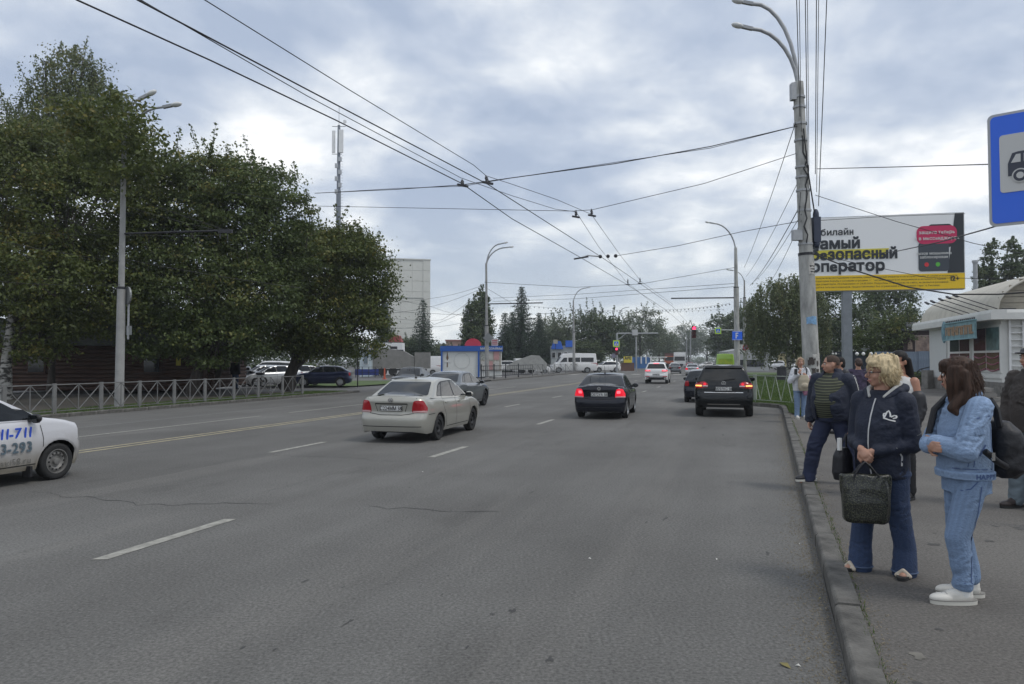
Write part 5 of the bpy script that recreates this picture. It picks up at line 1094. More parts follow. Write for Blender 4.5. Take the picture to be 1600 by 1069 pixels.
mb = MB(); mb.tube([(.02, -.02, 0), (.06, .02, 0)], .30, 20); mb.build('sign_disc', M_SBACK, t); mb = MB(); mb.box((.07, 0, -.75), (.04, .06, 1.4)); mb.build('sign_pole', M_GALV, t); mb = MB(); mb.box((.09, 0, -1.15), (.18, .03, .3)); mb.build('sign_plate', M_SBACK, t)
LPG = 'lamp posts along the left kerb'
for px, Y, ht, lab, arms in ((761, 64.5, 10.1, 'concrete lamp post with two arms beside the blue and white kiosk', [(1.3, 0, 1.7), (1.8, .2, 1.4)]), (897, 95, 9.3, 'lamp post standing in front of the white minibus', [(1.6, 0, 1.6)]), (967, 128, 9.2, 'lamp post beside the left gantry with the crossing sign', [(1.3, 0, 1.5)]),
                         (1011, 170, 9.0, 'lamp post beyond the left gantry, in front of the highest rounded tree', [(1.8, 0, 1.6)]), (1038.5, 205, 9.0, 'lamp post left of the white lorry', [(1.9, 0, 1.6)]), (1060, 240, 8.6, 'farthest lamp post, standing above the white lorry', [(2.0, 0, 1.6)])):
    t = lamp_post('lamp_post', lab, gbase(px, Y, .09), 4.6 if Y < 70 else 5.2, .19, ht, .12, arms, LPG, m=M_POLEW, lean=(-.008, 0))
    if Y < 70:
        mb = MB(); mb.tube([(0, 0, 6.5), (4.9, 0, 6.6)], .05, 8); mb.build('bracket_arm', M_DKMET, t)
        s = thing('road_sign', 'diamond-shaped road sign seen from behind on the post by the kiosk', 'sign', gbase(761, Y - .25, 3.6)); mb = MB(); mb.prism([(-.48, 0), (0, -.48), (.48, 0), (0, .48)], (.1, 0, 0), (1, 0, 0), (0, 0, 1), (0, .03, 0)); mb.build('sign_plate', M_SBACK, s)
# the big pole at the bus bay
Y = 21.8; b = gbase(1270, Y, WALK_Z); LEAN = -.036
t = BIGPOLE = lamp_post('trolley_pole', 'big concrete pole with bills pasted on it, at the pavement behind the man', b, 4.7, .245, 9.85, .20, [(-1.40, -.05, 1.6), (-1.28, .25, 2.5)], lean=(LEAN, 0))
BP = lambda z: b + Vector((LEAN * z, 0, z))
random.seed(5)
M_BILL = mat('paper_bill', (.48, .47, .44), .8, var=.2, vscale=9); M_BILLB = mat('blue_bill', (.20, .36, .55), .8, var=.35, vscale=12); M_BILLD = mat('torn_bill', (.07, .06, .055), .9, var=.5, vscale=20); M_BILLP = mat('pink_bill', (.5, .28, .27), .8, var=.2, vscale=12)
def curved_patch(par, nm, z, a0, wd, h, m, r=.25):
    mb = MB(); n = 8; rag = [random.uniform(-.02, .02) for _ in range(n + 1)]; vs = []
    for k in range(n + 1):
        a = R(a0) + (k / n - .5) * wd / r; rr = r * (1 - .025 * z) + .006
        vs += [(LEAN * z + rr * math.cos(a), rr * math.sin(a), z - h / 2 + rag[k]), (LEAN * (z + h) + rr * math.cos(a), rr * math.sin(a), z + h / 2 + rag[n - k])]
    mb.add(vs, [(2 * k, 2 * k + 2, 2 * k + 3, 2 * k + 1) for k in range(n)]); return mb.build(nm, m, par)
curved_patch(t, 'bill', 4.25, -68, .26, .34, M_BILL); 
for k in range(3): 
    mbq = curved_patch(t, 'bill_print', 4.16 + k * .08, -66, .22, .03, M_PTEXT, .252)
curved_patch(t, 'blue_bill', 2.72, -90, .34, .22, M_BILLB); curved_patch(t, 'bill', 1.25, -60, .2, .5, M_BILL); curved_patch(t, 'pink_bill', .92, -108, .22, .18, M_BILLP)
for k in range(26): curved_patch(t, 'torn_bill', random.uniform(.35, 1.9), random.uniform(-125, -40), random.uniform(.04, .16), random.uniform(.04, .22), random.choice([M_BILLD, M_BILLD, M_BILL, M_BILL]), .251 + .0006 * k)
for zz_ in [5.0, 6.0, 6.6, 7.0, 7.3, 8.1, 8.6, 9.1, 9.4]:
    mb = MB(); mb.tube([(LEAN * zz_, 0, zz_ - .03), (LEAN * zz_, 0, zz_ + .03)], .213 - .0068 * (zz_ - 5) + .0, 16); mb.build('steel_band', M_GALV, t)
mb = MB(); mb.tube([(LEAN * z - (.0 if z < 7 else .02), -.20 + .004 * z, z) if i % 2 else (LEAN * z + .10 * math.sin(z * 2), -.20, z) for i, z in enumerate(np.linspace(5, 8.2, 14))], .022, 6); mb.tube([(LEAN * 5 + .2, -.05, 4.9), (LEAN * 6 + .28, -.05, 6), (LEAN * 7 + .1, -.21, 7.0), (LEAN * 8, -.2, 8.4)], .02, 6); mb.build('cable_run', M_WIRE, t, 60)
mb = MB(); mb.box((LEAN * 5.2 - .28, -.08, 5.25), (.26, .2, .3)); mb.build('junction_box', M_GALV, t)
mb = MB(); mb.box((LEAN * 5.4 + .32, -.02, 5.42), (.2, .24, .75)); mb.ball((LEAN * 5.4 + .32, -.02, 5.85), (.09, .1, .2)); mb.ball((LEAN * 5.4 + .33, -.02, 5.0), (.10, .12, .12)); mb.build('cable_coil', mat('coil_blue', (.03, .04, .07), .6), t, 60)
mb = MB(); mb.box((LEAN * 9 - .2, -.04, 9.55), (.14, .2, .5)); mb.build('lamp_ballast', M_GALV, t)
# second pair of poles further down on the right
t = lamp_post('trolley_pole', 'tall concrete pole with a blue lane sign beyond the black SUV', gbase(1152, 57, .1), 7.2, .22, 10.3, .15, [(-1.75, 0, 1.9)], lean=(-.006, 0))
mb = MB(); mb.tube([(-.06, 0, 6.4), (-5.1, 0, 6.35)], .05, 8); mb.build('bracket_arm', M_DKMET, t); TP2 = gbase(1152, 57, .1)
M_SBLUE = mat('sign_blue', (.010, .13, .78), .35, coat=.3); M_SWHITE = mat('sign_white', (.68, .68, .66), .4); M_SGREEN = mat('sign_lime', (.48, .72, .05), .4); M_SDARK = mat('sign_black', (.03, .035, .045), .5); M_SRED = mat('sign_red', (.45, .03, .04), .4)
def flat_sign(name, label, c, w_, h_, m, back=True, rz=0, group=None, post=None):
    t = thing(name, label, 'sign', c, rz, group); mb = MB(); mb.box((0, .02, 0), (w_, .04, h_)); mb.build('sign_plate', m, t); return t
def plane_poly(par, nm, poly, m, y=-.006, d=.008):
    mb = MB(); mb.prism(poly, (0, y, 0), (1, 0, 0), (0, 0, 1), (0, d, 0)); return mb.build(nm, m, par)
t = flat_sign('lane_sign', 'square blue lane sign with a white mark on the tall pole beyond the SUV', P(1152, 524.5, 56.6), .76, .70, M_SBLUE)
for pl in ([(-.36, .31), (.36, .31), (.36, .335), (-.36, .335)], [(-.36, -.335), (.36, -.335), (.36, -.31), (-.36, -.31)], [(-.13, -.22), (-.06, -.22), (-.06, .22), (-.13, .22)], [(-.06, .15), (.08, .15), (.08, .22), (-.06, .22)], [(-.06, -.04), (.06, -.04), (.06, .03), (-.06, .03)]): plane_poly(t, 'sign_mark', pl, M_SWHITE)
t = lamp_post('lamp_post', 'thin lamp post just right of the tall pole, holding the traffic light arm', gbase(1164, 70, .1), 7.5, .16, 9.2, .09, [(-1.1, 0, .9)], m=M_POLEW)
mb = MB(); mb.tube([(0, 0, 4.4), (-5.0, 0, 4.45)], .06, 8); mb.build('signal_arm', M_GALV, t)
t = flat_sign('warning_sign', 'black and white striped board on the right lamp post', P(1159.5, 548.5, 69.7), .55, .55, M_SWHITE)
for k in (-1, 0, 1): plane_poly(t, 'stripe', [(max(-.27, -.30 + k * .3), .27) if 0 else (-.27 + max(0, k * .28), .27 + min(0, k * .28) * 1), (-.27 + max(0, k * .28), .27 + min(0, k * .28) - .13), (.14 + min(.13, k * .28 + .13) - .13, -.27 + max(0, k * .28 - .0) * 1), (.27 + min(0, k * .28), -.27 + max(0, k * .28))], M_SDARK)
t = thing('no_stopping_sign', 'round no-stopping sign with a red rim on the right lamp post', 'sign', P(1165, 543, 69.5)); mb = MB(); mb.tube([(0, 0, 0), (0, .03, 0)], .27, 20); mb.build('sign_plate', M_SRED, t); mb = MB(); mb.tube([(0, -.006, 0), (0, .0, 0)], .20, 20); mb.build('sign_face', mat('sign_mauve', (.2, .18, .3), .5), t); plane_poly(t, 'stripe', [(-.18, .12), (-.12, .18), (.18, -.12), (.12, -.18)], M_SRED, -.012)
def crossing_sign(label, c, s=.6):
    t = flat_sign('crossing_sign', label, c, s, s, M_SGREEN); k = s / 2; plane_poly(t, 'sign_field', [(-k * .66, -k * .66), (k * .66, -k * .66), (k * .66, k * .66), (-k * .66, k * .66)], M_SBLUE); plane_poly(t, 'sign_triangle', [(-k * .55, -k * .5), (k * .55, -k * .5), (0, k * .55)], M_SWHITE, -.012)
    mb = MB(); mb.bar((-.02, -.018, -k * .1), (-.08 * s, -.018, -k * .45), .01, .05 * s); mb.bar((0, -.018, -k * .1), (.09 * s, -.018, -k * .45), .01, .05 * s); mb.bar((0, -.018, -k * .12), (0, -.018, k * .2), .01, .07 * s); mb.build('walking_figure', M_SDARK, t); return t
crossing_sign('lime-edged crossing sign hanging on the traffic light arm on the right', P(1122, 517, 69.6), .58)
crossing_sign('lime-edged crossing sign on the left gantry post', P(963, 537, 96), .85)
M_TLRED = mat('signal_red', (.8, .02, .05), .3, emit=((1.0, .03, .10), 3.0)); M_TLOFF = mat('signal_off', (.10, .02, .02), .3)
def traffic_light(label, c, s=1.0, dark=M_SDARK):
    t = thing('traffic_light', label, 'traffic light', c); mb = MB(); mb.box((0, .1 * s, 0), (.36 * s, .2 * s, 1.05 * s)); mb.build('housing', mat('signal_housing', (.10, .03, .035), .5), t)
    for k, m in ((1, M_TLRED), (0, M_TLOFF), (-1, M_TLOFF)):
        mb = MB(); mb.tube([(0, -.02 * s, k * .33 * s), (0, .0, k * .33 * s)], .15 * s, 16); o = mb.build('lens', m, t); mb = MB(); n = 10
        vs = []; 
        for j in range(n + 1): a = math.pi * j / n; vs += [(.165 * s * math.cos(a), 0, k * .33 * s + .165 * s * math.sin(a)), (.165 * s * math.cos(a), -.16 * s, k * .33 * s + .165 * s * math.sin(a) - .01)]
        mb.add(vs, [(2 * j, 2 * j + 2, 2 * j + 3, 2 * j + 1) for j in range(n)]); mb.build('hood', dark, t)
    return t
traffic_light('red traffic light hanging at the end of the arm over the road', P(1084.5, 519, 70), 1.08)
traffic_light('red traffic light on the left gantry post below the crossing sign', P(963.5, 549, 95.8), .9)
for px, py, Y, lab in ((1079, 541, 150, 'slim grey pole under the red signal, far down the road'), (1073, 541, 170, 'slim grey pole just left of the one under the red signal')):
    t = thing('utility_pole', lab, 'pole', gbase(px, Y)); mb = MB(); mb.tube([(0, 0, 0), (0, 0, 7.5)], [.16, .1], 8); mb.build('pole', M_GALV, t)
# gantry on the left
g0 = gbase(964, 96.5, .09); t = thing('camera_gantry', 'grey gantry reaching over the road from the left with a camera box', 'gantry', g0); mb = MB(); mb.tube([(0, 0, 0), (0, 0, 5.1)], .12, 10); mb.build('post', M_GALV, t); mb = MB(); mb.tube([(0, 0, 5.08), (5.4, 0, 5.1)], .085, 8); mb.build('arm', M_GALV, t); mb = MB(); mb.bar((.05, 0, 4.2), (1.2, 0, 5.05), .07, .07); mb.build('strut', M_GALV, t); mb = MB(); mb.box((2.35, -.1, 5.2), (.7, .4, .75)); mb.build('camera_box', mat('camera_box', (.45, .46, .46), .5), t)
mb = MB(); mb.tube([(2.7, 1, 0), (2.7, 1, 4.7)], .11, 8); mb.build('post', M_GALV, t)
t = flat_sign('round_sign', 'small round sign behind the left gantry post', P(959, 556, 96.2), .01, .01, M_SBACK); mb = MB(); mb.tube([(0, 0, 0), (0, .03, 0)], .3, 16); mb.build('sign_face', mat('sign_greyviolet', (.25, .24, .3), .5), t)
t = thing('yellow_board', 'yellow board with black letters standing by the far left kerb', 'sign', gbase(981, 112, 0)); mb = MB(); mb.box((0, 0, 1.75), (1.25, .1, .95)); mb.build('board', mat('board_yellow', (.62, .50, .03), .5), t); x = text_mesh('board_lettering', 'АРЕ', .55, M_SDARK, t, bold=.02); x.matrix_local = frame_matrix((0, -.06, 1.95), (1, 0, 0), (0, 0, 1)); mb = MB(); mb.box((0, .15, .65), (2.0, .12, 1.25)); mb.build('base_panel', mat('brown_panel', (.13, .07, .05), .7), t)
t = thing('blue_stall', 'blue stall with white uprights beyond the far left fence', 'stall', gbase(1002, 130)); mb = MB(); mb.box((0, .8, 1.2), (3.6, 1.2, 2.0)); mb.build('wall', mat('stall_blue', (.05, .16, .38), .6), t)
for k in range(5): mb = MB(); mb.box((-1.7 + k * .85, .12, 1.7), (.22, .1, 1.3)); mb.build('upright', M_WHITE, t)
mb = MB(); mb.box((3.0, .8, 2.2), (3.2, 1.4, .15)); mb.build('roof', M_WHITE, t)
# garland of bulbs across the road
t = thing('string_lights', 'string of small bulbs hung across the far road', 'string lights', (0, 0, 0)); mb = MB(); mw = MB()
for q0, q1, dip in (((828, 478, 105), (1000, 484, 105), 3.2), ((1000, 484, 105), (1140, 474, 80), 3.5), ((900, 486, 118), (1130, 483, 118), 3)):
    n = 24; pts = []
    for k in range(n + 1):
        u = k / n; p = P(q0[0] + (q1[0] - q0[0]) * u, q0[1] + (q1[1] - q0[1]) * u + dip * 4 * u * (1 - u), q0[2] + (q1[2] - q0[2]) * u); pts.append(p); mb.ball(p - Vector((0, 0, .12)), .085, 6, 4)
    mw.tube(pts, .012, 3, cap=False)
mw.build('cable', M_WIRE, t); mb.build('bulb', mat('bulb_grey', (.18, .19, .2), .4), t)['kind'] = 'stuff'
# ---- log house under the maples
M_LOG = mat('log_wood', (.055, .026, .016), .8, var=.45, vscale=3, stretch=(.3, 3, 3), bump=.5, bscale=12); hb = Vector((-24.6, 36.6, VZ)); t = thing('log_house', 'low dark brown log house behind the left fence, under the maples', 'house', hb, R(3)); lm_ = None
for k in range(11):
    mb = MB(); mb.tube([(-1.5 + random.uniform(-.1, .1), 0, .15 + k * .205), (9.6 + random.uniform(-.15, .15), 0, .15 + k * .205)], .108, 10); mb.build('log', M_LOG, t, 50); mb = MB(); mb.tube([(9.3, -.35, .25 + k * .205), (9.3, 6, .25 + k * .205)], .108, 10); mb.build('log', M_LOG, t, 50)
mb = MB(); mb.prism([(-2, 2.3), (10.2, 2.3), (9.4, 3.6), (-1, 3.6)], (0, -.6, 0), (1, 0, 0), (0, 0, 1), (0, 7, 0)); mb.build('roof', mat('old_roof', (.09, .10, .09), .8, var=.3, vscale=3), t); mb = MB(); mb.box((4, 3, 1.2), (10, 5.6, 2.2)); mb.build('core_wall', M_SDARK, t)
for xx in (1.0, 6.6):
    mb = MB(); mb.box((xx, -.13, 1.35), (.9, .06, .9)); o = mb.build('window', M_LOG, t); mb = MB(); mb.box((xx, -.165, 1.35), (.75, .02, .75)); mb.build('pane', M_GLASS, o)
mb = MB(); mb.box((7.9, -.15, 1.55), (.22, .04, .5)); mb.build('notice', mat('notice_yellow', (.42, .36, .04), .6), t)
mb = MB(); mb.box((3.0, 3.5, 4.2), (3.4, .4, 1.0)); mb.build('gable_board', mat('gable_red', (.30, .08, .03), .7), t)
# white gap posts and a slim post at the lot entrance
t = thing('signpost', 'thin dark post standing at the car park entrance right of the parked cars', 'post', gbase(559, 43.5, .05)); mb = MB(); mb.tube([(0, 0, 0), (0, 0, 2.6)], .035, 8); mb.build('post', M_DKMET, t)
# ---- cell tower
g = gbase(527.5, 118); t = thing('cell_tower', 'tall grey cell tower with white antenna panels rising behind the maples', 'tower', g); mb = MB(); mb.tube([(0, 0, 0), (0, 0, 16)], [.50, .46], 12); mb.tube([(0, 0, 16), (0, 0, 29)], [.42, .38], 12); mb.tube([(0, 0, 29), (0, 0, 39.6)], [.32, .22], 12); mb.build('mast', mat('mast_grey', (.17, .19, .22), .5, .3, var=.1, vscale=2), t, 50)
for dx, dy, z0, hh, wd in ((-.85, 0, 36.9, 3.6, .5), (.45, -.4, 36.9, 3.7, .72), (.1, .7, 37.0, 3.4, .5)): mb = MB(); mb.box((dx, dy, z0), (wd, .22, hh)); mb.build('antenna_panel', M_WHITE, t)
for k in range(6): mb = MB(); mb.box((.28 * (-1) ** k, -.30, 34.0 - k * 1.05), (.5, .3, .7)); mb.build('radio_unit', mat('radio_grey', (.42, .44, .46), .5), t)
mb = MB(); mb.tube([(1.0, -.2, 40.1), (1.0, -.35, 40.1)], .28, 14); mb.build('dish', M_WHITE, t); mb = MB(); mb.tube([(0, 0, 39), (0, 0, 42.8)], .03, 5); mb.bar((-1.1, 0, 39.4), (1.1, 0, 39.4), .07, .07); mb.bar((-1.1, 0, 34.9), (.5, 0, 34.9), .07, .07); mb.build('lightning_rod', M_DKMET, t)
mb = MB()
for k in range(70): mb.bar((.45, -.1, 4 + k * .45), (.72, -.1, 4 + k * .45), .03, .03)
mb.build('climbing_peg', M_DKMET, t)['kind'] = 'stuff'
# ---- pale tower block
YB = 205; x0, x1 = P(607, 563, YB).x, P(672, 563, YB).x; zt = P(640, 405, YB).z; t = thing('tower_block', 'pale windowless end of a tall panel-built block behind the lone spruce', 'building', (x0, YB, 0), R(13)); wd = x1 - x0
M_PANEL = mat('panel_wall', (.58, .58, .53), .85, var=.05, vscale=.4); mb = MB(); mb.box((wd / 2, 16, zt / 2), (wd - .1, 31.8, zt - .2)); mb.build('core_wall', M_PANEL, t)
nz = 10; cols = [0, .28, .56, .82, 1.0]
for k in range(nz):
    for a, b_ in zip(cols, cols[1:]): mb = MB(); mb.box(((a + b_) / 2 * wd, -.05 - (.12 if b_ == 1.0 else 0), (k + .5) * zt / nz), ((b_ - a) * wd - .05, .2, zt / nz - .06)); mb.build('panel', M_PANEL, t)
mb = MB(); mb.box((wd / 2, -.2, zt * .64), (wd, .12, .22)); mb.build('ledge', mat('ledge_grey', (.28, .29, .27), .8), t); mb = MB(); mb.box((wd / 2, 0, zt + .15), (wd + .3, .8, .3)); mb.build('parapet', M_PANEL, t)
M_PALEGLASS = mat('balcony_glass', (.16, .20, .22), .15)
for k in range(nz):
    mb = MB(); mb.box((-1.0, .8, (k + .5) * zt / nz), (2.0, 1.4, zt / nz - .15)); o = mb.build('balcony', M_WHITE, t)
    for j in range(2): mb = MB(); mb.box((-1.45 + j * .9, .05, (k + .62) * zt / nz), (.75, .12, 1.3)); mb.build('pane', M_PALEGLASS, o)
# pinkish low building and yellow wing
Y = 170; a, b_ = P(697, 563, Y), P(745, 563, Y); t = thing('brick_building', 'low pinkish building with a red roof edge seen above the kiosk', 'building', (a.x, Y, 0)); L = b_.x - a.x; mb = MB(); mb.box((L / 2, 4, 3.0), (L, 8, 6.0)); mb.build('wall', mat('pink_wall', (.36, .22, .18), .8, var=.1, vscale=1), t); mb = MB(); mb.box((L / 2, 4, 6.2), (L + .4, 8.4, .4)); mb.build('roof', mat('red_roof', (.24, .10, .08), .7), t)
for k in range(6): mb = MB(); mb.box((.7 + k * 1.15, -.02, 4.2), (.5, .1, 1.0)); o = mb.build('window', M_WHITE, t); mb = MB(); mb.box((.7 + k * 1.15, -.08, 4.2), (.4, .03, .9)); mb.build('pane', M_GLASS, o)
a = P(681, 563, 172); t = thing('yellow_wing', 'small cream-yellow wing left of the low pinkish building', 'building', (a.x, 172, 0)); mb = MB(); mb.box((1.2, 3, 2.6), (2.3, 6, 5.3)); mb.build('wall', mat('cream_wall', (.5, .40, .22), .8), t); mb = MB(); mb.box((1.2, 3, 5.4), (2.6, 6.3, .25)); mb.build('roof', M_GALV, t)
# ---- blue and white kiosk
Y = 70; a, m_, c = P(689.5, 563, Y), P(748, 563, Y), P(783.5, 563, Y); kz0, kz1 = 0.09, P(700, 542, Y).z; t = thing('kiosk', 'white kiosk with a blue band along its top, by the left kerb', 'kiosk', (a.x, Y, .05)); L = c.x - a.x; mb = MB(); mb.box((L / 2, 1.4, kz1 / 2), (L - .02, 2.6, kz1)); mb.build('wall', mat('kiosk_white', (.66, .67, .64), .6, var=.05, vscale=2), t)
M_KBLUE = mat('kiosk_blue', (.012, .09, .36), .5); mb = MB(); mb.box((L / 2, 1.35, kz1 - .22), (L + .2, 2.9, .52)); mb.build('band', M_KBLUE, t)
for xx in (m_.x - a.x, .04): mb = MB(); mb.box((xx, .02, kz1 / 2 - .2), (.16, .2, kz1 - .4)); mb.build('corner_post', M_KBLUE, t)
mb = MB(); mb.box(((m_.x - a.x + L) / 2 + .06, .07, 1.6), (L - (m_.x - a.x) - .2, .08, 2.0)); o = mb.build('poster_board', mat('poster_board', (.36, .33, .28), .7, var=.4, vscale=6), t)
for k in range(3):
    for j in range(2): mb = MB(); mb.box((m_.x - a.x + .45 + k * .62, .015, 1.1 + j * .95), (.52, .02, .8)); mb.build('poster', [M_BILL, M_BILLP, M_BILL, mat('poster_grey', (.33, .34, .31), .7, var=.6, vscale=9)][(k + j * 3) % 4], o)
mb = MB()
for k in range(28): u, v_ = 2 * math.pi * k / 28, 2 * math.pi * (k + 1) / 28; mb.bar((1.95 + .75 * math.cos(u), .085, 1.55 + .75 * math.sin(u)), (1.95 + .75 * math.cos(v_), .085, 1.55 + .75 * math.sin(v_)), .01, .025)
mb.build('faint_circle', mat('circle_grey', (.36, .37, .36), .7), t)
mb = MB(); mb.prism([(.45, 1.75), (.69, 1.75), (.57, 2.45)], (0, .085, 0), (1, 0, 0), (0, 0, 1), (0, .012, 0)); mb.box((.57, .08, 1.4), (.10, .02, .9)); mb.build('painted_tree', mat('print_brown', (.16, .09, .05), .7), t); mb = MB(); mb.box((.57, .07, 1.5), (.62, .02, .2)); mb.build('painted_label', M_SWHITE, t)
x = text_mesh('kiosk_lettering', 'МИКРОЗАЙМЫ', .28, M_SWHITE, t, bold=.004); x.matrix_local = frame_matrix(((m_.x - a.x + L) / 2 + .1, -.112, kz1 - .22), (1, 0, 0), (0, 0, 1))
g = P(739, 548, 71); t = thing('roof_sign', 'red half-round sign on top of the kiosk', 'sign', (g.x, 71, kz1 + .09)); mb = MB(); mb.prism([(-.8, 0), (.8, 0)] + [(.8 * math.cos(a_), .02 + .72 * math.sin(a_)) for a_ in np.linspace(0, math.pi, 16)], (0, 0, 0), (1, 0, 0), (0, 0, 1), (0, .15, 0)); mb.build('sign_face', mat('roof_sign_red', (.52, .03, .06), .5), t)
g = P(773, 536, 71); t = thing('roof_sign', 'small pale sign with red lines on the right end of the kiosk roof', 'sign', (g.x, 71, kz1 + .09)); mb = MB(); mb.box((0, 0, .35), (.62, .1, .65)); mb.build('board', mat('roof_sign_pale', (.5, .42, .38), .6), t)
for k in range(3): mb = MB(); mb.box((0, -.06, .2 + k * .17), (.5, .02, .06)); mb.build('print_line', M_SRED, t)
# ---- cabins and signs behind the grey trailer
t = thing('ticket_cabin', 'small pale blue cabin left of the grey trailer', 'cabin', gbase(562, 72, .05)); mb = MB(); mb.box((.55, 1, 1.3), (1.1, 2, 2.6)); mb.build('wall', mat('cabin_pale', (.46, .53, .56), .6), t); mb = MB(); mb.box((.6, -.03, 1.7), (.5, .08, 1.0)); o = mb.build('window', M_WHITE, t); mb = MB(); mb.box((.6, -.08, 1.7), (.42, .03, .9)); mb.build('pane', M_PALEGLASS, o); mb = MB(); mb.prism([(-.15, 2.55), (1.5, 2.35), (1.5, 2.5), (-.15, 2.8)], (0, -.2, 0), (1, 0, 0), (0, 0, 1), (0, 2.4, 0)); mb.build('roof', M_SDARK, t)
t = thing('market_cabin', 'white cabin with dark signs on its roof behind the grey trailer', 'cabin', gbase(585, 80, .05)); mb = MB(); mb.box((1.5, 1, 1.75), (3.0, 2, 3.5)); mb.build('wall', M_WHITE, t); mb = MB(); mb.box((2.1, -.03, 2.85), (.75, .06, .5)); o = mb.build('window', M_DKMET, t); mb = MB(); mb.box((2.1, -.07, 2.75), (.65, .03, .12)); mb.build('pane', M_SWHITE, o); mb = MB(); mb.box((.55, -.03, 3.0), (.4, .06, .4)); mb.build('vent', M_DKMET, t)
mb = MB(); mb.prism([(1.5, 3.6), (2.9, 3.6), (2.6, 4.3), (1.9, 4.3)], (0, .2, 0), (1, 0, 0), (0, 0, 1), (0, 1.6, 0)); mb.build('roof', mat('cabin_red', (.28, .06, .06), .7), t)
for i, (px, py, w_, h_, s_, m, mm, lab) in enumerate(((592, 547, 2.3, .62, 'ЦЕНТР', M_SWHITE, M_SDARK, 'white sign reading ЦЕНТР among the leaves above the grey trailer'), (588, 553.5, 2.3, .7, 'ТОЧКА', mat('sign_dark_green', (.02, .06, .05), .5), M_SWHITE, 'dark green sign board below the white sign above the trailer'), (613, 555, 1.1, .5, 'РЕМОНТ', M_SDARK, M_SWHITE, 'black sign board with pale letters on the white cabin'), (625, 552, .75, .75, 'КЛЮЧИ', M_SDARK, M_SWHITE, 'small black sign with two pale strips at the cabin corner'))):
    t = flat_sign('shop_sign', lab, P(px, py, 79.2), w_, h_, m, rz=R(4)); x = text_mesh('sign_lettering', s_, h_ * .62 if i < 3 else .2, mm, t, bold=.006); x.matrix_local = frame_matrix((0, -.008, 0), (1, 0, 0), (0, 0, 1)); plane_poly(t, 'support_post', [(-.05, -3.6), (.05, -3.6), (.05, -h_ / 2), (-.05, -h_ / 2)], M_DKMET, .05, .06)
t = thing('bollard', 'orange-red barrier post beside the wheel of the grey trailer', 'bollard', gbase(601, 62, .05)); mb = MB(); mb.cyl((0, 0, 0), (0, 0, .95), .09, .05); mb.cyl((0, 0, 0), (0, 0, .06), .2, .2); mb.build('post', mat('bollard_red', (.5, .10, .05), .6), t)
# low bar fence with a blue banner in front of the cabins
t = thing('bar_railing', 'low bar fence with a dark blue banner in front of the pale cabin', 'fence', gbase(556, 68, .05))
for k in range(5): mb = MB(); mb.bar((k * .6, 0, 0), (k * .6, 0, 1.0), .05, .05); mb.build('post', M_DKMET, t)
for z_ in (.5, .98): mb = MB(); mb.bar((0, 0, z_), (2.4, 0, z_), .03, .03); mb.build('rail', M_DKMET, t)
mb = MB(); mb.box((1.0, .05, .5), (2.2, .02, .55)); mb.build('banner', mat('banner_blue', (.03, .05, .22), .7), t)
# blue roofed kiosk
t = thing('market_kiosk', 'grey kiosk with a bright blue sloping roof behind the white minibus', 'kiosk', gbase(861, 112, .05)); mb = MB(); mb.box((1.7, 1.5, 1.9), (3.4, 3, 3.8)); mb.build('wall', mat('kiosk_grey', (.36, .38, .38), .7), t); mb = MB(); mb.prism([(0, 3.3), (1.85, 3.3), (1.45, 4.5), (.35, 4.5)], (0, -.25, 0), (1, 0, 0), (0, 0, 1), (0, .25, 0)); mb.build('roof', mat('roof_blue', (.02, .12, .55), .45), t); mb = MB(); mb.prism([(2.2, 3.6), (3.4, 3.6), (3.4, 4.6), (2.2, 4.6)], (0, -.25, 0), (1, 0, 0), (0, 0, 1), (0, .2, 0)); mb.build('side_roof', mat('roof_blue', (.02, .12, .55), .45), t)
for k in range(3): mb = MB(); mb.box((.4 + k * .9, -.03, 2.4), (.6, .06, .9)); o = mb.build('window', M_WHITE, t); mb = MB(); mb.box((.4 + k * .9, -.07, 2.4), (.5, .03, .8)); mb.build('pane', M_GLASS, o)
t = flat_sign('roof_plate', 'small pale plate on a stick above the blue-roofed kiosk', P(868, 534, 111), .65, .6, mat('plate_tan', (.35, .33, .26), .7)); plane_poly(t, 'stick', [(-.04, -1.2), (.04, -1.2), (.04, -.3), (-.04, -.3)], M_DKMET, .05, .05)
# ---- hoarding
Yr, Yl = 29.0, 30.2; A, B = P(1262, 400, Yl), P(1507, 400, Yr); A.z = B.z = 0; ux = (B - A); WB = ux.length; ux.normalize(); HB = 3.0; zb = P(1400, 452.5, 29.5).z; t = HO = thing('billboard', 'large white and yellow billboard on a grey post beside the big pole', 'billboard', (A.x, A.y, 0)); t.matrix_world = frame_matrix((A.x, A.y, 0), ux, (-ux.y, ux.x, 0)); 
# local axes now: x along the board, y away from the road, z up
M_HW = mat('hoarding_white', (.82, .83, .83), .5); M_HY = mat('hoarding_yellow', (.78, .52, .01), .5); M_HD = mat('hoarding_dark', (.022, .028, .035), .5); M_HP = mat('hoarding_pink', (.55, .02, .10), .5)
mb = MB(); mb.box((WB / 2, .2, zb + HB / 2), (WB + .06, .3, HB + .06)); mb.build('frame', M_GALV, t); mb = MB(); mb.box((WB / 2, .03, zb + HB / 2), (WB, .03, HB)); mb.build('face', M_HW, t)
def hp(nm, poly, m, y=0.0, d=.012): mb = MB(); mb.prism([(p * WB, zb + q * HB) for p, q in poly], (0, y, 0), (1, 0, 0), (0, 0, 1), (0, d, 0)); return mb.build(nm, m, t)
hp('yellow_band', [(0, 0), (1, 0), (1, .205), (0, .205)], M_HY); hp('dark_corner', [(.895, .21), (.998, .21), (.998, .998), (.945, .998)], M_HD); hp('highlight_bar', [(.03, .44), (.51, .44), (.53, .56), (.03, .555)], mat('hoarding_marker', (.62, .55, .06), .5), -.001)
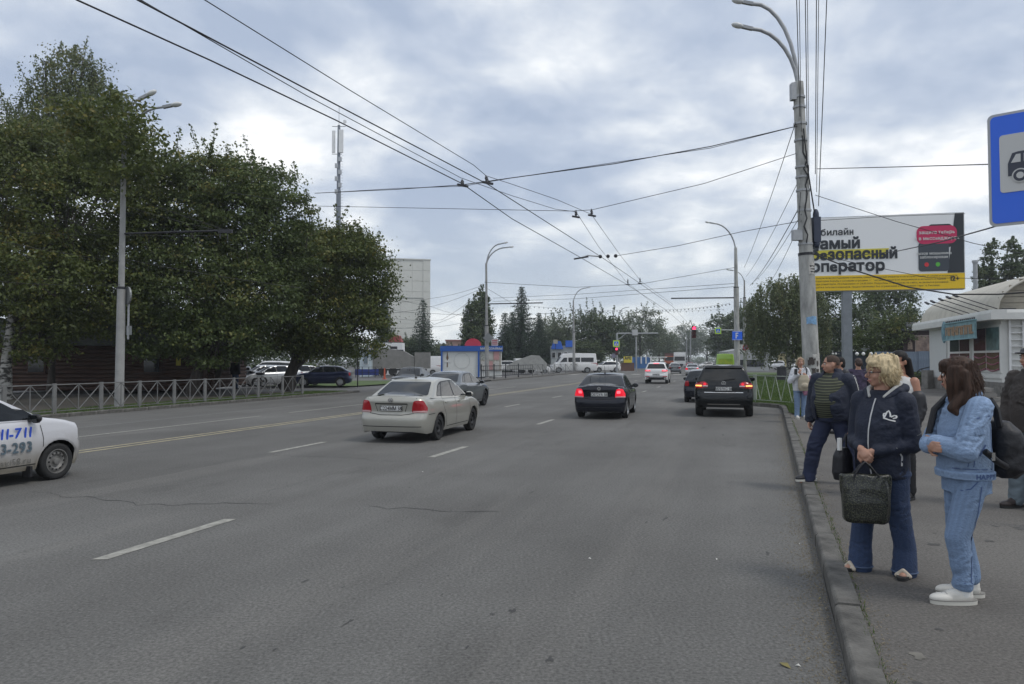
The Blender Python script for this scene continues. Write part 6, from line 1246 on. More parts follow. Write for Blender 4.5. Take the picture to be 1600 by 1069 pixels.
def ht(s_, u, v_, size, m, al='LEFT', bold=.012, sx=1.0, y=-.012, nm='lettering'): x = text_mesh(nm, s_, size, m, t, al, bold=bold, font_scale_x=sx, res=2); x.matrix_local = frame_matrix((u * WB, y, zb + v_ * HB), (1, 0, 0), (0, 0, 1)); return x
ht('билайн', .085, .80, .36, M_HD, bold=.006, sx=1.06); ht('самый', .02, .645, .60, M_HD, bold=.02, sx=1.02); ht('безопасный', .02, .495, .60, M_HD, bold=.02, sx=.97); ht('оператор', .02, .335, .60, M_HD, bold=.02, sx=1.02)
for k, s_ in enumerate(('по результатам исследования компании, самый безопасный оператор в категории защиты от спама и мошенников', 'лаборатория борьбы с сетевыми угрозами, эффективная защита от мошенников в интернете и первая', 'среди операторов. Исследование от 24.05.2024. Подробнее о проверках на сайте, не является рекламой', 'защита в сети мессенджеров, предоставляемых без ограничений и на условиях тарифа. Реклама.')): ht(s_, .03, .175 - k * .042, .098, M_HD, bold=.0, sx=1.02 if k else .98, nm='small_print')
ht('12+', .905, .135, .25, M_HD, bold=.008)
def rrect(x0, y0, x1, y1, r, n=5, asp=WB / HB):
    pts = []
    for cx_, cy_, a0 in ((x1 - r, y1 - r * asp, 0), (x0 + r, y1 - r * asp, 90), (x0 + r, y0 + r * asp, 180), (x1 - r, y0 + r * asp, 270)):
        for k in range(n + 1): a = R(a0 + 90 * k / n); pts.append((cx_ + r * math.cos(a), cy_ + r * asp * math.sin(a)))
    return pts
hp('phone_outline', rrect(.78, .55, .925, .86, .02), M_HD, -.002); hp('phone_body', rrect(.715, .235, .905, .62, .02), mat('hoarding_phone', (.045, .055, .07), .5), -.006); hp('pink_bubble', rrect(.705, .60, .955, .84, .042), M_HP, -.010)
ht('защита теперь', .83, .755, .185, M_SWHITE, 'CENTER', .003, y=-.016); ht('и в мессенджерах', .83, .675, .185, M_SWHITE, 'CENTER', .003, y=-.016); ht('вызов мошенника', .81, .475, .15, M_SWHITE, 'CENTER', .002, y=-.012); ht('заблокирован', .81, .425, .15, M_SWHITE, 'CENTER', .002, y=-.012)
for u, m in ((.765, mat('dot_red', (.6, .03, .04), .5)), (.835, mat('dot_green', (.10, .45, .05), .5))): hp('call_button', [(u + .014 * math.cos(a_), .325 + .029 * math.sin(a_)) for a_ in np.linspace(0, 6.28, 17)[:-1]], m, -.012)
mb = MB(); pxl = (1325.5 - 1262) / 245 * WB; mb.box((pxl, .2, zb / 2), (.34, .34, zb)); mb.build('post', mat('hoarding_post', (.20, .22, .24), .6, .2, var=.12, vscale=4), t)
# ---- the shop with the vaulted roof
SA, SB = G(1453, 606, WALK_Z), G(1566, 620, WALK_Z); dv = (SB - SA); LS = dv.length; dv.normalize(); t = SHOP = thing('shop_pavilion', 'white shop pavilion with a vaulted beige roof at the right edge', 'shop', SA); t.matrix_world = frame_matrix(SA, dv, (-dv.y, dv.x, 0))
# local: x from the far corner to the near corner, y into the building, z up (-y faces the street)
M_SHW = mat('shop_white', (.64, .64, .61), .6, var=.06, vscale=2); M_VAULT = mat('vault_beige', (.47, .44, .37), .7, var=.12, vscale=1.5); M_PLINTH = mat('plinth_brick', (.21, .20, .185), .9, var=.25, vscale=4, bump=.4, bscale=25); M_WPANE = mat('shop_glass', (.035, .045, .045), .08); M_CURT = mat('curtain_red', (.085, .016, .026), .12); M_CURTP = mat('curtain_pink', (.30, .09, .13), .5); DP = 15.0
EV = 3.25; sc_ = LS / 12.0
mb = MB(); mb.box((LS / 2, DP / 2, .3), (LS, DP, .6)); mb.build('plinth', M_PLINTH, t)
for r_ in range(4):
    n = int(LS / .4)
    for k in range(n): mb = MB(); off = .2 if r_ % 2 else 0; mb.box((min(LS - .2, k * .4 + off + .2), -.012, .075 + r_ * .15), (.385, .03, .135)); mb.build('brick', M_PLINTH, t)
for r_ in range(4):
    for k in range(20): mb = MB(); off = .2 if r_ % 2 else 0; mb.box((LS + .012, k * .4 + off + .2, .075 + r_ * .15), (.03, .385, .135)); mb.build('brick', M_PLINTH, t)
mb = MB(); mb.box((LS / 2, DP / 2, .6 + (EV - .6) / 2 + .2), (LS - .06, DP, EV - .2)); mb.build('wall', M_SHW, t)
mb = MB(); mb.prism([(0, EV + .02), (.55, EV + .02), (.55, EV + .30), (.5, EV + .44), (-.05, EV + .44)], (-1.3, .0, 0), (0, -1, 0), (0, 0, 1), (LS + 1.85, 0, 0)); mb.build('fascia', M_SHW, t); mb = MB(); mb.prism([(0, EV + .02), (.5, EV + .02), (.5, EV + .30), (.45, EV + .44), (-.05, EV + .44)], (LS, -.05, 0), (1, 0, 0), (0, 0, 1), (0, DP, 0)); mb.build('fascia', M_SHW, t)
# vault ribs and sheets
def arc(u): a = math.pi * (1 - u); return (DP / 2 + .35 + (DP / 2 + .45) * math.cos(a), EV + .5 + 2.35 * math.sin(a) ** .9)
nsh = 8; SW = (LS + 1.3) / nsh
for i in range(nsh):
    mb = MB(); n = 24; vs = []
    for k in range(n + 1):
        y_, z_ = arc(k / n); vs += [(i * SW - 1.2, y_, z_), (i * SW + SW - 1.23, y_, z_ - .008), (i * SW - 1.2, y_, z_ - .05), (i * SW + SW - 1.23, y_, z_ - .058)]
    fs = []
    for k in range(n): q = 4 * k; fs += [(q, q + 1, q + 5, q + 4), (q + 2, q + 6, q + 7, q + 3), (q, q + 4, q + 6, q + 2), (q + 1, q + 3, q + 7, q + 5)]
    mb.add(vs, fs); mb.build('roof_sheet', M_VAULT, t, 50)
mb = MB(); mb.prism([arc(k / 24) for k in range(25)], (LS - .5, 0, -.12), (0, 1, 0), (0, 0, 1), (.08, 0, 0)); mb.build('gable_wall', M_VAULT, t)
for i in range(9): # gable boards over the near end
    z0_ = EV + .5 + i * .26; h_ = ((z0_ - EV - .5 + .13) / 2.35); 
    if h_ >= .98: break
    s_ = math.sqrt(max(0, 1 - h_ ** (2 / .9))); mb = MB(); mb.box((LS - .35, DP / 2 + .35, z0_ + .13), (.06, (DP + .9) * s_ - .1, .235)); mb.build('gable_board', mat('gable_wood', (.34, .31, .25), .8, var=.15, vscale=2), t)
mb = MB(); mb.box((LS / 2 - .4, .25, EV + .45), (LS + 1.2, .5, .1)); mb.build('gutter', M_DKMET, t)
# windows on the street side
def shop_win(u0, u1, z0_, z1_, kind):
    mb = MB(); W_ = u1 - u0; mb.box(((u0 + u1) / 2, -.02, (z0_ + z1_) / 2), (W_ + .14, .06, z1_ - z0_ + .14)); o = mb.build('window', M_SHW, t); zm = z0_ + (z1_ - z0_) * .44; um = (u0 + u1) / 2
    for a_, b__, c_, d_, m in ((u0 + .04, um - .05, zm + .05, z1_ - .04, M_WPANE if kind == 0 else M_CURT), (um + .05, u1 - .04, zm + .05, z1_ - .04, mat('shop_dark', (.06, .02, .03), .15) if kind == 0 else mat('poster_green', (.10, .17, .17), .3, var=.6, vscale=3)), (u0 + .04, um - .05, z0_ + .04, zm - .05, M_CURT), (um + .05, u1 - .04, z0_ + .04, zm - .05, M_CURT)):
        mb = MB(); mb.box(((a_ + b__) / 2, -.055, (c_ + d_) / 2), (b__ - a_, .02, d_ - c_)); mb.build('pane', m, o)
        if m is M_CURT and c_ < zm - .2:
            for k in range(3): mb = MB(); mb.tube([((a_ + .04) + (b__ - a_ - .08) * j / 6, -.075, d_ - .15 - k * .28 - .10 * math.sin(math.pi * j / 6)) for j in range(7)], .03, 5); mb.build('curtain_swag', M_CURTP, o)
def Uo(px, yo): # the same for a line set yo behind (or in front of) the wall
    ox, oy = SA.x - dv.y * yo, SA.y + dv.x * yo; a = (px - 800) / F_PX; return (ox - a * oy) / (a * dv.y - dv.x)
def U(px): # distance along the street wall seen at a pixel column
    a = (px - 800) / F_PX; return (SA.x - a * SA.y) / (a * dv.y - dv.x)
shop_win(U(1486), U(1517), 1.08, 3.02, 0); shop_win(U(1523.5), U(1564), 1.08, 3.02, 1)
mb = MB(); mb.box((LS / 2 + U(1485) / 2, -.03, .86), (LS - U(1485), .05, .2)); mb.build('sill', M_SHW, t)
mb = MB(); mb.box((U(1467), -.03, 1.9), (U(1481) - .4, .05, 2.5)); mb.build('wall_panel', mat('shop_panel', (.60, .61, .60), .5), t)
# near end wall: corner post with shelf rungs, then a window with dark red panes
for k in range(9): mb = MB(); mb.box((LS + .08, .55, .75 + k * .28), (.1, .42, .035)); mb.build('shelf_rung', M_WHITE, t)
for yy in (.3, .8): mb = MB(); mb.box((LS + .05, yy, 1.95), (.1, .08, 2.6)); mb.build('corner_post', M_WHITE, t)
mb = MB(); mb.box((LS + .02, 2.2, 1.85), (.06, 2.2, 2.0)); o = mb.build('window', M_SHW, t)
for j in range(2):
    for k in range(2): mb = MB(); mb.box((LS + .055, 1.68 + j * 1.05, 1.32 + k * .98), (.02, .9, .82)); mb.build('pane', M_CURT if k == 0 else mat('shop_dark', (.06, .02, .03), .15), o)
# shop sign and its stalk lamps
u0, u1 = Uo(1478, -.75), Uo(1525, -.75); s_ = thing('shop_board', 'weathered blue board with wooden letters hanging from the shop eave', 'sign', SA); s_.matrix_world = t.matrix_world.copy(); mb = MB(); zc = 2.93; hh = .80
mb.box(((u0 + u1) / 2, -.75, zc), (u1 - u0, .08, hh)); mb.build('board', mat('board_blue', (.19, .32, .35), .7, var=.3, vscale=3), s_)
for zz_ in (zc - hh / 2, zc + hh / 2): mb = MB(); mb.box(((u0 + u1) / 2, -.78, zz_), (u1 - u0 + .08, .14, .05)); mb.build('frame', mat('board_frame', (.22, .38, .42), .6), s_)
M_WL = mat('wood_letter', (.36, .24, .15), .8, var=.25, vscale=8); random.seed(3); n = 13
for k in range(n):
    xx = u0 + .35 + (u1 - u0 - .6) * k / (n - 1); w_ = (u1 - u0) / n * .34; mb = MB(); mb.box((xx - w_, -.80, zc), (.10, .04, .42 + random.uniform(-.06, .05))); 
    if k % 2: mb.box((xx + w_ * .6, -.80, zc), (.10, .04, .42))
    mb.box((xx, -.80, zc + random.choice((-.16, 0, .16))), (w_ * 1.7, .04, .08)); mb.build('wood_letter', M_WL, s_)
for k in range(16): mb = MB(); xx = u0 + (u1 - u0) * (k + .5) / 16; mb.box((xx, -.76, zc + hh / 2 + .06), (.05, .05, .12)); mb.build('fringe_peg', M_DKMET, s_)
mb = MB(); mb.ball((u0 - .15, -.78, zc), (.35, .08, .55), 10, 8); mb.build('side_ornament', mat('ornament_blue', (.13, .25, .30), .7, var=.5, vscale=6), s_)
for k, px in enumerate((1448, 1457, 1470, 1482, 1493)):
    u = Uo(px + 3, -1.5); l_ = thing('sign_lamp', ('thin stalk lamp over the shop board, ' + ('leftmost', 'second from the left', 'middle one', 'second from the right', 'rightmost')[k] + ' of five'), 'lamp', SA, 0, 'stalk lamps over the shop board'); l_.matrix_world = t.matrix_world.copy(); mb = MB(); mb.tube([(u + .5, -.1, EV + .5), (u - .1, -1.5, EV + 1.15)], .02, 5); mb.build('stalk', M_DKMET, l_); mb = MB(); mb.bar((u - .25, -1.55, EV + 1.2), (u + .1, -1.5, EV + 1.08), .1, .07); mb.build('lamp_head', M_DKMET, l_)
# chimney pipe, railing and side block
g = gbase(1526, 50, 3.2); c_ = thing('flue_pipe', 'steel flue pipe rising above the shop roof', 'pipe', g); mb = MB(); mb.cyl((0, 0, 0), (0, 0, P(1526, 410, 50).z - 3.2), .14); mb.build('pipe', M_GALV, c_, 50); mb = MB(); mb.cyl((0, 0, P(1526, 411, 50).z - 3.2), (0, 0, P(1526, 407, 50).z - 3.2), .19); mb.build('cap', M_GALV, c_)
g = gbase(1441, 41.5, WALK_Z); c_ = thing('step_railing', 'black railing at the far corner of the white shop', 'railing', g); mb = MB(); mb.tube([(-.3, 0, .9), (-.1, 0, 1.05), (.6, .1, 1.2)], .03, 6); mb.tube([(-.3, 0, .9), (-.28, 0, .8)], .03, 6); mb.build('handrail', M_DKMET, c_); mb = MB(); mb.tube([(-.25, 0, .6), (.6, .1, .9)], .03, 6); mb.build('lower_rail', M_DKMET, c_)
for xx in (.0, .55): mb = MB(); mb.tube([(xx, .05, 0), (xx, .05, 1.05)], .03, 6); mb.build('post', M_DKMET, c_)
c_ = thing('concrete_block', 'square concrete block at the shop corner by the railing', 'block', gbase(1449, 40.8, WALK_Z), R(15)); mb = MB(); mb.box((0, 0, .5), (.42, .42, 1.0)); mb.build('block', M_PLINTH, c_)
g = G(1548, 627, WALK_Z); c_ = thing('doorstep', 'stack of grey slabs forming a step at the shop wall', 'step', g); c_.rotation_euler = t.matrix_world.to_euler()
for k, (l_, w_, z_) in enumerate(((1.3, .7, .09), (1.1, .55, .26), (.8, .45, .43))): mb = MB(); mb.box((0, -.25, z_), (l_, w_, .15)); mb.build('slab', M_PLINTH, c_)
# ---- fences and buildings behind the hoarding
a, b_ = gbase(1366, 54, WALK_Z), gbase(1460, 51, WALK_Z); d_ = (b_ - a); L = d_.length; c_ = thing('metal_fence', 'blue-grey corrugated metal fence left of the white shop', 'fence', a, math.atan2(d_.y, d_.x)); n = int(L / .16); M_CORR = [mat('fence_blue', (.21, .26, .33), .5, .2, var=.12, vscale=5), mat('fence_blue_dark', (.15, .19, .25), .5, .2, var=.12, vscale=5)]
pl = [MB().prism([(0, 0), (.05, -.03), (.11, -.03), (.16, 0), (.155, .008), (.11, -.02), (.05, -.02), (.005, .008)], (0, 0, .12), (1, 0, 0), (0, 1, 0), (0, 0, 2.05)).mesh('slat', m) for m in M_CORR]
for k in range(n): o = link('slat', pl[1 if k % 5 == 3 else 0], c_); o.location = (k * .16, 0, .02 * math.sin(k * .7))
for k in range(4): mb = MB(); mb.box((L * k / 3, .06, 1.05), (.06, .06, 2.1)); mb.build('post', M_DKMET, c_)
a, b_ = gbase(1278, 62, WALK_Z), gbase(1364, 57, WALK_Z); d_ = b_ - a; L = d_.length; c_ = thing('board_fence', 'dark navy board fence behind the hoarding post', 'fence', a, math.atan2(d_.y, d_.x)); bm_ = MB().box((.24, 0, 1.15), (.465, .04, 2.2)).mesh('board', mat('fence_navy', (.03, .042, .06), .7, var=.2, vscale=5))
for k in range(int(L / .48)): link('board', bm_, c_).location = (k * .48, 0, 0)
for k, px in enumerate((1301, 1306, 1312, 1317, 1339, 1349, 1361)): 
    l_ = thing('ball_lamp', 'white ball lamp on top of the dark fence, number %s from the pole' % ('one', 'two', 'three', 'four', 'five', 'six', 'seven')[k], 'lamp', (0, 0, 0), 0, 'white ball lamps along the dark fence'); p = P(px, 553, 60 if px < 1330 else 55); l_.location = p; mb = MB(); mb.ball((0, 0, 0), .13 if px > 1330 else .10); mb.build('globe', mat('globe_white', (.8, .8, .78), .3), l_, 60); mb = MB(); mb.tube([(0, 0, -.35), (0, 0, -.1)], .02, 5); mb.build('stem', M_DKMET, l_)
c_ = thing('cafe_block', 'dark brown kiosk with a framed picture between fence and shop', 'kiosk', gbase(1412, 57.5, WALK_Z)); mb = MB(); mb.box((2.0, 1.5, 2.0), (4.0, 3, 3.7)); mb.build('wall', mat('kiosk_brown', (.038, .022, .022), .7, var=.2, vscale=4), c_); mb = MB(); mb.box((1.9, 1.4, 3.92), (4.4, 3.5, .14)); mb.build('roof', M_SDARK, c_)
mb = MB(); mb.box((1.45, -.05, 2.75), (1.15, .06, 1.5)); o = mb.build('picture_frame', mat('frame_tan', (.34, .27, .24), .6), c_); mb = MB(); mb.box((1.45, -.085, 2.75), (1.02, .03, 1.36)); mb.build('picture', mat('picture_print', (.035, .02, .02), .5, var=.6, vscale=2.2, col2=(.34, .25, .2)), o); mb = MB(); mb.prism([(.30, 2.4), (.70, 2.4), (.66, 2.9), (.5, 3.15), (.34, 2.85)], (0, -.04, 0), (1, 0, 0), (0, 0, 1), (0, .03, 0)); mb.build('wall_ornament', mat('ornament_tan', (.24, .18, .14), .7, var=.5, vscale=6), c_)
mb = MB(); mb.tube([(.4, .5, 4.3), (2.2, .5, 4.35)], .24, 12); mb.tube([(2.2, .5, 4.35), (3.4, .8, 4.6)], .3, 12); mb.build('vent_duct', M_GALV, c_, 50)
c_ = thing('grey_shed', 'low pale grey shed roof behind the blue fence', 'shed', gbase(1366, 60, WALK_Z)); mb = MB(); mb.box((1.2, 1, 1.25), (2.4, 2, 2.4)); mb.build('wall', mat('shed_grey', (.40, .42, .42), .7), c_); mb = MB(); mb.box((1.2, 1, 2.5), (2.6, 2.3, .1)); mb.build('roof', M_GALV, c_)
c_ = thing('yellow_pavilion', 'pale yellow building far behind the lawn, left of the big pole', 'building', gbase(1228, 140)); mb = MB(); mb.box((3.4, 2, 1.5), (7, 4, 3.0)); mb.build('wall', mat('pavilion_yellow', (.55, .47, .25), .7), c_); mb = MB(); mb.box((3.4, 2, 3.1), (7.4, 4.4, .25)); mb.build('roof', M_GALV, c_)
for k in range(3): mb = MB(); mb.box((1.2 + k * 2.1, -.03, 1.5), (1.1, .06, 1.2)); o = mb.build('window', M_WHITE, c_); mb = MB(); mb.box((1.2 + k * 2.1, -.07, 1.5), (.95, .03, 1.05)); mb.build('pane', M_GLASS, o)
c_ = thing('grey_pavilion', 'low grey building behind the striped board beyond the SUV', 'building', gbase(1138, 112)); mb = MB(); mb.prism([(0, 0), (6.2, 0), (6.2, 2.9), (2.0, 3.4), (0, 3.0)], (0, 0, 0), (1, 0, 0), (0, 0, 1), (0, 5, 0)); mb.build('wall', mat('pavilion_grey', (.33, .34, .34), .8), c_); mb = MB(); mb.box((3.1, -.03, 1.2), (4.6, .06, 1.0)); mb.build('window', M_GLASS, c_); mb = MB(); mb.box((2.4, 1.2, 3.7), (.4, .4, .8)); mb.build('chimney', M_CONC, c_)
# tree stump / bin on the lawn and a birch trunk
c_ = thing('litter_bin', 'dark round bin standing on the lawn under the weeping birch', 'bin', gbase(1221, 55, WALK_Z)); mb = MB(); mb.cyl((0, 0, 0), (0, 0, 1.0), .36, .33, 14); mb.build('bin_body', M_DKMET, c_, 50); mb = MB(); mb.tube([(0, 0, .98), (0, 0, 1.05)], .37, 14); mb.build('rim', M_DKMET, c_)
# ---- bus stop sign at the right edge
c0 = P(1534.5, 183, 7.0); c1 = P(1546, 355, 7.0); wl = Vector((c0.x, 7.0, 0)); sx_ = Vector((.75, -.66, 0)).normalized(); upv = (c0 - c1).normalized(); HS = (c0 - c1).length; upv = (upv - sx_ * upv.dot(sx_)).normalized(); c_ = thing('bus_stop_sign', 'blue bus stop sign with a black bus on white at the right edge', 'sign', c1); c_.matrix_world = frame_matrix(c1, sx_, upv)
WS = HS * .68
def rr2(x0, y0, x1, y1, r, n=6):
    pts = []
    for cx_, cy_, a0 in ((x1 - r, y1 - r, 0), (x0 + r, y1 - r, 90), (x0 + r, y0 + r, 180), (x1 - r, y0 + r, 270)): pts += [(cx_ + r * math.cos(R(a0 + 90 * k / n)), cy_ + r * math.sin(R(a0 + 90 * k / n))) for k in range(n + 1)]
    return pts
def sp_(nm, poly, m, z, d=.006, par=None): mb = MB(); mb.prism(poly, (0, 0, z), (1, 0, 0), (0, 1, 0), (0, 0, d)); return mb.build(nm, m, par or c_)
M_SFRAME = mat('sign_frame', (.42, .43, .44), .45, .2); sp_('sign_body', rr2(0, 0, WS, HS, .05), M_SFRAME, -.03, .03); sp_('blue_field', rr2(.025, .025, WS - .025, HS - .025, .04), M_SBLUE, .001); sp_('white_field', rr2(.095, HS * .29, WS - .095, HS * .80, .03), mat('sign_grey_white', (.58, .58, .565), .5), .008)
bz, bx = HS * .43, .16; M_BUSP = mat('bus_print', (.045, .052, .075), .5)
sp_('bus_body', [(bx, bz), (bx + .06, bz), (WS - .13, bz), (WS - .13, bz + .22), (bx + .08, bz + .22), (bx + .035, bz + .21), (bx, bz + .115)], M_BUSP, .015)
for a_, b__ in ((.045, .10), (.125, .205), (.225, .30), (.32, .38)): sp_('bus_window', [(bx + a_ - (.02 if a_ < .05 else 0), bz + .12), (bx + b__, bz + .12), (bx + b__, bz + .195), (bx + a_ + (.02 if a_ < .05 else 0), bz + .195)], mat('sign_grey_white', (.46, .46, .45), .5), .022, .003)
for k in (.095, .33):
    for r_, m, z_ in ((.066, mat('sign_grey_white', (.46, .46, .45), .5), .022), (.054, M_BUSP, .026), (.030, mat('sign_grey_white', (.46, .46, .45), .5), .030)): sp_('bus_wheel', [(bx + k + r_ * math.cos(q), bz - .005 + r_ * math.sin(q)) for q in np.linspace(0, 6.283, 21)[:-1]], m, z_, .003)
mb = MB(); mb.tube([(WS * .62, HS * .9, -.06), (WS * .62, -3.1, -.06)], .03, 10); mb.build('sign_pole', M_GALV, c_)
# ---- overhead wires
def wire(label, pts, r=.012, sag=0.0, cat='wire', group=None, n=10, name='overhead_wire', m=M_WIRE):
    p3 = []
    for a, b in zip(pts, pts[1:]):
        for k in range(n): u = k / n; q = a.lerp(b, u); q = q - Vector((0, 0, sag * 4 * u * (1 - u))); p3.append(q)
    p3.append(pts[-1]); mb = MB(); mb.tube(p3, r, 5); o = mb.build(name, m); return tag(o, label, cat, group)
def PH(px, py, z): return G(px, py, z)
TW = 'trolleybus contact wires'
zc_ = 5.9; w1 = [PH(*q, zc_) for q in ((-60, -100), (120, 0), (330, 95), (525, 188), (722, 287), (800, 342), (908, 403), (980, 445), (1037, 482), (1066, 506))]; w2 = [PH(*q, zc_) for q in ((60, -98), (215, 0), (480, 140), (762, 288), (940, 402), (1000, 443), (1050, 478), (1074, 504))]
wire('thick contact wire, lower left of the pair running over the road', w1, .012, 0, 'wire', TW, name='trolley_wire'); wire('thick contact wire, upper right of the pair running over the road', w2, .012, 0, 'wire', TW, name='trolley_wire')
zm_ = 6.35; w3 = [PH(*q, zm_) for q in ((90, -80), (225, 3), (480, 150), (720, 278), (800, 306), (868, 327), (900, 331))] + [PH(935, 385, 6.1), PH(978, 440, 6.0), PH(1030, 482, 5.95)]; w4 = [PH(*q, zm_) for q in ((200, -78), (320, 0), (545, 140), (740, 258), (760, 275), (800, 288), (870, 312), (924, 335))] + [PH(970, 400, 6.1), PH(1002, 440, 6.0), PH(1052, 476, 5.95)]
wire('thin carrier wire above the lower left contact wire', w3, .008, 0, 'wire', name='trolley_wire'); wire('thin carrier wire above the upper right contact wire', w4, .008, 0, 'wire', name='trolley_wire')
def hanger(label, a, b):
    t = thing('wire_hanger', label, 'wire hanger', a, 0, 'hangers between trolley wires'); d = b - a; mb = MB(); mb.bar((0, 0, 0), d, .035, .035); mb.ball(d * .35, .045, 8, 5); mb.ball(d * .65, .045, 8, 5); mb.build('insulator', M_DKMET, t); mb = MB(); mb.bar(d + Vector((-.12, -.1, 0)), d + Vector((.12, .1, 0)), .05, .05); mb.build('clamp', M_DKMET, t)
hanger('wire hanger over the road where the cable bundle crosses, left one', PH(722, 281, 6.3), PH(723, 290, 5.95)); hanger('wire hanger over the road where the cable bundle crosses, right one', PH(759, 275, 6.3), PH(762, 286, 5.95)); hanger('ring-shaped wire hanger on the second span wire, left one', PH(900, 329, 6.5), PH(900, 339, 6.2)); hanger('ring-shaped wire hanger on the second span wire, right one', PH(924, 327, 6.5), PH(925, 337, 6.2))
hanger('small far wire hanger above the dashed lane, left one', PH(981, 436, 6.2), PH(981, 445, 5.9)); hanger('small far wire hanger above the dashed lane, right one', PH(1000, 434, 6.2), PH(1000, 443, 5.9))
BPp = lambda px, py: P(px, py, Y_BP)
Y_BP = 21.7
t = thing('cable_bundle', 'heavy bundle of cables spanning from the left maples to the big pole', 'cable'); pb = [P(492, 302, 31), P(620, 296, 27), P(722, 289, 24), P(800, 278, 22.5), P(960, 256, 21.8), P(1110, 229, 21.7), P(1246, 197, 21.7)]; mb = MB(); mb.tube(pb, .014, 6); mb.build('cable', M_WIRE, t); mb = MB(); mb.tube([p + Vector((.0, .02, .05 * math.sin(i * 2.1))) for i, p in enumerate(pb)], .009, 5); mb.build('cable', M_WIRE, t)
wire('span wire from the left lamp bracket to the big pole, second from the top', [P(355, 300, 30), P(490, 322, 29), P(895, 330, 24.5), P(925, 328, 24.3), P(1100, 287, 22.5), P(1244, 240, 21.7)], .010, .0)
t = thing('section_insulator', 'long insulator bar joining the two contact wires over the middle of the road', 'insulator', (0, 0, 0)); a, b_, c2 = PH(908, 403, 5.9), PH(938, 401, 5.95), PH(962, 400, 6.0); mb = MB(); mb.tube([a, a.lerp(b_, .35) + Vector((0, 0, .08)), b_], .03, 6); mb.build('bar', M_GALV, t); mb = MB(); mb.ball(b_, .08, 8, 5); mb.ball(b_.lerp(c2, .5), .08, 8, 5); mb.ball(c2, .08, 8, 5); mb.bar(a - Vector((.3, 0, .05)), a + Vector((.3, 0, .05)), .06, .06); mb.build('insulator', M_DKMET, t)
wire('span wire from the long insulator bar up to the grey box on the big pole', [PH(962, 400, 6.0), P(1060, 384, 26), P(1160, 362, 23.5), P(1248, 346, 21.7)], .010)
SPW = 'far span wires across the road'
wire('long sagging span wire from the kiosk lamp post to the tall right pole', [P(757, 441, 64.5), P(900, 449, 60), P(1000, 444, 58), P(1148, 418, 57)], .016, 0)
wire('upper one of two nearly level span wires further away', [P(770, 466, 90), P(900, 460, 80), P(1148, 443, 57)], .018, 0); wire('lower one of two nearly level span wires further away', [P(770, 471, 92), P(900, 467, 80), P(1148, 448, 57)], .018, 0)
wire('stay wire from the kiosk lamp post down toward the tallest spruce', [P(758, 449, 64.5), P(805, 477, 70), P(812, 480, 72)], .014); wire('drooping wire from the minibus lamp post toward the spruce group', [P(895, 484, 95), P(862, 490, 95), P(840, 490, 95)], .018, 0)
for i, (q0, q1, q2) in enumerate((((757, 445, 64.5), (676, 466, 75), (600, 472, 90)), ((757, 449, 64.5), (670, 480, 75), (600, 489, 90)), ((757, 452, 64.5), (690, 500, 75), (610, 497, 90)), ((757, 470, 64.5), (676, 508, 75), (600, 513, 90)), ((757, 500, 64.5), (676, 480, 80), (600, 460, 95)), ((757, 488, 64.5), (680, 490, 80), (600, 482, 95)), ((740, 500, 70), (672, 511, 80), (605, 511, 95)))):
    wire('thin wire fanning left from the kiosk lamp post, %s from the top' % ('first', 'second', 'third', 'fourth', 'fifth', 'sixth', 'seventh')[i], [P(*q0), P(*q1), P(*q2)], .014, .15, 'wire', 'wires fanning from the kiosk lamp post')
for i, (q0, q1) in enumerate((((0, 318), (187, 362)), ((0, 362), (352, 368)), ((0, 376), (187, 408)), ((0, 440), (187, 445)), ((190, 320), (352, 362)), ((190, 404), (470, 450)))):
    wire('faint wire against the left maples, %s' % ('top one running down to the lamp post', 'the one level with the bracket arm', 'the one sloping below the bracket arm', 'lowest level one reaching the lamp post', 'thin stay above the bracket arm', 'the one leaving the lamp post to the right')[i], [P(*q0, 23.5 if q0[0] == 0 else 24.3), P(*q1, 24.2 if q1[0] < 200 else 27)], .008, .06, 'wire', 'wires by the left lamp post')
for i, (top, bot, py) in enumerate(((1244, 1250, 182), (1248.5, 1252, 205), (1258, 1262, 262), (1261.5, 1264, 268), (1276, 1274, 272), (1279.5, 1276, 300), (1293, 1279, 322))):
    p1 = P(bot, py, 21.6); dirp = ray(top, -30); p0 = Vector((dirp.x / dirp.z * (11.0 - EYE), dirp.y / dirp.z * (11.0 - EYE), 11.0)); wire('vertical-looking wire above the big pole, %s from the left' % ('first', 'second', 'third', 'fourth', 'fifth', 'sixth', 'seventh')[i], [p1, p0, p0 + (p0 - p1) * .5], .009 if i % 2 else .012, .05, 'wire', 'wires running overhead from the big pole')
for i, (q0, q1, r_) in enumerate((((1243, 192), (1163, 418), .010), ((1250, 278), (1166, 432), .008), ((1250, 322), (1172, 446), .012), ((1252, 335), (1178, 440), .008), ((1252, 345), (1196, 450), .008), ((1251, 300), (1248, 345), .008))):
    wire('wire slanting down from the big pole toward the tall far pole, %s from the top' % ('first', 'second', 'third', 'fourth', 'fifth', 'sixth')[i], [P(*q0, 21.6), P(*q1, 56 if i < 5 else 21.6)], r_ * 1.2, .25 if i < 5 else 0, 'wire', 'wires slanting down from the big pole')
wire('level cable with a red tag from the big pole to the bus stop sign edge', [P(1276, 264, 21.7), P(1400, 261, 18), P(1540, 257, 14), P(1700, 251, 12)], .011)
wire('thin cable falling from the big pole across the billboard to the right', [P(1274, 305, 21.7), P(1400, 346, 20), P(1520, 380, 19), P(1660, 410, 18)], .009); wire('thin cable running level along the top of the billboard', [P(1274, 345, 21.7), P(1390, 338, 22), P(1508, 334, 23)], .008)
wire('thick black cable sagging from the big pole under the billboard toward the shop', [P(1272, 397, 21.7), P(1340, 424, 21), P(1420, 449, 20), P(1490, 460, 19.5), P(1560, 460, 19), P(1660, 453, 18)], .020, 0)
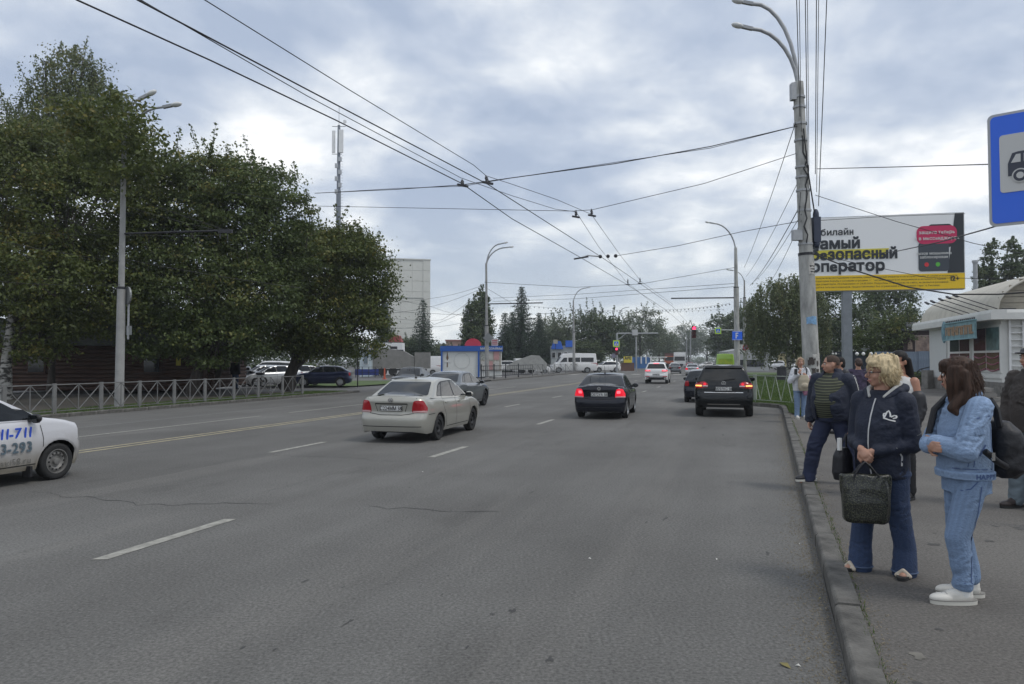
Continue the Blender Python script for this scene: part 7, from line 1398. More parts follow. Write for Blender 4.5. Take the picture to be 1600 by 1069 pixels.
wire('thick black cable crossing the billboard lettering up to the bus stop sign', [P(1272, 397, 21.7), P(1330, 400, 19), P(1400, 393, 15), P(1470, 378, 11), P(1545, 357, 8), P(1650, 325, 6.5)], .009, 0)
wire('thin wire crossing the lower billboard lettering toward the shop roof', [P(1274, 397, 21.7), P(1350, 414, 21), P(1450, 434, 20), P(1660, 437, 18)], .008, 0)
# ------------------------------------------------------------------ people
from mathutils import noise as mnoise
M_SKIN = mat('skin', (.44, .24, .165), .5, var=.06, vscale=12); M_SKIN2 = mat('skin_tan', (.38, .19, .125), .5, var=.06, vscale=12)
V3 = lambda *a: Vector(a)
class PR(MB):                           # closed primitives, later fused by a voxel remesh
    def cap(s, a, b, r0, r1, n=14, flat=None):
        a, b = Vector(a), Vector(b); d = b - a; L = d.length; d = d / L; pts, rr = [], []
        for k in range(5): q = math.pi / 2 * k / 4; pts.append(a - d * r0 * math.cos(q)); rr.append(max(1e-4, r0 * math.sin(q)))
        for k in range(5): q = math.pi / 2 * k / 4; pts.append(b + d * r1 * math.sin(q)); rr.append(max(1e-4, r1 * math.cos(q)))
        return s.tube(pts, rr, n)
    def chain(s, pts, rs):
        for i in range(len(pts) - 1): s.cap(pts[i], pts[i + 1], rs[i], rs[i + 1])
        return s
    def ell(s, c, r, rot=None):
        t = MB(); t.ball((0, 0, 0), r, 16, 12); return s.add([(rot @ Vector(p) if rot else Vector(p)) + Vector(c) for p in t.v], t.f)
    def loft(s, rings, n=28, p=2.4):    # (cx, cy, z, rx, ry)
        vs = []; k = len(rings)
        for cx_, cy_, z, rx, ry in rings:
            for j in range(n):
                a = 2 * math.pi * j / n; c_, s_ = math.cos(a), math.sin(a); vs.append((cx_ + rx * abs(c_) ** (2 / p) * (1 if c_ > 0 else -1), cy_ + ry * abs(s_) ** (2 / p) * (1 if s_ > 0 else -1), z))
        fs = [(i * n + j, i * n + (j + 1) % n, (i + 1) * n + (j + 1) % n, (i + 1) * n + j) for i in range(k - 1) for j in range(n)]
        fs += [tuple(range(n))[::-1], tuple((k - 1) * n + j for j in range(n))]; return s.add(vs, fs)
def vox(name, pr, m, parent, size=.008, it=4, folds=None, cut=None, thick=0.0, rand=0.0):
    me = pr.mesh('tmp', m); o = bpy.data.objects.new('tmp', me); COL.objects.link(o)
    r = o.modifiers.new('r', 'REMESH'); r.mode = 'VOXEL'; r.voxel_size = size
    if it: q = o.modifiers.new('s', 'SMOOTH'); q.iterations = it; q.factor = .5
    bpy.context.view_layer.update(); me2 = bpy.data.meshes.new_from_object(o.evaluated_get(bpy.context.evaluated_depsgraph_get())); bpy.data.objects.remove(o)
    if folds:
        amp, fx, fy, fz = folds; n = len(me2.vertices); co = np.empty(n * 3, np.float32); me2.vertices.foreach_get('co', co); no = np.empty(n * 3, np.float32); me2.vertices.foreach_get('normal', no); co = co.reshape(-1, 3); no = no.reshape(-1, 3); ph = random.uniform(0, 50)
        dsp = np.array([mnoise.noise((c[0] * fx + ph, c[1] * fy, c[2] * fz + 1.7 * c[0] * fz * .4)) + .5 * mnoise.noise((c[0] * fx * 2.2, c[1] * fy * 2.2 + ph, c[2] * fz * 2.1)) for c in co]); mk = np.array([min(1, max(.12, .55 + 1.8 * mnoise.noise((c[0] * 4 + ph, c[1] * 4, c[2] * 5)))) for c in co]); dsp = mk * (1.1 * (.35 - np.abs(dsp)) * 2 + .3 * dsp); co += no * (amp * dsp)[:, None]; me2.vertices.foreach_set('co', co.ravel())
    if cut:
        bm = bmesh.new(); bm.from_mesh(me2); bmesh.ops.delete(bm, geom=[v for v in bm.verts if cut(v.co)], context='VERTS')
        if thick:
            g = bm.faces[:]; bmesh.ops.solidify(bm, geom=g, thickness=thick)
        bm.to_mesh(me2); bm.free()
    me2.materials.clear(); me2.materials.append(m); me2.name = name; me2.polygons.foreach_set('use_smooth', [True] * len(me2.polygons)); me2.update()
    return link(name, me2, parent)
def hand(pr, W, d, nrm, side, s=1.0, curl=.5):
    W, d, nrm = Vector(W), Vector(d).normalized(), Vector(nrm); nrm = (nrm - d * nrm.dot(d)).normalized(); a = d.cross(nrm) * side; q = Matrix((d, a, nrm)).transposed()
    pr.ell(W + d * .045 * s, (.052 * s, .040 * s, .017 * s), q); pr.cap(W - d * .03 * s, W + d * .02 * s, .026 * s, .024 * s)
    for k, (o, L) in enumerate(((.031, .070), (.011, .080), (-.010, .074), (-.030, .058))):
        p = W + d * .080 * s + a * o * s; c1 = curl * .7; p1 = p + (d * math.cos(c1) + nrm * math.sin(c1)) * L * .5 * s; c2 = curl * 1.7; p2 = p1 + (d * math.cos(c2) + nrm * math.sin(c2)) * L * .5 * s
        pr.chain([p - d * .02 * s, p1, p2], [.0095 * s, .0088 * s, .0075 * s])
    p = W + d * .02 * s + a * .03 * s; p1 = p + (d * .5 + a * .75 + nrm * .3).normalized() * .042 * s; p2 = p1 + (d * .85 + a * .1 + nrm * .5).normalized() * .035 * s; pr.chain([p, p1, p2], [.014 * s, .011 * s, .0085 * s])
def face(pr, hc, s, yaw, pitch=0, fat=1.0):
    M = Matrix.Rotation(yaw, 3, 'Z') @ Matrix.Rotation(pitch, 3, 'Y'); hc = Vector(hc); T = lambda p: M @ (Vector(p) * s) + hc; S = lambda r: tuple(k * s for k in r)
    for c, r in (((-.010, 0, .030), (.097, .075, .088)), ((.020, 0, -.030), (.068, .062 * fat, .078)), ((.052, 0, -.083), (.027, .032 * fat, .024)), ((.070, 0, .025), (.022, .050, .016)), ((.056, .034, -.028), (.03, .026 * fat, .03)), ((.056, -.034, -.028), (.03, .026 * fat, .03)), ((.083, 0, -.058), (.013, .024, .008)), ((.081, 0, -.071), (.012, .021, .008)), ((-.006, .077, -.010), (.019, .010, .032)), ((-.006, -.077, -.010), (.019, .010, .032))): pr.ell(T(c), S(r), M)
    pr.cap(T((.085, 0, .012)), T((.107, 0, -.026)), .010 * s, .0155 * s); pr.ell(T((.094, .010, -.030)), S((.012, .009, .008)), M); pr.ell(T((.094, -.010, -.030)), S((.012, .009, .008)), M)
    return T, M
def features(parent, T, M, s, brow, lips=(.33, .10, .09)):
    mb = MB(); 
    for y in (-.031, .031): mb.ball(T((.082, y, .004)), .0105 * s, 10, 7)
    mb.build('eye', mat('eye_white', (.55, .53, .5), .2), parent, 60); mb = MB()
    for y in (-.031, .031): mb.ball(T((.0905, y * 1.0, .004)), .0052 * s, 8, 6)
    mb.build('iris', mat('iris_dark', (.02, .014, .01), .15), parent, 60); mb = MB()
    for y in (-1, 1): mb.tube([T((.092, y * .014, .024)), T((.090, y * .032, .030)), T((.076, y * .05, .024))], .0042 * s, 5)
    mb.build('eyebrow', brow, parent, 60); mb = MB(); mb.tube([T((.083, -.022, -.064)), T((.095, -.008, -.061)), T((.095, .008, -.061)), T((.083, .022, -.064))], .0052 * s, 6); mb.build('lips', mat('lips', lips, .4), parent, 60)
def shoe(parent, pos, ang, m, sole, s=1.0, name='shoe', open_=False):
    e = link(name, None, parent); e.location = pos; e.rotation_euler = (0, 0, ang); pr = PR()
    if open_: pr.loft([(.06, 0, .010, .135, .043), (.06, 0, .025, .135, .043)], 24, 2.2); pr.chain([(.02, -.045, .02), (.03, 0, .075), (.02, .045, .02)], [.014, .014, .014]); pr.chain([(.10, -.045, .02), (.10, 0, .06), (.10, .045, .02)], [.016, .016, .016]); pr.chain([(-.06, -.03, .02), (-.075, 0, .075), (-.06, .03, .02)], [.009, .009, .009])
    else: pr.ell((.12, 0, .038), (.085, .044, .034)); pr.ell((.03, 0, .055), (.09, .040, .045)); pr.cap((-.03, 0, .045), (-.03, 0, .085), .040, .038); pr.cap((-.03, 0, .05), (.12, 0, .035), .042, .036)
    for v in range(len(pr.v)): pr.v[v] = tuple(k * s for k in pr.v[v])
    vox(name if open_ else 'shoe_upper', pr, m, e, .006 * s, 3); pr = PR(); pr.loft([(.05 * s, 0, .0, .148 * s, .046 * s), (.05 * s, 0, .026 * s, .150 * s, .047 * s)], 28, 2.3); pr.build('sole', sole, e, 40)
    if m is M_SHOEW and not open_:
        mb = MB()
        for k in range(4): x_ = (.055 + .024 * k) * s; z_ = (.098 - .0085 * k) * s; mb.tube([(x_, -.024 * s, z_ - .014 * s), (x_ + .004, 0, z_), (x_, .024 * s, z_ - .014 * s)], .0038 * s, 5)
        mb.build('lace', mat('lace_grey', (.45, .44, .42), .8), e); pr = PR(); pr.loft([(.052 * s, 0, .024 * s, .152 * s, .0485 * s), (.052 * s, 0, .030 * s, .152 * s, .0485 * s)], 28, 2.3); pr.build('welt', mat('welt_grey', (.25, .24, .22), .8), e, 40)
    return e
def mk_person(label, loc, rz, cat='person', group=None): return thing('person', label, cat, loc, rz, group)
M_HAIRB = mat('hair_blonde', (.52, .41, .24), .6, var=.35, vscale=18, stretch=(3, 3, .5)); M_HAIRBR = mat('hair_brown', (.042, .022, .014), .62, spec=.3, var=.5, vscale=16, stretch=(4, 4, .35)); M_HAIRK = mat('hair_black', (.010, .008, .008), .6, spec=.3, var=.4, vscale=16, stretch=(4, 4, .4)); M_HAIRM = mat('hair_cropped', (.055, .035, .025), .8, var=.3, vscale=40)
M_NAVY = mat('cloth_navy', (.011, .016, .034), .75, var=.25, vscale=5, bump=.3, bscale=60); M_DENIM = mat('denim_light', (.160, .230, .350), .85, var=.12, vscale=3, bump=.4, bscale=90); M_DENIMJ = mat('denim_jacket', (.19, .265, .39), .85, var=.10, vscale=3, bump=.4, bscale=90); M_DENIMD = mat('denim_dark', (.026, .045, .098), .85, var=.2, vscale=3, bump=.4, bscale=90)
M_TROU = mat('trouser_navy', (.010, .016, .045), .8, var=.2, vscale=5); M_GREYL = mat('lining_grey', (.13, .14, .145), .8); M_SHOEW = mat('shoe_white', (.62, .60, .55), .5, var=.08, vscale=8); M_SOLEW = mat('sole_white', (.60, .58, .52), .6); M_SOLEK = mat('sole_black', (.02, .02, .02), .7); M_SHOEK = mat('shoe_black', (.018, .018, .022), .5)
M_DSTITCH = mat('denim_seam', (.06, .10, .22), .85); M_BAGK = mat('bag_black', (.009, .009, .012), .55, bump=.2, bscale=60)
def wear_and_fold_shade(m, k):                         # denim fades on its ridges; fold highlights and crease shade are painted in too
    t = m.node_tree; b = t.nodes['Principled BSDF']; g = t.nodes.new('ShaderNodeNewGeometry'); r = t.nodes.new('ShaderNodeMapRange'); t.links.new(g.outputs['Pointiness'], r.inputs[0]); r.inputs[1].default_value = .47; r.inputs[2].default_value = .53; r.inputs[3].default_value = 1 - k; r.inputs[4].default_value = 1 + k
    src = b.inputs['Base Color'].links[0].from_socket; v = t.nodes.new('ShaderNodeVectorMath'); v.operation = 'SCALE'; t.links.new(src, v.inputs[0]); t.links.new(r.outputs[0], v.inputs['Scale']); t.links.new(v.outputs[0], b.inputs['Base Color'])
for m_ in (M_DENIM, M_DENIMJ): wear_and_fold_shade(m_, .38)
wear_and_fold_shade(M_DENIMD, .3)
def stripes_mat():
    m = mat('shirt_striped', (.05, .055, .04), .85); t = m.node_tree; b = t.nodes['Principled BSDF']; c = t.nodes.new('ShaderNodeTexCoord'); s_ = t.nodes.new('ShaderNodeSeparateXYZ'); t.links.new(c.outputs['Object'], s_.inputs[0])
    q = t.nodes.new('ShaderNodeMath'); q.operation = 'MULTIPLY_ADD'; t.links.new(s_.outputs['X'], q.inputs[0]); q.inputs[1].default_value = .22; t.links.new(s_.outputs['Z'], q.inputs[2])
    k = t.nodes.new('ShaderNodeMath'); k.operation = 'MULTIPLY'; t.links.new(q.outputs[0], k.inputs[0]); k.inputs[1].default_value = 6.283 / .031; sn = t.nodes.new('ShaderNodeMath'); sn.operation = 'SINE'; t.links.new(k.outputs[0], sn.inputs[0])
    r = t.nodes.new('ShaderNodeMapRange'); t.links.new(sn.outputs[0], r.inputs[0]); r.inputs[1].default_value = .55; r.inputs[2].default_value = .85; x = t.nodes.new('ShaderNodeMixRGB'); t.links.new(r.outputs[0], x.inputs[0]); x.inputs[1].default_value = (.030, .034, .024, 1); x.inputs[2].default_value = (.13, .135, .08, 1); t.links.new(x.outputs[0], b.inputs['Base Color']); return m
def body(parent, h, J, yaw, pitch=0, skin=M_SKIN, fat=1.0, vs=.007, hands=True, belly=0.0, legs=True, fatface=1.0):
    """J: joints in metres, local frame facing +x, left = +y"""
    s = h / 1.65; pr = PR(); T, M = face(pr, J['head'], s, yaw, pitch, fatface); hd = Vector(J['head']); nb = Vector(J['neck'])
    pr.chain([hd + Vector((-.025, 0, -.05)) * s, nb + Vector((0, 0, .02))], [.052 * s, .060 * s]); z0 = J['hipz']; z1 = nb.z
    pr.loft([(J.get('hx', 0), 0, z0 - .06, .10 * s * fat, .145 * s * fat), (J.get('hx', 0) + belly * .6, 0, z0 + .08, .105 * s * fat, .15 * s * fat), (nb.x * .4 + belly, 0, z0 + (z1 - z0) * .4, .095 * s * fat, .13 * s * fat), (nb.x * .8 + belly * .3, 0, z0 + (z1 - z0) * .72, .10 * s * fat, .155 * s * fat), (nb.x, 0, z1 - .07, .075 * s, .15 * s), (nb.x, 0, z1, .05 * s, .07 * s)])
    for k in 'LR':
        S, E, W = Vector(J['sh' + k]), Vector(J['el' + k]), Vector(J['wr' + k]); pr.chain([S, E, W], [.052 * s, .042 * s, .028 * s])
        if hands: hand(pr, W, J.get('hd' + k, W - E), J.get('hn' + k, (1, 0, 0)), 1 if k == 'L' else -1, s * .95, J.get('curl' + k, .5))
        if legs: Hh, K, A = Vector(J['hip' + k]), Vector(J['kn' + k]), Vector(J['an' + k]); pr.chain([Hh, K, A], [.085 * s * fat, .055 * s, .038 * s]); f = Vector((math.cos(J.get('fa' + k, 0)), math.sin(J.get('fa' + k, 0)), 0)); pr.cap(A + Vector((0, 0, -.03)), A + f * .12 * s + Vector((0, 0, -.055)), .032 * s, .026 * s)
    vox('body', pr, skin, parent, vs, 3); return T, M
def legs(pr, J, r, hipr=None):
    for k in 'LR': pr.chain([J['hip' + k], J['kn' + k], J['an' + k]], r)
def std(h, sw=.165, hipz=.53, lean=0.0):
    J = dict(head=(lean + .02, 0, .935 * h), neck=(lean, 0, .845 * h), hipz=hipz * h)
    for k, y in (('L', 1), ('R', -1)):
        J['sh' + k] = (lean - .005, y * sw * h / 1.65, .80 * h); J['el' + k] = (lean - .02, y * (sw + .06) * h / 1.65, .625 * h); J['wr' + k] = (lean + .03, y * (sw + .065) * h / 1.65, .475 * h); J['hn' + k] = (0, -y, 0)
        J['hip' + k] = (0, y * .085, hipz * h - .03); J['kn' + k] = (.015, y * .09, .285 * h); J['an' + k] = (-.01, y * .09, .055 * h)
    return J
def sheet(name, sh, ln, ax, wd, m, parent, off=.004, rnd=1): return sh.ribbon(name, ln, ax, wd, m, parent, off, rnd)
def ground(px, py): g = G(px, py, WALK_Z); return g
# ---------- the stout man in a striped shirt and open jacket
h = 1.62; g = P(1300, 563, 9.35); g.z = WALK_Z; RZ = R(222); t = MAN = mk_person('stout man in a striped olive shirt and open navy jacket, one foot on the kerb', g, RZ)
J = std(h, .195, .52, .0); J['head'] = (.03, 0, .925 * h); J['anR'] = (.20, -.22, .075); J['knR'] = (.16, -.16, .46); J['anL'] = (-.10, .22, .07); J['knL'] = (-.02, .17, .45); J['faR'] = R(-25); J['faL'] = R(15); J['elL'] = (-.06, .275, .60 * h); J['wrL'] = (.06, .285, .455 * h); J['elR'] = (-.05, -.28, .62 * h); J['wrR'] = (.06, -.27, .47 * h); J['curlL'] = .9; J['curlR'] = .9
T, M = body(t, h, J, R(-52), fat=1.1, belly=.08, vs=.008, fatface=1.18)
features(t, T, M, h / 1.65, M_HAIRM); pr = PR(); S = h / 1.65
for c, r in (((-.012, 0, .036), (.0985, .0765, .0855)), ((-.030, 0, .01), (.078, .0765, .07))): pr.ell(T(c), [k * S for k in r], M)
vox('hair', pr, M_HAIRM, t, .008, 2, (.002, 40, 40, 40), cut=lambda c: (M.transposed() @ (c - Vector(J['head']))).x > .062 * S or ((M.transposed() @ (c - Vector(J['head']))).z < .02 and (M.transposed() @ (c - Vector(J['head']))).x > -.045) or (M.transposed() @ (c - Vector(J['head']))).z < -.015)
pr = PR(); pr.loft([(.0, 0, .80, .15, .19), (.05, 0, .90, .185, .185), (.085, 0, 1.02, .20, .19), (.07, 0, 1.13, .185, .185), (.04, 0, 1.25, .15, .20), (.01, 0, 1.34, .10, .17), (.0, 0, 1.39, .066, .085)], 36, 2.2)
for k in 'LR': pr.cap(J['sh' + k], Vector(J['sh' + k]).lerp(Vector(J['el' + k]), .5), .07, .06)
vox('striped_shirt', pr, stripes_mat(), t, .010, 5, (.005, 5, 5, 9))
pr = PR(); pr.loft([(.01, 0, .78, .155, .195), (.01, 0, .88, .165, .20), (.0, 0, .94, .15, .19)], 30)
legs(pr, J, [.115, .092, .078]); 
for k in 'LR': a_ = Vector(J['an' + k]); pr.cap(a_ + Vector((0, 0, .03)), a_ + Vector((.02, 0, -.02)), .082, .078)
vox('trousers', pr, M_TROU, t, .010, 4, (.010, 6, 6, 13))
pr = PR(); pr.loft([(-.0, 0, .80, .20, .225), (.03, 0, .95, .235, .235), (.035, 0, 1.10, .235, .238), (-.01, 0, 1.25, .17, .235), (-.015, 0, 1.345, .12, .20), (-.02, 0, 1.40, .09, .115), (-.02, 0, 1.44, .085, .10)], 40, 2.2)
for k in 'LR': pr.chain([J['sh' + k], J['el' + k], Vector(J['el' + k]).lerp(Vector(J['wr' + k]), .86)], [.098, .082, .062])
jk = vox('jacket', pr, M_NAVY, t, .010, 4, (.010, 7, 7, 11), cut=lambda c: c.x > .05 and abs(c.y + .015) < (.085 + .05 * (1.2 - c.z) if c.z < 1.3 else .06) and c.z > .7, thick=.014); sh = Shell([jk.data])
for o_ in (-.016, .016): sheet('sleeve_stripe', sh, [(-.01 + o_, 1.36), (-.03 + o_, 1.2), (-.055 + o_, 1.02), (-.02 + o_, .90), (.02 + o_, .82)], 'left', .010, M_SWHITE, t)
for k in 'LR': a_ = Vector(J['an' + k]); shoe(t, (a_.x - .02, a_.y, .0 if k == 'L' else .02), J['fa' + k], M_SHOEK, M_SOLEW, 1.05)
# ---------- the blonde woman in the navy hooded jacket
h = 1.56; g = P(1378, 563, 5.42); g.z = WALK_Z; RZ = R(214); t = BL = mk_person('short-haired blonde woman in a navy hooded jacket, hands clasped over a dark bag', g, RZ)
J = std(h, .17, .52); J['elL'] = (-.02, .205, .95); J['wrL'] = (.20, .03, .895); J['elR'] = (.0, -.205, .95); J['wrR'] = (.21, -.045, .91); J['hdL'] = (.35, -.85, -.45); J['hdR'] = (.4, .7, -.6); J['hnL'] = (-1, 0, -.3); J['hnR'] = (-1, 0, -.3); J['curlL'] = .8; J['curlR'] = .9
J['anL'] = (-.05, .125, .075); J['knL'] = (.0, .11, .44); J['anR'] = (.07, -.14, .075); J['knR'] = (.06, -.115, .44); J['faL'] = R(20); J['faR'] = R(-20)
T, M = body(t, h, J, R(-36), vs=.006, skin=M_SKIN, fatface=1.08); S = h / 1.65; features(t, T, M, S, M_HAIRB)
pr = PR()
for c, r in (((-.018, 0, .050), (.114, .096, .094)), ((-.058, 0, .005), (.085, .096, .092)), ((-.070, 0, -.055), (.066, .076, .060)), ((.045, 0, .092), (.062, .072, .042)), ((-.01, .080, .02), (.055, .028, .055)), ((-.01, -.080, .02), (.055, .028, .055)), ((.065, .03, .075), (.045, .05, .03)), ((.055, .05, .045), (.035, .03, .035))): pr.ell(T(c), [k * S for k in r], M)
for k in range(46): a = random.uniform(0, 6.28); z = random.uniform(-.09, .09); q = Vector((-.02 + .108 * math.cos(a) * math.sqrt(max(.1, 1 - (z / .16) ** 2)), .096 * math.sin(a) * math.sqrt(max(.1, 1 - (z / .16) ** 2)), .03 + z)); q.x = min(q.x, .055 if q.z < .08 else .09); pr.chain([T(q + Vector((0, 0, .035))), T(q * 1.03), T(q * 1.02 - Vector((.016, 0, .035)))], [.008 * S, .011 * S, .004 * S])
Hd = Vector(J['head']); Mt = M.transposed()
vox('hair', pr, M_HAIRB, t, .006, 2, (.006, 42, 42, 16), cut=lambda c: (Mt @ (c - Hd)).x > .040 * S and (Mt @ (c - Hd)).z < .045 * S)
HS1 = (t, T, S); gl = MB(); gl.tube([T((.105, -.05, .005)), T((.112, -.012, .006)), T((.112, .012, .006)), T((.105, .05, .005)), T((.0, .085, .006))], .0028, 5); gl.tube([T((.105, .05, .005)), T((.104, .05, -.025)), T((.111, .014, -.026)), T((.112, .012, .006))], .0022, 5); gl.build('glasses', M_DKMET, t)
pr = PR(); pr.loft([(.0, 0, .70, .150, .180), (.01, 0, .80, .152, .182), (.02, 0, .95, .155, .178), (.02, 0, 1.08, .15, .178), (.005, 0, 1.20, .122, .175), (-.005, 0, 1.285, .082, .145), (-.01, 0, 1.33, .068, .085)], 40, 2.25)
for k in 'LR': pr.chain([J['sh' + k], J['el' + k], Vector(J['el' + k]).lerp(Vector(J['wr' + k]), .84)], [.078, .066, .050])
pr.chain([(-.09, .10, 1.27), (-.14, 0, 1.25), (-.09, -.10, 1.27)], [.06, .075, .06]); jk = vox('jacket', pr, M_NAVY, t, .008, 4, (.007, 11, 11, 15)); sh = Shell([jk.data])
pr = PR(); pr.chain([(.065, .07, 1.275), (.0, .12, 1.325), (-.10, .115, 1.345), (-.165, 0, 1.35), (-.10, -.115, 1.345), (.0, -.12, 1.325), (.065, -.07, 1.275)], [.018, .026, .034, .038, .034, .026, .018]); vox('hood', pr, M_NAVY, t, .007, 3, (.004, 9, 9, 12)); pr = PR(); pr.chain([(.075, .055, 1.285), (.01, .095, 1.342), (-.09, .085, 1.368), (-.14, 0, 1.372), (-.09, -.085, 1.368), (.01, -.095, 1.342), (.075, -.055, 1.285)], [.012, .018, .022, .024, .022, .018, .012]); vox('hood_lining', pr, mat('hood_lining', (.42, .42, .40), .85), t, .007, 2)
sheet('zip', sh, [(.0, 1.27), (-.005, 1.1), (-.01, .9), (.0, .71)], 'front', .010, mat('zip_pale', (.5, .5, .5), .4), t, .005)
for ln in ([(.085, 1.14), (.10, 1.195), (.115, 1.17), (.12, 1.145)], [(.085, 1.14), (.075, 1.165), (.09, 1.17)], [(.12, 1.145), (.14, 1.16), (.15, 1.14), (.13, 1.135)], [(.08, 1.14), (.11, 1.125), (.145, 1.115)]): sheet('butterfly_emblem', sh, [(a + .005, b) for a, b in ln], 'front', .009, M_SWHITE, t, .006)
sheet('pocket_zip', sh, [(.165, .93), (.17, .80)], 'front', .006, mat('zip_pale', (.5, .5, .5), .4), t, .005, 0); sheet('sleeve_piping', sh, [(.02, 1.02), (-.06, 1.045), (-.1, 1.05)], 'left', .005, M_GREYL, t, .005)
pr = PR(); pr.loft([(.0, 0, .72, .14, .185), (.0, 0, .82, .13, .17)], 28); 
for k in 'LR': pr.chain([J['hip' + k], J['kn' + k], Vector(J['an' + k]) + Vector((0, 0, .13)), Vector(J['an' + k]) + Vector((.01, 0, -.045))], [.096, .076, .074, .084])
vox('jeans', pr, M_DENIMD, t, .009, 3, (.006, 10, 10, 18))
for k in 'LR':
    a_ = Vector(J['an' + k]); shoe(t, (a_.x + .0, a_.y, 0), J['fa' + k], mat('sandal_cream', (.52, .45, .36), .6), M_SOLEK, .95, 'sandal', True); mb = MB(); n = 20
    mb.tube([(a_.x + .01 + .0845 * math.cos(q), a_.y + .0845 * math.sin(q), .034) for q in np.linspace(0, 6.283, n)], .007, 5, cap=False); mb.build('hem', mat('hem_fade', (.06, .09, .16), .85), t, 60)
# her bag, hanging from the clasped hands
wl = Matrix.Rotation(RZ, 3, 'Z') @ Vector((.235, .01, 0)) + g; bt = thing('tote_bag', 'dark green-black crocodile-print tote bag held by the blonde woman', 'bag', (wl.x - .02, wl.y - .02, WALK_Z), R(-12))
def croc():
    m = mat('croc_leather', (.012, .014, .010), .28, coat=.25); tt = m.node_tree; b = tt.nodes['Principled BSDF']; c = tt.nodes.new('ShaderNodeTexCoord'); v = tt.nodes.new('ShaderNodeTexVoronoi'); mp = tt.nodes.new('ShaderNodeMapping'); mp.inputs['Scale'].default_value = (1.2, 1, 1); tt.links.new(c.outputs['Object'], mp.inputs[0]); tt.links.new(mp.outputs[0], v.inputs['Vector']); v.inputs['Scale'].default_value = 95; v.feature = 'F1'
    r = tt.nodes.new('ShaderNodeValToRGB'); tt.links.new(v.outputs['Distance'], r.inputs[0]); r.color_ramp.elements[0].position = .15; r.color_ramp.elements[0].color = (.075, .080, .045, 1); r.color_ramp.elements[1].position = .55; r.color_ramp.elements[1].color = (.006, .007, .006, 1); tt.links.new(r.outputs[0], b.inputs['Base Color']); bp = tt.nodes.new('ShaderNodeBump'); bp.inputs['Strength'].default_value = .45; bp.inputs['Distance'].default_value = .006; bp.invert = True; tt.links.new(v.outputs['Distance'], bp.inputs['Height']); tt.links.new(bp.outputs[0], b.inputs['Normal']); return m
pr = PR(); pr.loft([(0, 0, .335, .150, .055), (0, 0, .36, .165, .065), (.0, 0, .50, .175, .07), (0, 0, .62, .18, .055), (0, 0, .715, .185, .028)], 36, 3.2); pr.v = [(p[0] * .9, p[1], .40 + (p[2] - .335) * .88 if p[2] < .9 else p[2]) for p in pr.v]; vox('bag_body', pr, croc(), bt, .008, 3, (.012, 9, 12, 3))
for sy in (-.03, .03): mb = MB(); mb.tube([(-.085, sy, .68), (-.08, sy, .73), (-.03, sy * .5, .80), (.0, 0, .825), (.03, sy * .5, .80), (.08, sy, .73), (.085, sy, .68)], .008, 6); mb.build('handle', M_BAGK, bt, 60)
# small black bag on her far side
wl = Matrix.Rotation(RZ, 3, 'Z') @ Vector((.16, -.22, 0)) + g; bt = thing('handbag', 'small black handbag hanging at the blonde woman\'s far side, with a pale tag', 'bag', (wl.x, wl.y, WALK_Z), RZ); pr = PR(); pr.loft([(0, 0, .66, .07, .05), (0, 0, .72, .09, .06), (0, 0, .84, .085, .05), (0, 0, .90, .05, .03)], 24, 2.6); vox('bag_body', pr, M_BAGK, bt, .008, 3); mb = MB(); mb.tube([(-.05, 0, .88), (0, .03, 1.0), (.05, 0, .88)], .008, 5); mb.build('handle', M_BAGK, bt); mb = MB(); mb.box((.07, .02, .93), (.03, .02, .09)); mb.build('tag', M_SWHITE, bt)
# ---------- the girl in denim with a backpack
h = 1.56; g = P(1507, 563, 4.80); g.z = WALK_Z; RZ = R(176); t = GI = mk_person('brown-haired girl in light blue denim jacket and jeans wearing a black backpack', g, RZ)
J = std(h, .165, .53); J['head'] = (.045, 0, .93 * h); J['elL'] = (.12, .225, .985); J['wrL'] = (.225, .05, 1.02); J['elR'] = (.11, -.21, .985); J['wrR'] = (.25, .03, 1.0); J['hdL'] = (.1, -1, .05); J['hdR'] = (.1, 1, 0); J['hnL'] = (-1, 0, 0); J['hnR'] = (-1, 0, 0)
J['anL'] = (.07, .075, .085); J['knL'] = (.105, .085, .43); J['anR'] = (-.055, -.08, .085); J['knR'] = (.01, -.085, .43); J['faL'] = R(2); J['faR'] = R(-8)
T, M = body(t, h, J, R(-32), vs=.006); S = h / 1.65; features(t, T, M, S, M_HAIRBR); Hd = Vector(J['head']); Mt = M.transposed()
pr = PR()
for c, r in (((-.012, 0, .040), (.110, .090, .096)), ((-.055, 0, -.01), (.080, .090, .10)), ((-.05, 0, -.09), (.070, .088, .10)), ((.060, 0, .070), (.055, .070, .045)), ((.082, .0, .045), (.03, .055, .04))): pr.ell(T(c), [k * S for k in r], M)
for k in range(40): y = random.uniform(-.09, .09); pr.chain([T((-.03 - .06 * (1 - (y / .1) ** 2), y, .02)), T((-.045 - .065 * (1 - (y / .1) ** 2), y * 1.1, -.09)), T((-.03 - .055 * (1 - (y / .1) ** 2) + random.uniform(-.02, .02), y * 1.25, -.20 + random.uniform(-.045, .02)))], [.022, .02, .008])
for k in range(16): y = random.choice((-1, 1)) * random.uniform(.072, .092); x = random.uniform(-.05, .055); pr.chain([T((x * .6, y * .93, .05)), T((x, y * 1.02, -.05)), T((x - .01, y * .95, -.16 + random.uniform(-.05, .02)))], [.018, .017, .007])
pr.chain([T((-.05, .07, -.12)), T((.02, .10, -.22)), T((-.02, .115, -.275))], [.04, .035, .012])
vox('hair', pr, M_HAIRBR, t, .006, 2, (.004, 55, 55, 5), cut=lambda c: (Mt @ (c - Hd)).x > .062 * S and (Mt @ (c - Hd)).z < .022 * S)
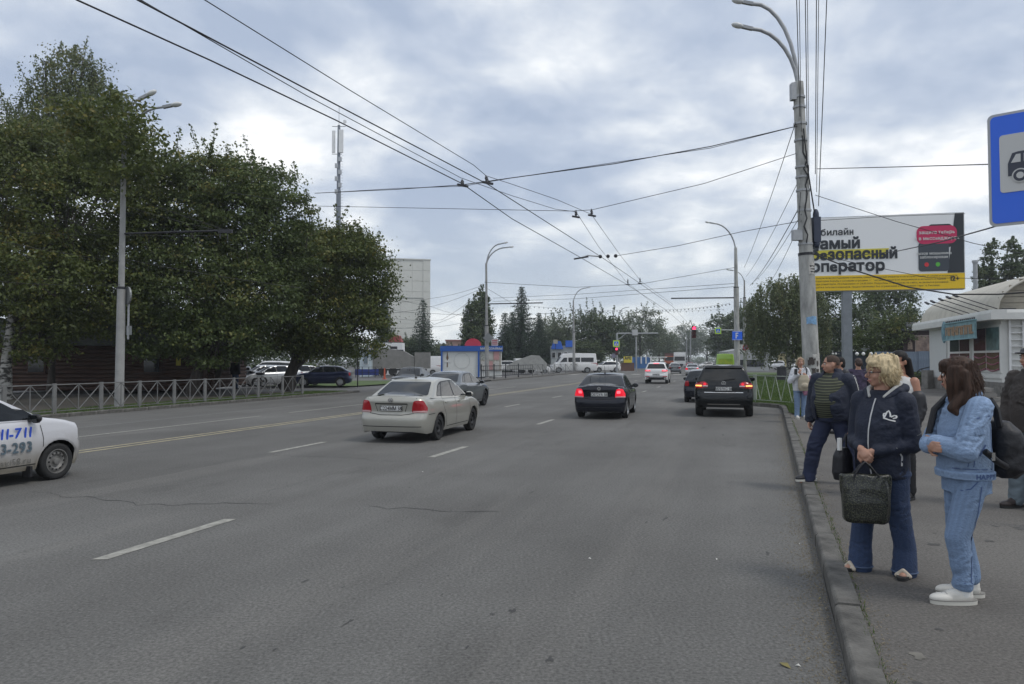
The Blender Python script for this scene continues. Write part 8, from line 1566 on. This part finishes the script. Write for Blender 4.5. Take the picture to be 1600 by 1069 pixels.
pr = PR(); pr.loft([(.01, 0, .80, .148, .175), (.01, 0, .88, .150, .178), (.015, 0, 1.0, .143, .175), (.01, 0, 1.12, .132, .178), (.0, 0, 1.22, .112, .175), (-.005, 0, 1.285, .08, .14), (.0, 0, 1.325, .062, .08)], 40, 2.25)
for k in 'LR': pr.chain([J['sh' + k], J['el' + k], Vector(J['el' + k]).lerp(Vector(J['wr' + k]), .90)], [.078, .074, .054])
pr.chain([(.04, .065, 1.31), (-.05, .06, 1.335), (-.05, -.06, 1.335), (.04, -.065, 1.31)], [.022, .026, .026, .022]); jk = vox('denim_jacket', pr, M_DENIMJ, t, .007, 3, (.0055, 9, 9, 18)); sh = Shell([jk.data])
for ln, w_ in (([(-.12, 1.20), (-.02, 1.205), (.06, 1.19)], .006), ([(-.13, .865), (.14, .865)], .006), ([(-.13, .825), (.14, .825)], .005), ([(.075, .88), (.06, .98)], .005), ([(.045, .88), (.03, 1.0)], .005), ([(-.03, 1.19), (-.06, 1.28)], .006), ([(.01, .95), (-.03, 1.02)], .012)): sheet('seam', sh, ln, 'left', w_, M_DSTITCH, t, .003, 0)
pr = PR(); pr.loft([(.01, 0, .795, .158, .186), (.01, 0, .845, .160, .188)], 40, 2.25); vox('hem_band', pr, M_DENIMJ, t, .007, 2, (.002, 20, 20, 20))
for k in 'LR':
    e_, w_ = Vector(J['el' + k]), Vector(J['wr' + k]); pr = PR(); pr.cap(e_.lerp(w_, .74), e_.lerp(w_, .92), .058, .056); vox('cuff', pr, M_DENIMJ, t, .007, 2, (.002, 20, 20, 20))
mb = MB(); mb.tube([(-.02, .085, 1.335), (.05, .075, 1.315), (.09, .03, 1.285)], .02, 6); mb.tube([(-.02, -.085, 1.335), (.05, -.075, 1.315), (.09, -.03, 1.285)], .02, 6); mb.build('collar', M_DENIMJ, t, 60)
sheet('pocket_flap', sh, [(.03, 1.115), (.085, 1.10)], 'left', .03, M_DENIM, t, .006, 0); sheet('seam', sh, [(-.075, .86), (-.085, 1.0), (-.07, 1.15)], 'left', .005, M_DSTITCH, t, .003, 0)
x = text_mesh('hem_lettering', 'HAPPY', .042, M_DSTITCH, t, bold=.0015); hh_, nn_ = sh.hit('left', -.06, .83); shh = Shell([[o for o in t.children if o.name.startswith('hem_band')][-1].data]); mx = frame_matrix((-.03, .5, .82), (-1, 0, 0), (0, 0, 1))
for v_ in x.data.vertices:
    q = mx @ v_.co; hh_, nn_ = shh.hit('left', q.x, q.z); v_.co = (hh_ + Vector((0, .002, 0))) if hh_ is not None else q * 1 - Vector((0, .32, 0))
pr = PR(); pr.loft([(.0, 0, .70, .130, .150), (.0, 0, .78, .13, .148), (.01, 0, .84, .12, .14)], 30); 
for k in 'LR': pr.chain([J['hip' + k], J['kn' + k], Vector(J['an' + k]) + Vector((0, 0, .10)), Vector(J['an' + k]) + Vector((0, 0, .045))], [.094, .074, .060, .064])
jn = vox('jeans', pr, M_DENIM, t, .008, 3, (.0042, 6, 6, 17)); sh2 = Shell([jn.data]); sheet('seam', sh2, [(.0, .76), (.03, .45), (.05, .15)], 'left', .006, M_DSTITCH, t, .003, 0); sheet('pocket_seam', sh2, [(.02, .79), (.06, .74), (.10, .725)], 'left', .006, M_DSTITCH, t, .003, 0); sheet('seam', sh2, [(-.12, .145), (.2, .145)], 'left', .005, M_DSTITCH, t, .003, 0)
for k in 'LR':
    a_ = Vector(J['an' + k]); pr = PR(); pr.cap(a_ + Vector((-.005, 0, -.03)), a_ + Vector((-.005, 0, .035)), .042, .042); vox('sock', pr, M_SWHITE, t, .008, 2); shoe(t, (a_.x + .01, a_.y, 0), J['fa' + k], M_SHOEW, M_SOLEW, .98)
HS2 = (t, T, S); bt = thing('backpack', 'small black backpack with silver zips on the back of the denim girl', 'backpack', g, RZ); pr = PR(); pr.loft([(-.23, 0, .80, .055, .10), (-.235, 0, .86, .10, .15), (-.235, 0, 1.0, .105, .155), (-.215, 0, 1.10, .085, .14), (-.20, 0, 1.16, .05, .09)], 32, 2.6); pr.loft([(-.335, 0, .84, .03, .09), (-.345, 0, .90, .04, .12), (-.335, 0, 1.0, .03, .12), (-.32, 0, 1.04, .02, .09)], 24, 2.4); vox('bag_body', pr, M_BAGK, bt, .008, 4, (.007, 9, 9, 9))
for sy in (-1, 1): mb = MB(); mb.tube([(-.16, sy * .09, 1.13), (-.10, sy * .125, 1.30), (.02, sy * .135, 1.335), (.125, sy * .14, 1.22), (.155, sy * .16, 1.05)] if sy < 0 else [(-.16, .09, 1.13), (-.13, .11, 1.24), (-.085, .125, 1.30)], .022, 6); mb.tube([(-.17, sy * .14, .88), (-.08, sy * .205, .92), (.0, sy * .218, .985)], .020, 6); mb.build('strap', M_BAGK, bt, 60)
mb = MB(); mb.tube([(-.20, 0, 1.15), (-.18, .0, 1.22), (-.14, 0, 1.20)], .016, 6); mb.build('top_loop', M_BAGK, bt, 60); mb = MB(); mb.box((-.04, .232, .955), (.02, .012, .05)); mb.build('buckle', M_CHROME, bt)
mb = MB(); mb.tube([(-.27, .13, 1.07), (-.31, .08, 1.06), (-.325, 0, 1.055)], .005, 5); mb.tube([(-.335, .11, .975), (-.37, .06, .965), (-.378, 0, .965), (-.37, -.06, .965)], .005, 5); mb.tube([(-.285 + .0 * q, .135 + .014 * math.cos(q), 1.0 + .014 * math.sin(q)) for q in np.linspace(0, 6.28, 12)], .004, 5); mb.build('zip', M_CHROME, bt, 60)
# ---------- the man in a dark jacket cut by the right edge
h = 1.68; g = P(1612, 563, 7.75); g.z = WALK_Z; t = mk_person('man in a brown-grey jacket and dark cap, cut by the right frame edge', g, R(196)); J = std(h, .185); J['elL'] = (.0, .25, 1.03); J['wrL'] = (.14, .235, .84); J['elR'] = (.02, -.25, 1.03); J['wrR'] = (.17, -.22, .85); J['anR'] = (.12, -.1, .08); J['knR'] = (.09, -.1, .47)
T, M = body(t, h, J, R(-5), fat=1.05, vs=.009); features(t, T, M, 1.02, M_HAIRM); M_COAT = mat('coat_brown_grey', (.050, .042, .038), .85, var=.25, vscale=5, bump=.3, bscale=50)
pr = PR(); pr.loft([(.0, 0, .80, .17, .215), (.0, 0, 1.0, .18, .215), (.0, 0, 1.2, .17, .215), (.0, 0, 1.36, .11, .19), (.0, 0, 1.42, .08, .10), (.0, 0, 1.46, .08, .095)], 36, 2.2)
for k in 'LR': pr.chain([J['sh' + k], J['el' + k], Vector(J['el' + k]).lerp(Vector(J['wr' + k]), .9)], [.10, .085, .064])
vox('jacket', pr, M_COAT, t, .010, 4, (.013, 8, 8, 12)); pr = PR(); pr.loft([(.0, 0, .78, .15, .19), (.0, 0, .90, .14, .18)], 28); legs(pr, J, [.108, .085, .075]); vox('jeans', pr, mat('jeans_grey', (.12, .15, .17), .85, var=.2, vscale=5), t, .011, 4, (.010, 6, 6, 14))
pr = PR(); pr.ell(T((-.01, 0, .065)), (.108, .088, .062), M); pr.ell(T((.105, 0, .055)), (.07, .065, .010), M); vox('cap', pr, M_SHOEK, t, .007, 3)
for k in 'LR': a_ = Vector(J['an' + k]); shoe(t, (a_.x, a_.y, 0), 0, mat('shoe_brown', (.03, .02, .018), .5), M_SOLEK, 1.08)
# fine hair strands over the hair of the two nearest women
def strands(par, T, S, n, L, m, r0, back=-.04, spread=.1, low=-.05):
    mb = MB()
    for _ in range(n):
        a = random.uniform(.55, 5.73) if random.random() < .85 else random.uniform(-.6, .6); z = random.uniform(low, .105); q = math.sqrt(max(.04, 1 - ((z - .03) / .115) ** 2)); p = Vector((-.015 + (r0 + .008) * math.cos(a) * q, r0 * .9 * math.sin(a) * q, z))
        if p.x > .05 and z < .05: continue
        pts = [p]; ln = L * random.uniform(.5, 1.1)
        for k in range(1, 5): u = k / 4; pts.append(p + Vector((back * u * u * random.uniform(.2, .8) + .012 * math.cos(a) * u, .014 * math.sin(a) * u + random.uniform(-.004, .004), .012 * u - ln * u)))
        mb.tube([T(k) for k in pts], [.0026, .0028, .0026, .002, .0006], 3, cap=False)
    mb.build('hair_strand', m, par)['kind'] = 'stuff'
strands(*HS1, 420, .075, M_HAIRB, .108); strands(*HS2, 520, .17, M_HAIRBR, .104, low=-.02)
# ---------- simpler figures further away
def figure(label, px, Y, h, rz, top_m, leg_m, hair_m, hair='short', arms=None, yaw=0, dress=None, shoe_m=M_SHOEK, vs=.013, skin=M_SKIN, zoff=WALK_Z, bare=False, legs_bare=False):
    g = P(px, 563, Y); g.z = zoff; t = mk_person(label, g, rz); J = std(h, .16)
    if arms: J.update(arms)
    T, M = body(t, h, J, yaw, vs=vs, skin=skin); S = h / 1.65; features(t, T, M, S, hair_m); Hd = Vector(J['head']); Mt = M.transposed(); pr = PR()
    for c, r in (((-.016, 0, .045), (.104, .085, .088)), ((-.05, 0, .0), (.075, .086, .085))): pr.ell(T(c), [k * S for k in r], M)
    if hair == 'long':
        for k in range(22): y = random.uniform(-.09, .09); pr.chain([T((-.04, y, .02)), T((-.075, y * 1.15, -.14)), T((-.06 + random.uniform(-.03, .02), y * 1.3, -.34 + random.uniform(-.05, .05)))], [.03, .028, .012])
    elif hair == 'bob': pr.ell(T((-.05, 0, -.05)), (.07 * S, .09 * S, .075 * S), M)
    vox('hair', pr, hair_m, t, .009, 2, (.004, 40, 40, 8), cut=lambda c: (Mt @ (c - Hd)).x > .05 * S and (Mt @ (c - Hd)).z < .05 * S); k_ = h / 1.6; pr = PR()
    if dress: pr.loft([(.0, 0, .46 * k_, .19, .225), (.0, 0, .70 * k_, .17, .215), (.0, 0, .85 * k_, .16, .20), (.0, 0, 1.02 * k_, .14, .18), (.0, 0, 1.2 * k_, .125, .19), (0, 0, 1.30 * k_, .08, .15), (0, 0, 1.345 * k_, .06, .08)], 32)
    else: pr.loft([(.0, 0, .74 * k_, .145, .19), (.0, 0, .95 * k_, .15, .19), (.0, 0, 1.15 * k_, .14, .19), (0, 0, 1.29 * k_, .085, .155), (0, 0, 1.34 * k_, .065, .08)], 32)
    if not bare:
        for q in 'LR': pr.chain([J['sh' + q], J['el' + q], Vector(J['el' + q]).lerp(Vector(J['wr' + q]), .88)], [.088, .075, .056])
    vox('dress' if dress else 'jacket' if not bare else 'top', pr, top_m, t, .012, 4, (.009, 8, 8, 11))
    if not dress: pr = PR(); pr.loft([(.0, 0, .72 * k_, .135, .175), (.0, 0, .85 * k_, .125, .165)], 26); legs(pr, J, [.10, .075, .062]); vox('trousers', pr, leg_m, t, .012, 4, (.008, 6, 6, 13))
    for q in 'LR': a_ = Vector(J['an' + q]); shoe(t, (a_.x, a_.y, 0), (.15 if q == 'L' else -.15), shoe_m, M_SOLEW if shoe_m is M_SHOEW else M_SOLEK, 1.0)
    return t, T, M, J, g
up = dict(elL=(.06, .26, .98), wrL=(.22, .09, 1.12), elR=(.05, -.28, 1.0), wrR=(.22, -.12, 1.20), hdL=(.3, -.6, .6), hdR=(.2, .4, .8), hnL=(-1, 0, 0), hnR=(-1, 0, 0))
t, T, M, J, g = figure('woman in a white jacket looking at a phone, standing before the big pole', 1250, 19.6, 1.60, R(268), mat('jacket_white', (.58, .59, .62), .8, var=.08, vscale=5), M_DENIM, mat('hair_fair', (.22, .13, .08), .6), 'bob', up, shoe_m=M_SHOEW, vs=.010)
pr = PR(); pr.chain([T((.03, .075, .07)), T((-.03, .10, -.04)), T((-.07, 0, -.10)), T((-.03, -.10, -.04)), T((.03, -.075, .07)), T((.02, 0, .13)), T((.03, .075, .07))], [.022, .028, .035, .028, .022, .022, .022]); vox('hood', pr, mat('hood_beige', (.42, .32, .22), .85), t, .010, 2)
pm = thing('smartphone', 'dark phone held up by the woman in white', 'phone', P(1243.5, 581, 19.36)); mb = MB(); mb.box((0, 0, 0), (.08, .015, .15)); mb.build('phone_body', M_BLACK, pm)
pm = thing('backpack', 'beige backpack worn on the front of the woman in white', 'backpack', P(1256, 598, 19.38)); pr = PR(); pr.loft([(0, 0, -.22, .11, .05), (0, 0, -.14, .15, .08), (0, 0, .08, .15, .08), (0, 0, .2, .1, .05)], 24, 2.6); pr.ell((0, -.08, -.08), (.10, .04, .07)); vox('bag_body', pr, mat('bag_beige', (.40, .35, .26), .8), pm, .010, 3)
for sx in (-1, 1): mb = MB(); mb.tube([(sx * .07, .02, .18), (sx * .10, .04, .34), (sx * .10, .16, .42)], .018, 5); mb.build('strap', M_SOLEK, pm)
pm = thing('checked_scarf', 'pink and dark patterned bag beside the beige backpack', 'bag', P(1262, 600, 19.40)); pr = PR(); pr.loft([(0, 0, -.30, .10, .04), (0, 0, -.2, .14, .06), (.02, 0, .08, .09, .06), (.02, 0, .22, .05, .03)], 20); vox('cloth', pr, mat('pink_pattern', (.10, .05, .08), .8, var=.5, vscale=16, col2=(.48, .22, .32)), pm, .010, 3, (.01, 9, 9, 9))
back = dict(elL=(.12, .25, .98), wrL=(.20, .10, 1.02), elR=(.02, -.25, 1.0), wrR=(.08, -.2, .80))
t, T, M, J, g = figure('woman in a dark violet dress seen from behind by the hoarding post', 1341, 17.6, 1.58, R(70), mat('dress_violet', (.040, .030, .060), .85, var=.5, vscale=14), None, mat('hair_dkbrown', (.05, .028, .02), .6), 'short', back, dress=True, shoe_m=M_SHOEW, yaw=R(20))
pm = thing('handbag', 'black shoulder bag at the side of the woman in the violet dress', 'bag', P(1357, 617, 17.5)); pr = PR(); pr.loft([(0, 0, -.18, .07, .08), (0, 0, -.1, .09, .11), (0, 0, .1, .08, .1), (0, 0, .2, .04, .05)], 20); vox('bag_body', pr, M_BAGK, pm, .012, 3); mb = MB(); mb.tube([(0, -.04, .18), (-.05, 0, .5), (-.12, .05, .72)], .012, 5); mb.build('strap', M_BAGK, pm)
figure('dark-haired person in black half hidden behind the stout man', 1313, 15.5, 1.60, R(190), M_SHOEK, M_TROU, M_HAIRK, 'bob')
t, T, M, J, g = figure('woman with long black hair in a white top, hidden behind the blonde woman', 1406, 8.3, 1.64, R(212), mat('top_white', (.6, .59, .57), .8), mat('trouser_black', (.012, .012, .014), .8), M_HAIRK, 'long', dict(elL=(.0, .215, 1.02), wrL=(.08, .20, .80)), bare=True, vs=.009, skin=M_SKIN2)
pr = PR(); pr.loft([(.0, 0, .90, .15, .185), (.0, 0, 1.10, .15, .20), (.01, 0, 1.15, .15, .205), (.01, 0, 1.17, .145, .20)], 32, 2.2); 
for q in 'LR': pr.chain([Vector(J['sh' + q]).lerp(Vector(J['el' + q]), .6), J['el' + q], Vector(J['el' + q]).lerp(Vector(J['wr' + q]), .8)], [.085, .075, .058])
vox('shawl', pr, M_SHOEK, t, .010, 4, (.010, 8, 8, 11))
figure('man in a dark jacket and blue jeans standing behind the left fence by the motorcycle', 368, 40, 1.70, R(80), mat('coat_black', (.012, .012, .014), .85), M_DENIMD, M_HAIRK, 'short', vs=.016, zoff=.085)
# ------------------------------------------------------------------ the air: a closed box of thin even haze
def haze():
    mb = MB(); mb.box((0, 230, 29), (900, 560, 62)); m = bpy.data.materials.new('haze_air'); m.use_nodes = True; t = m.node_tree; t.nodes.clear(); o = t.nodes.new('ShaderNodeOutputMaterial'); v = t.nodes.new('ShaderNodeVolumePrincipled')
    v.inputs['Color'].default_value = (.86, .91, .96, 1); v.inputs['Density'].default_value = .0006; v.inputs['Anisotropy'].default_value = .3; t.links.new(v.outputs[0], o.inputs['Volume']); tag(mb.build('haze', m), kind='stuff')
haze()
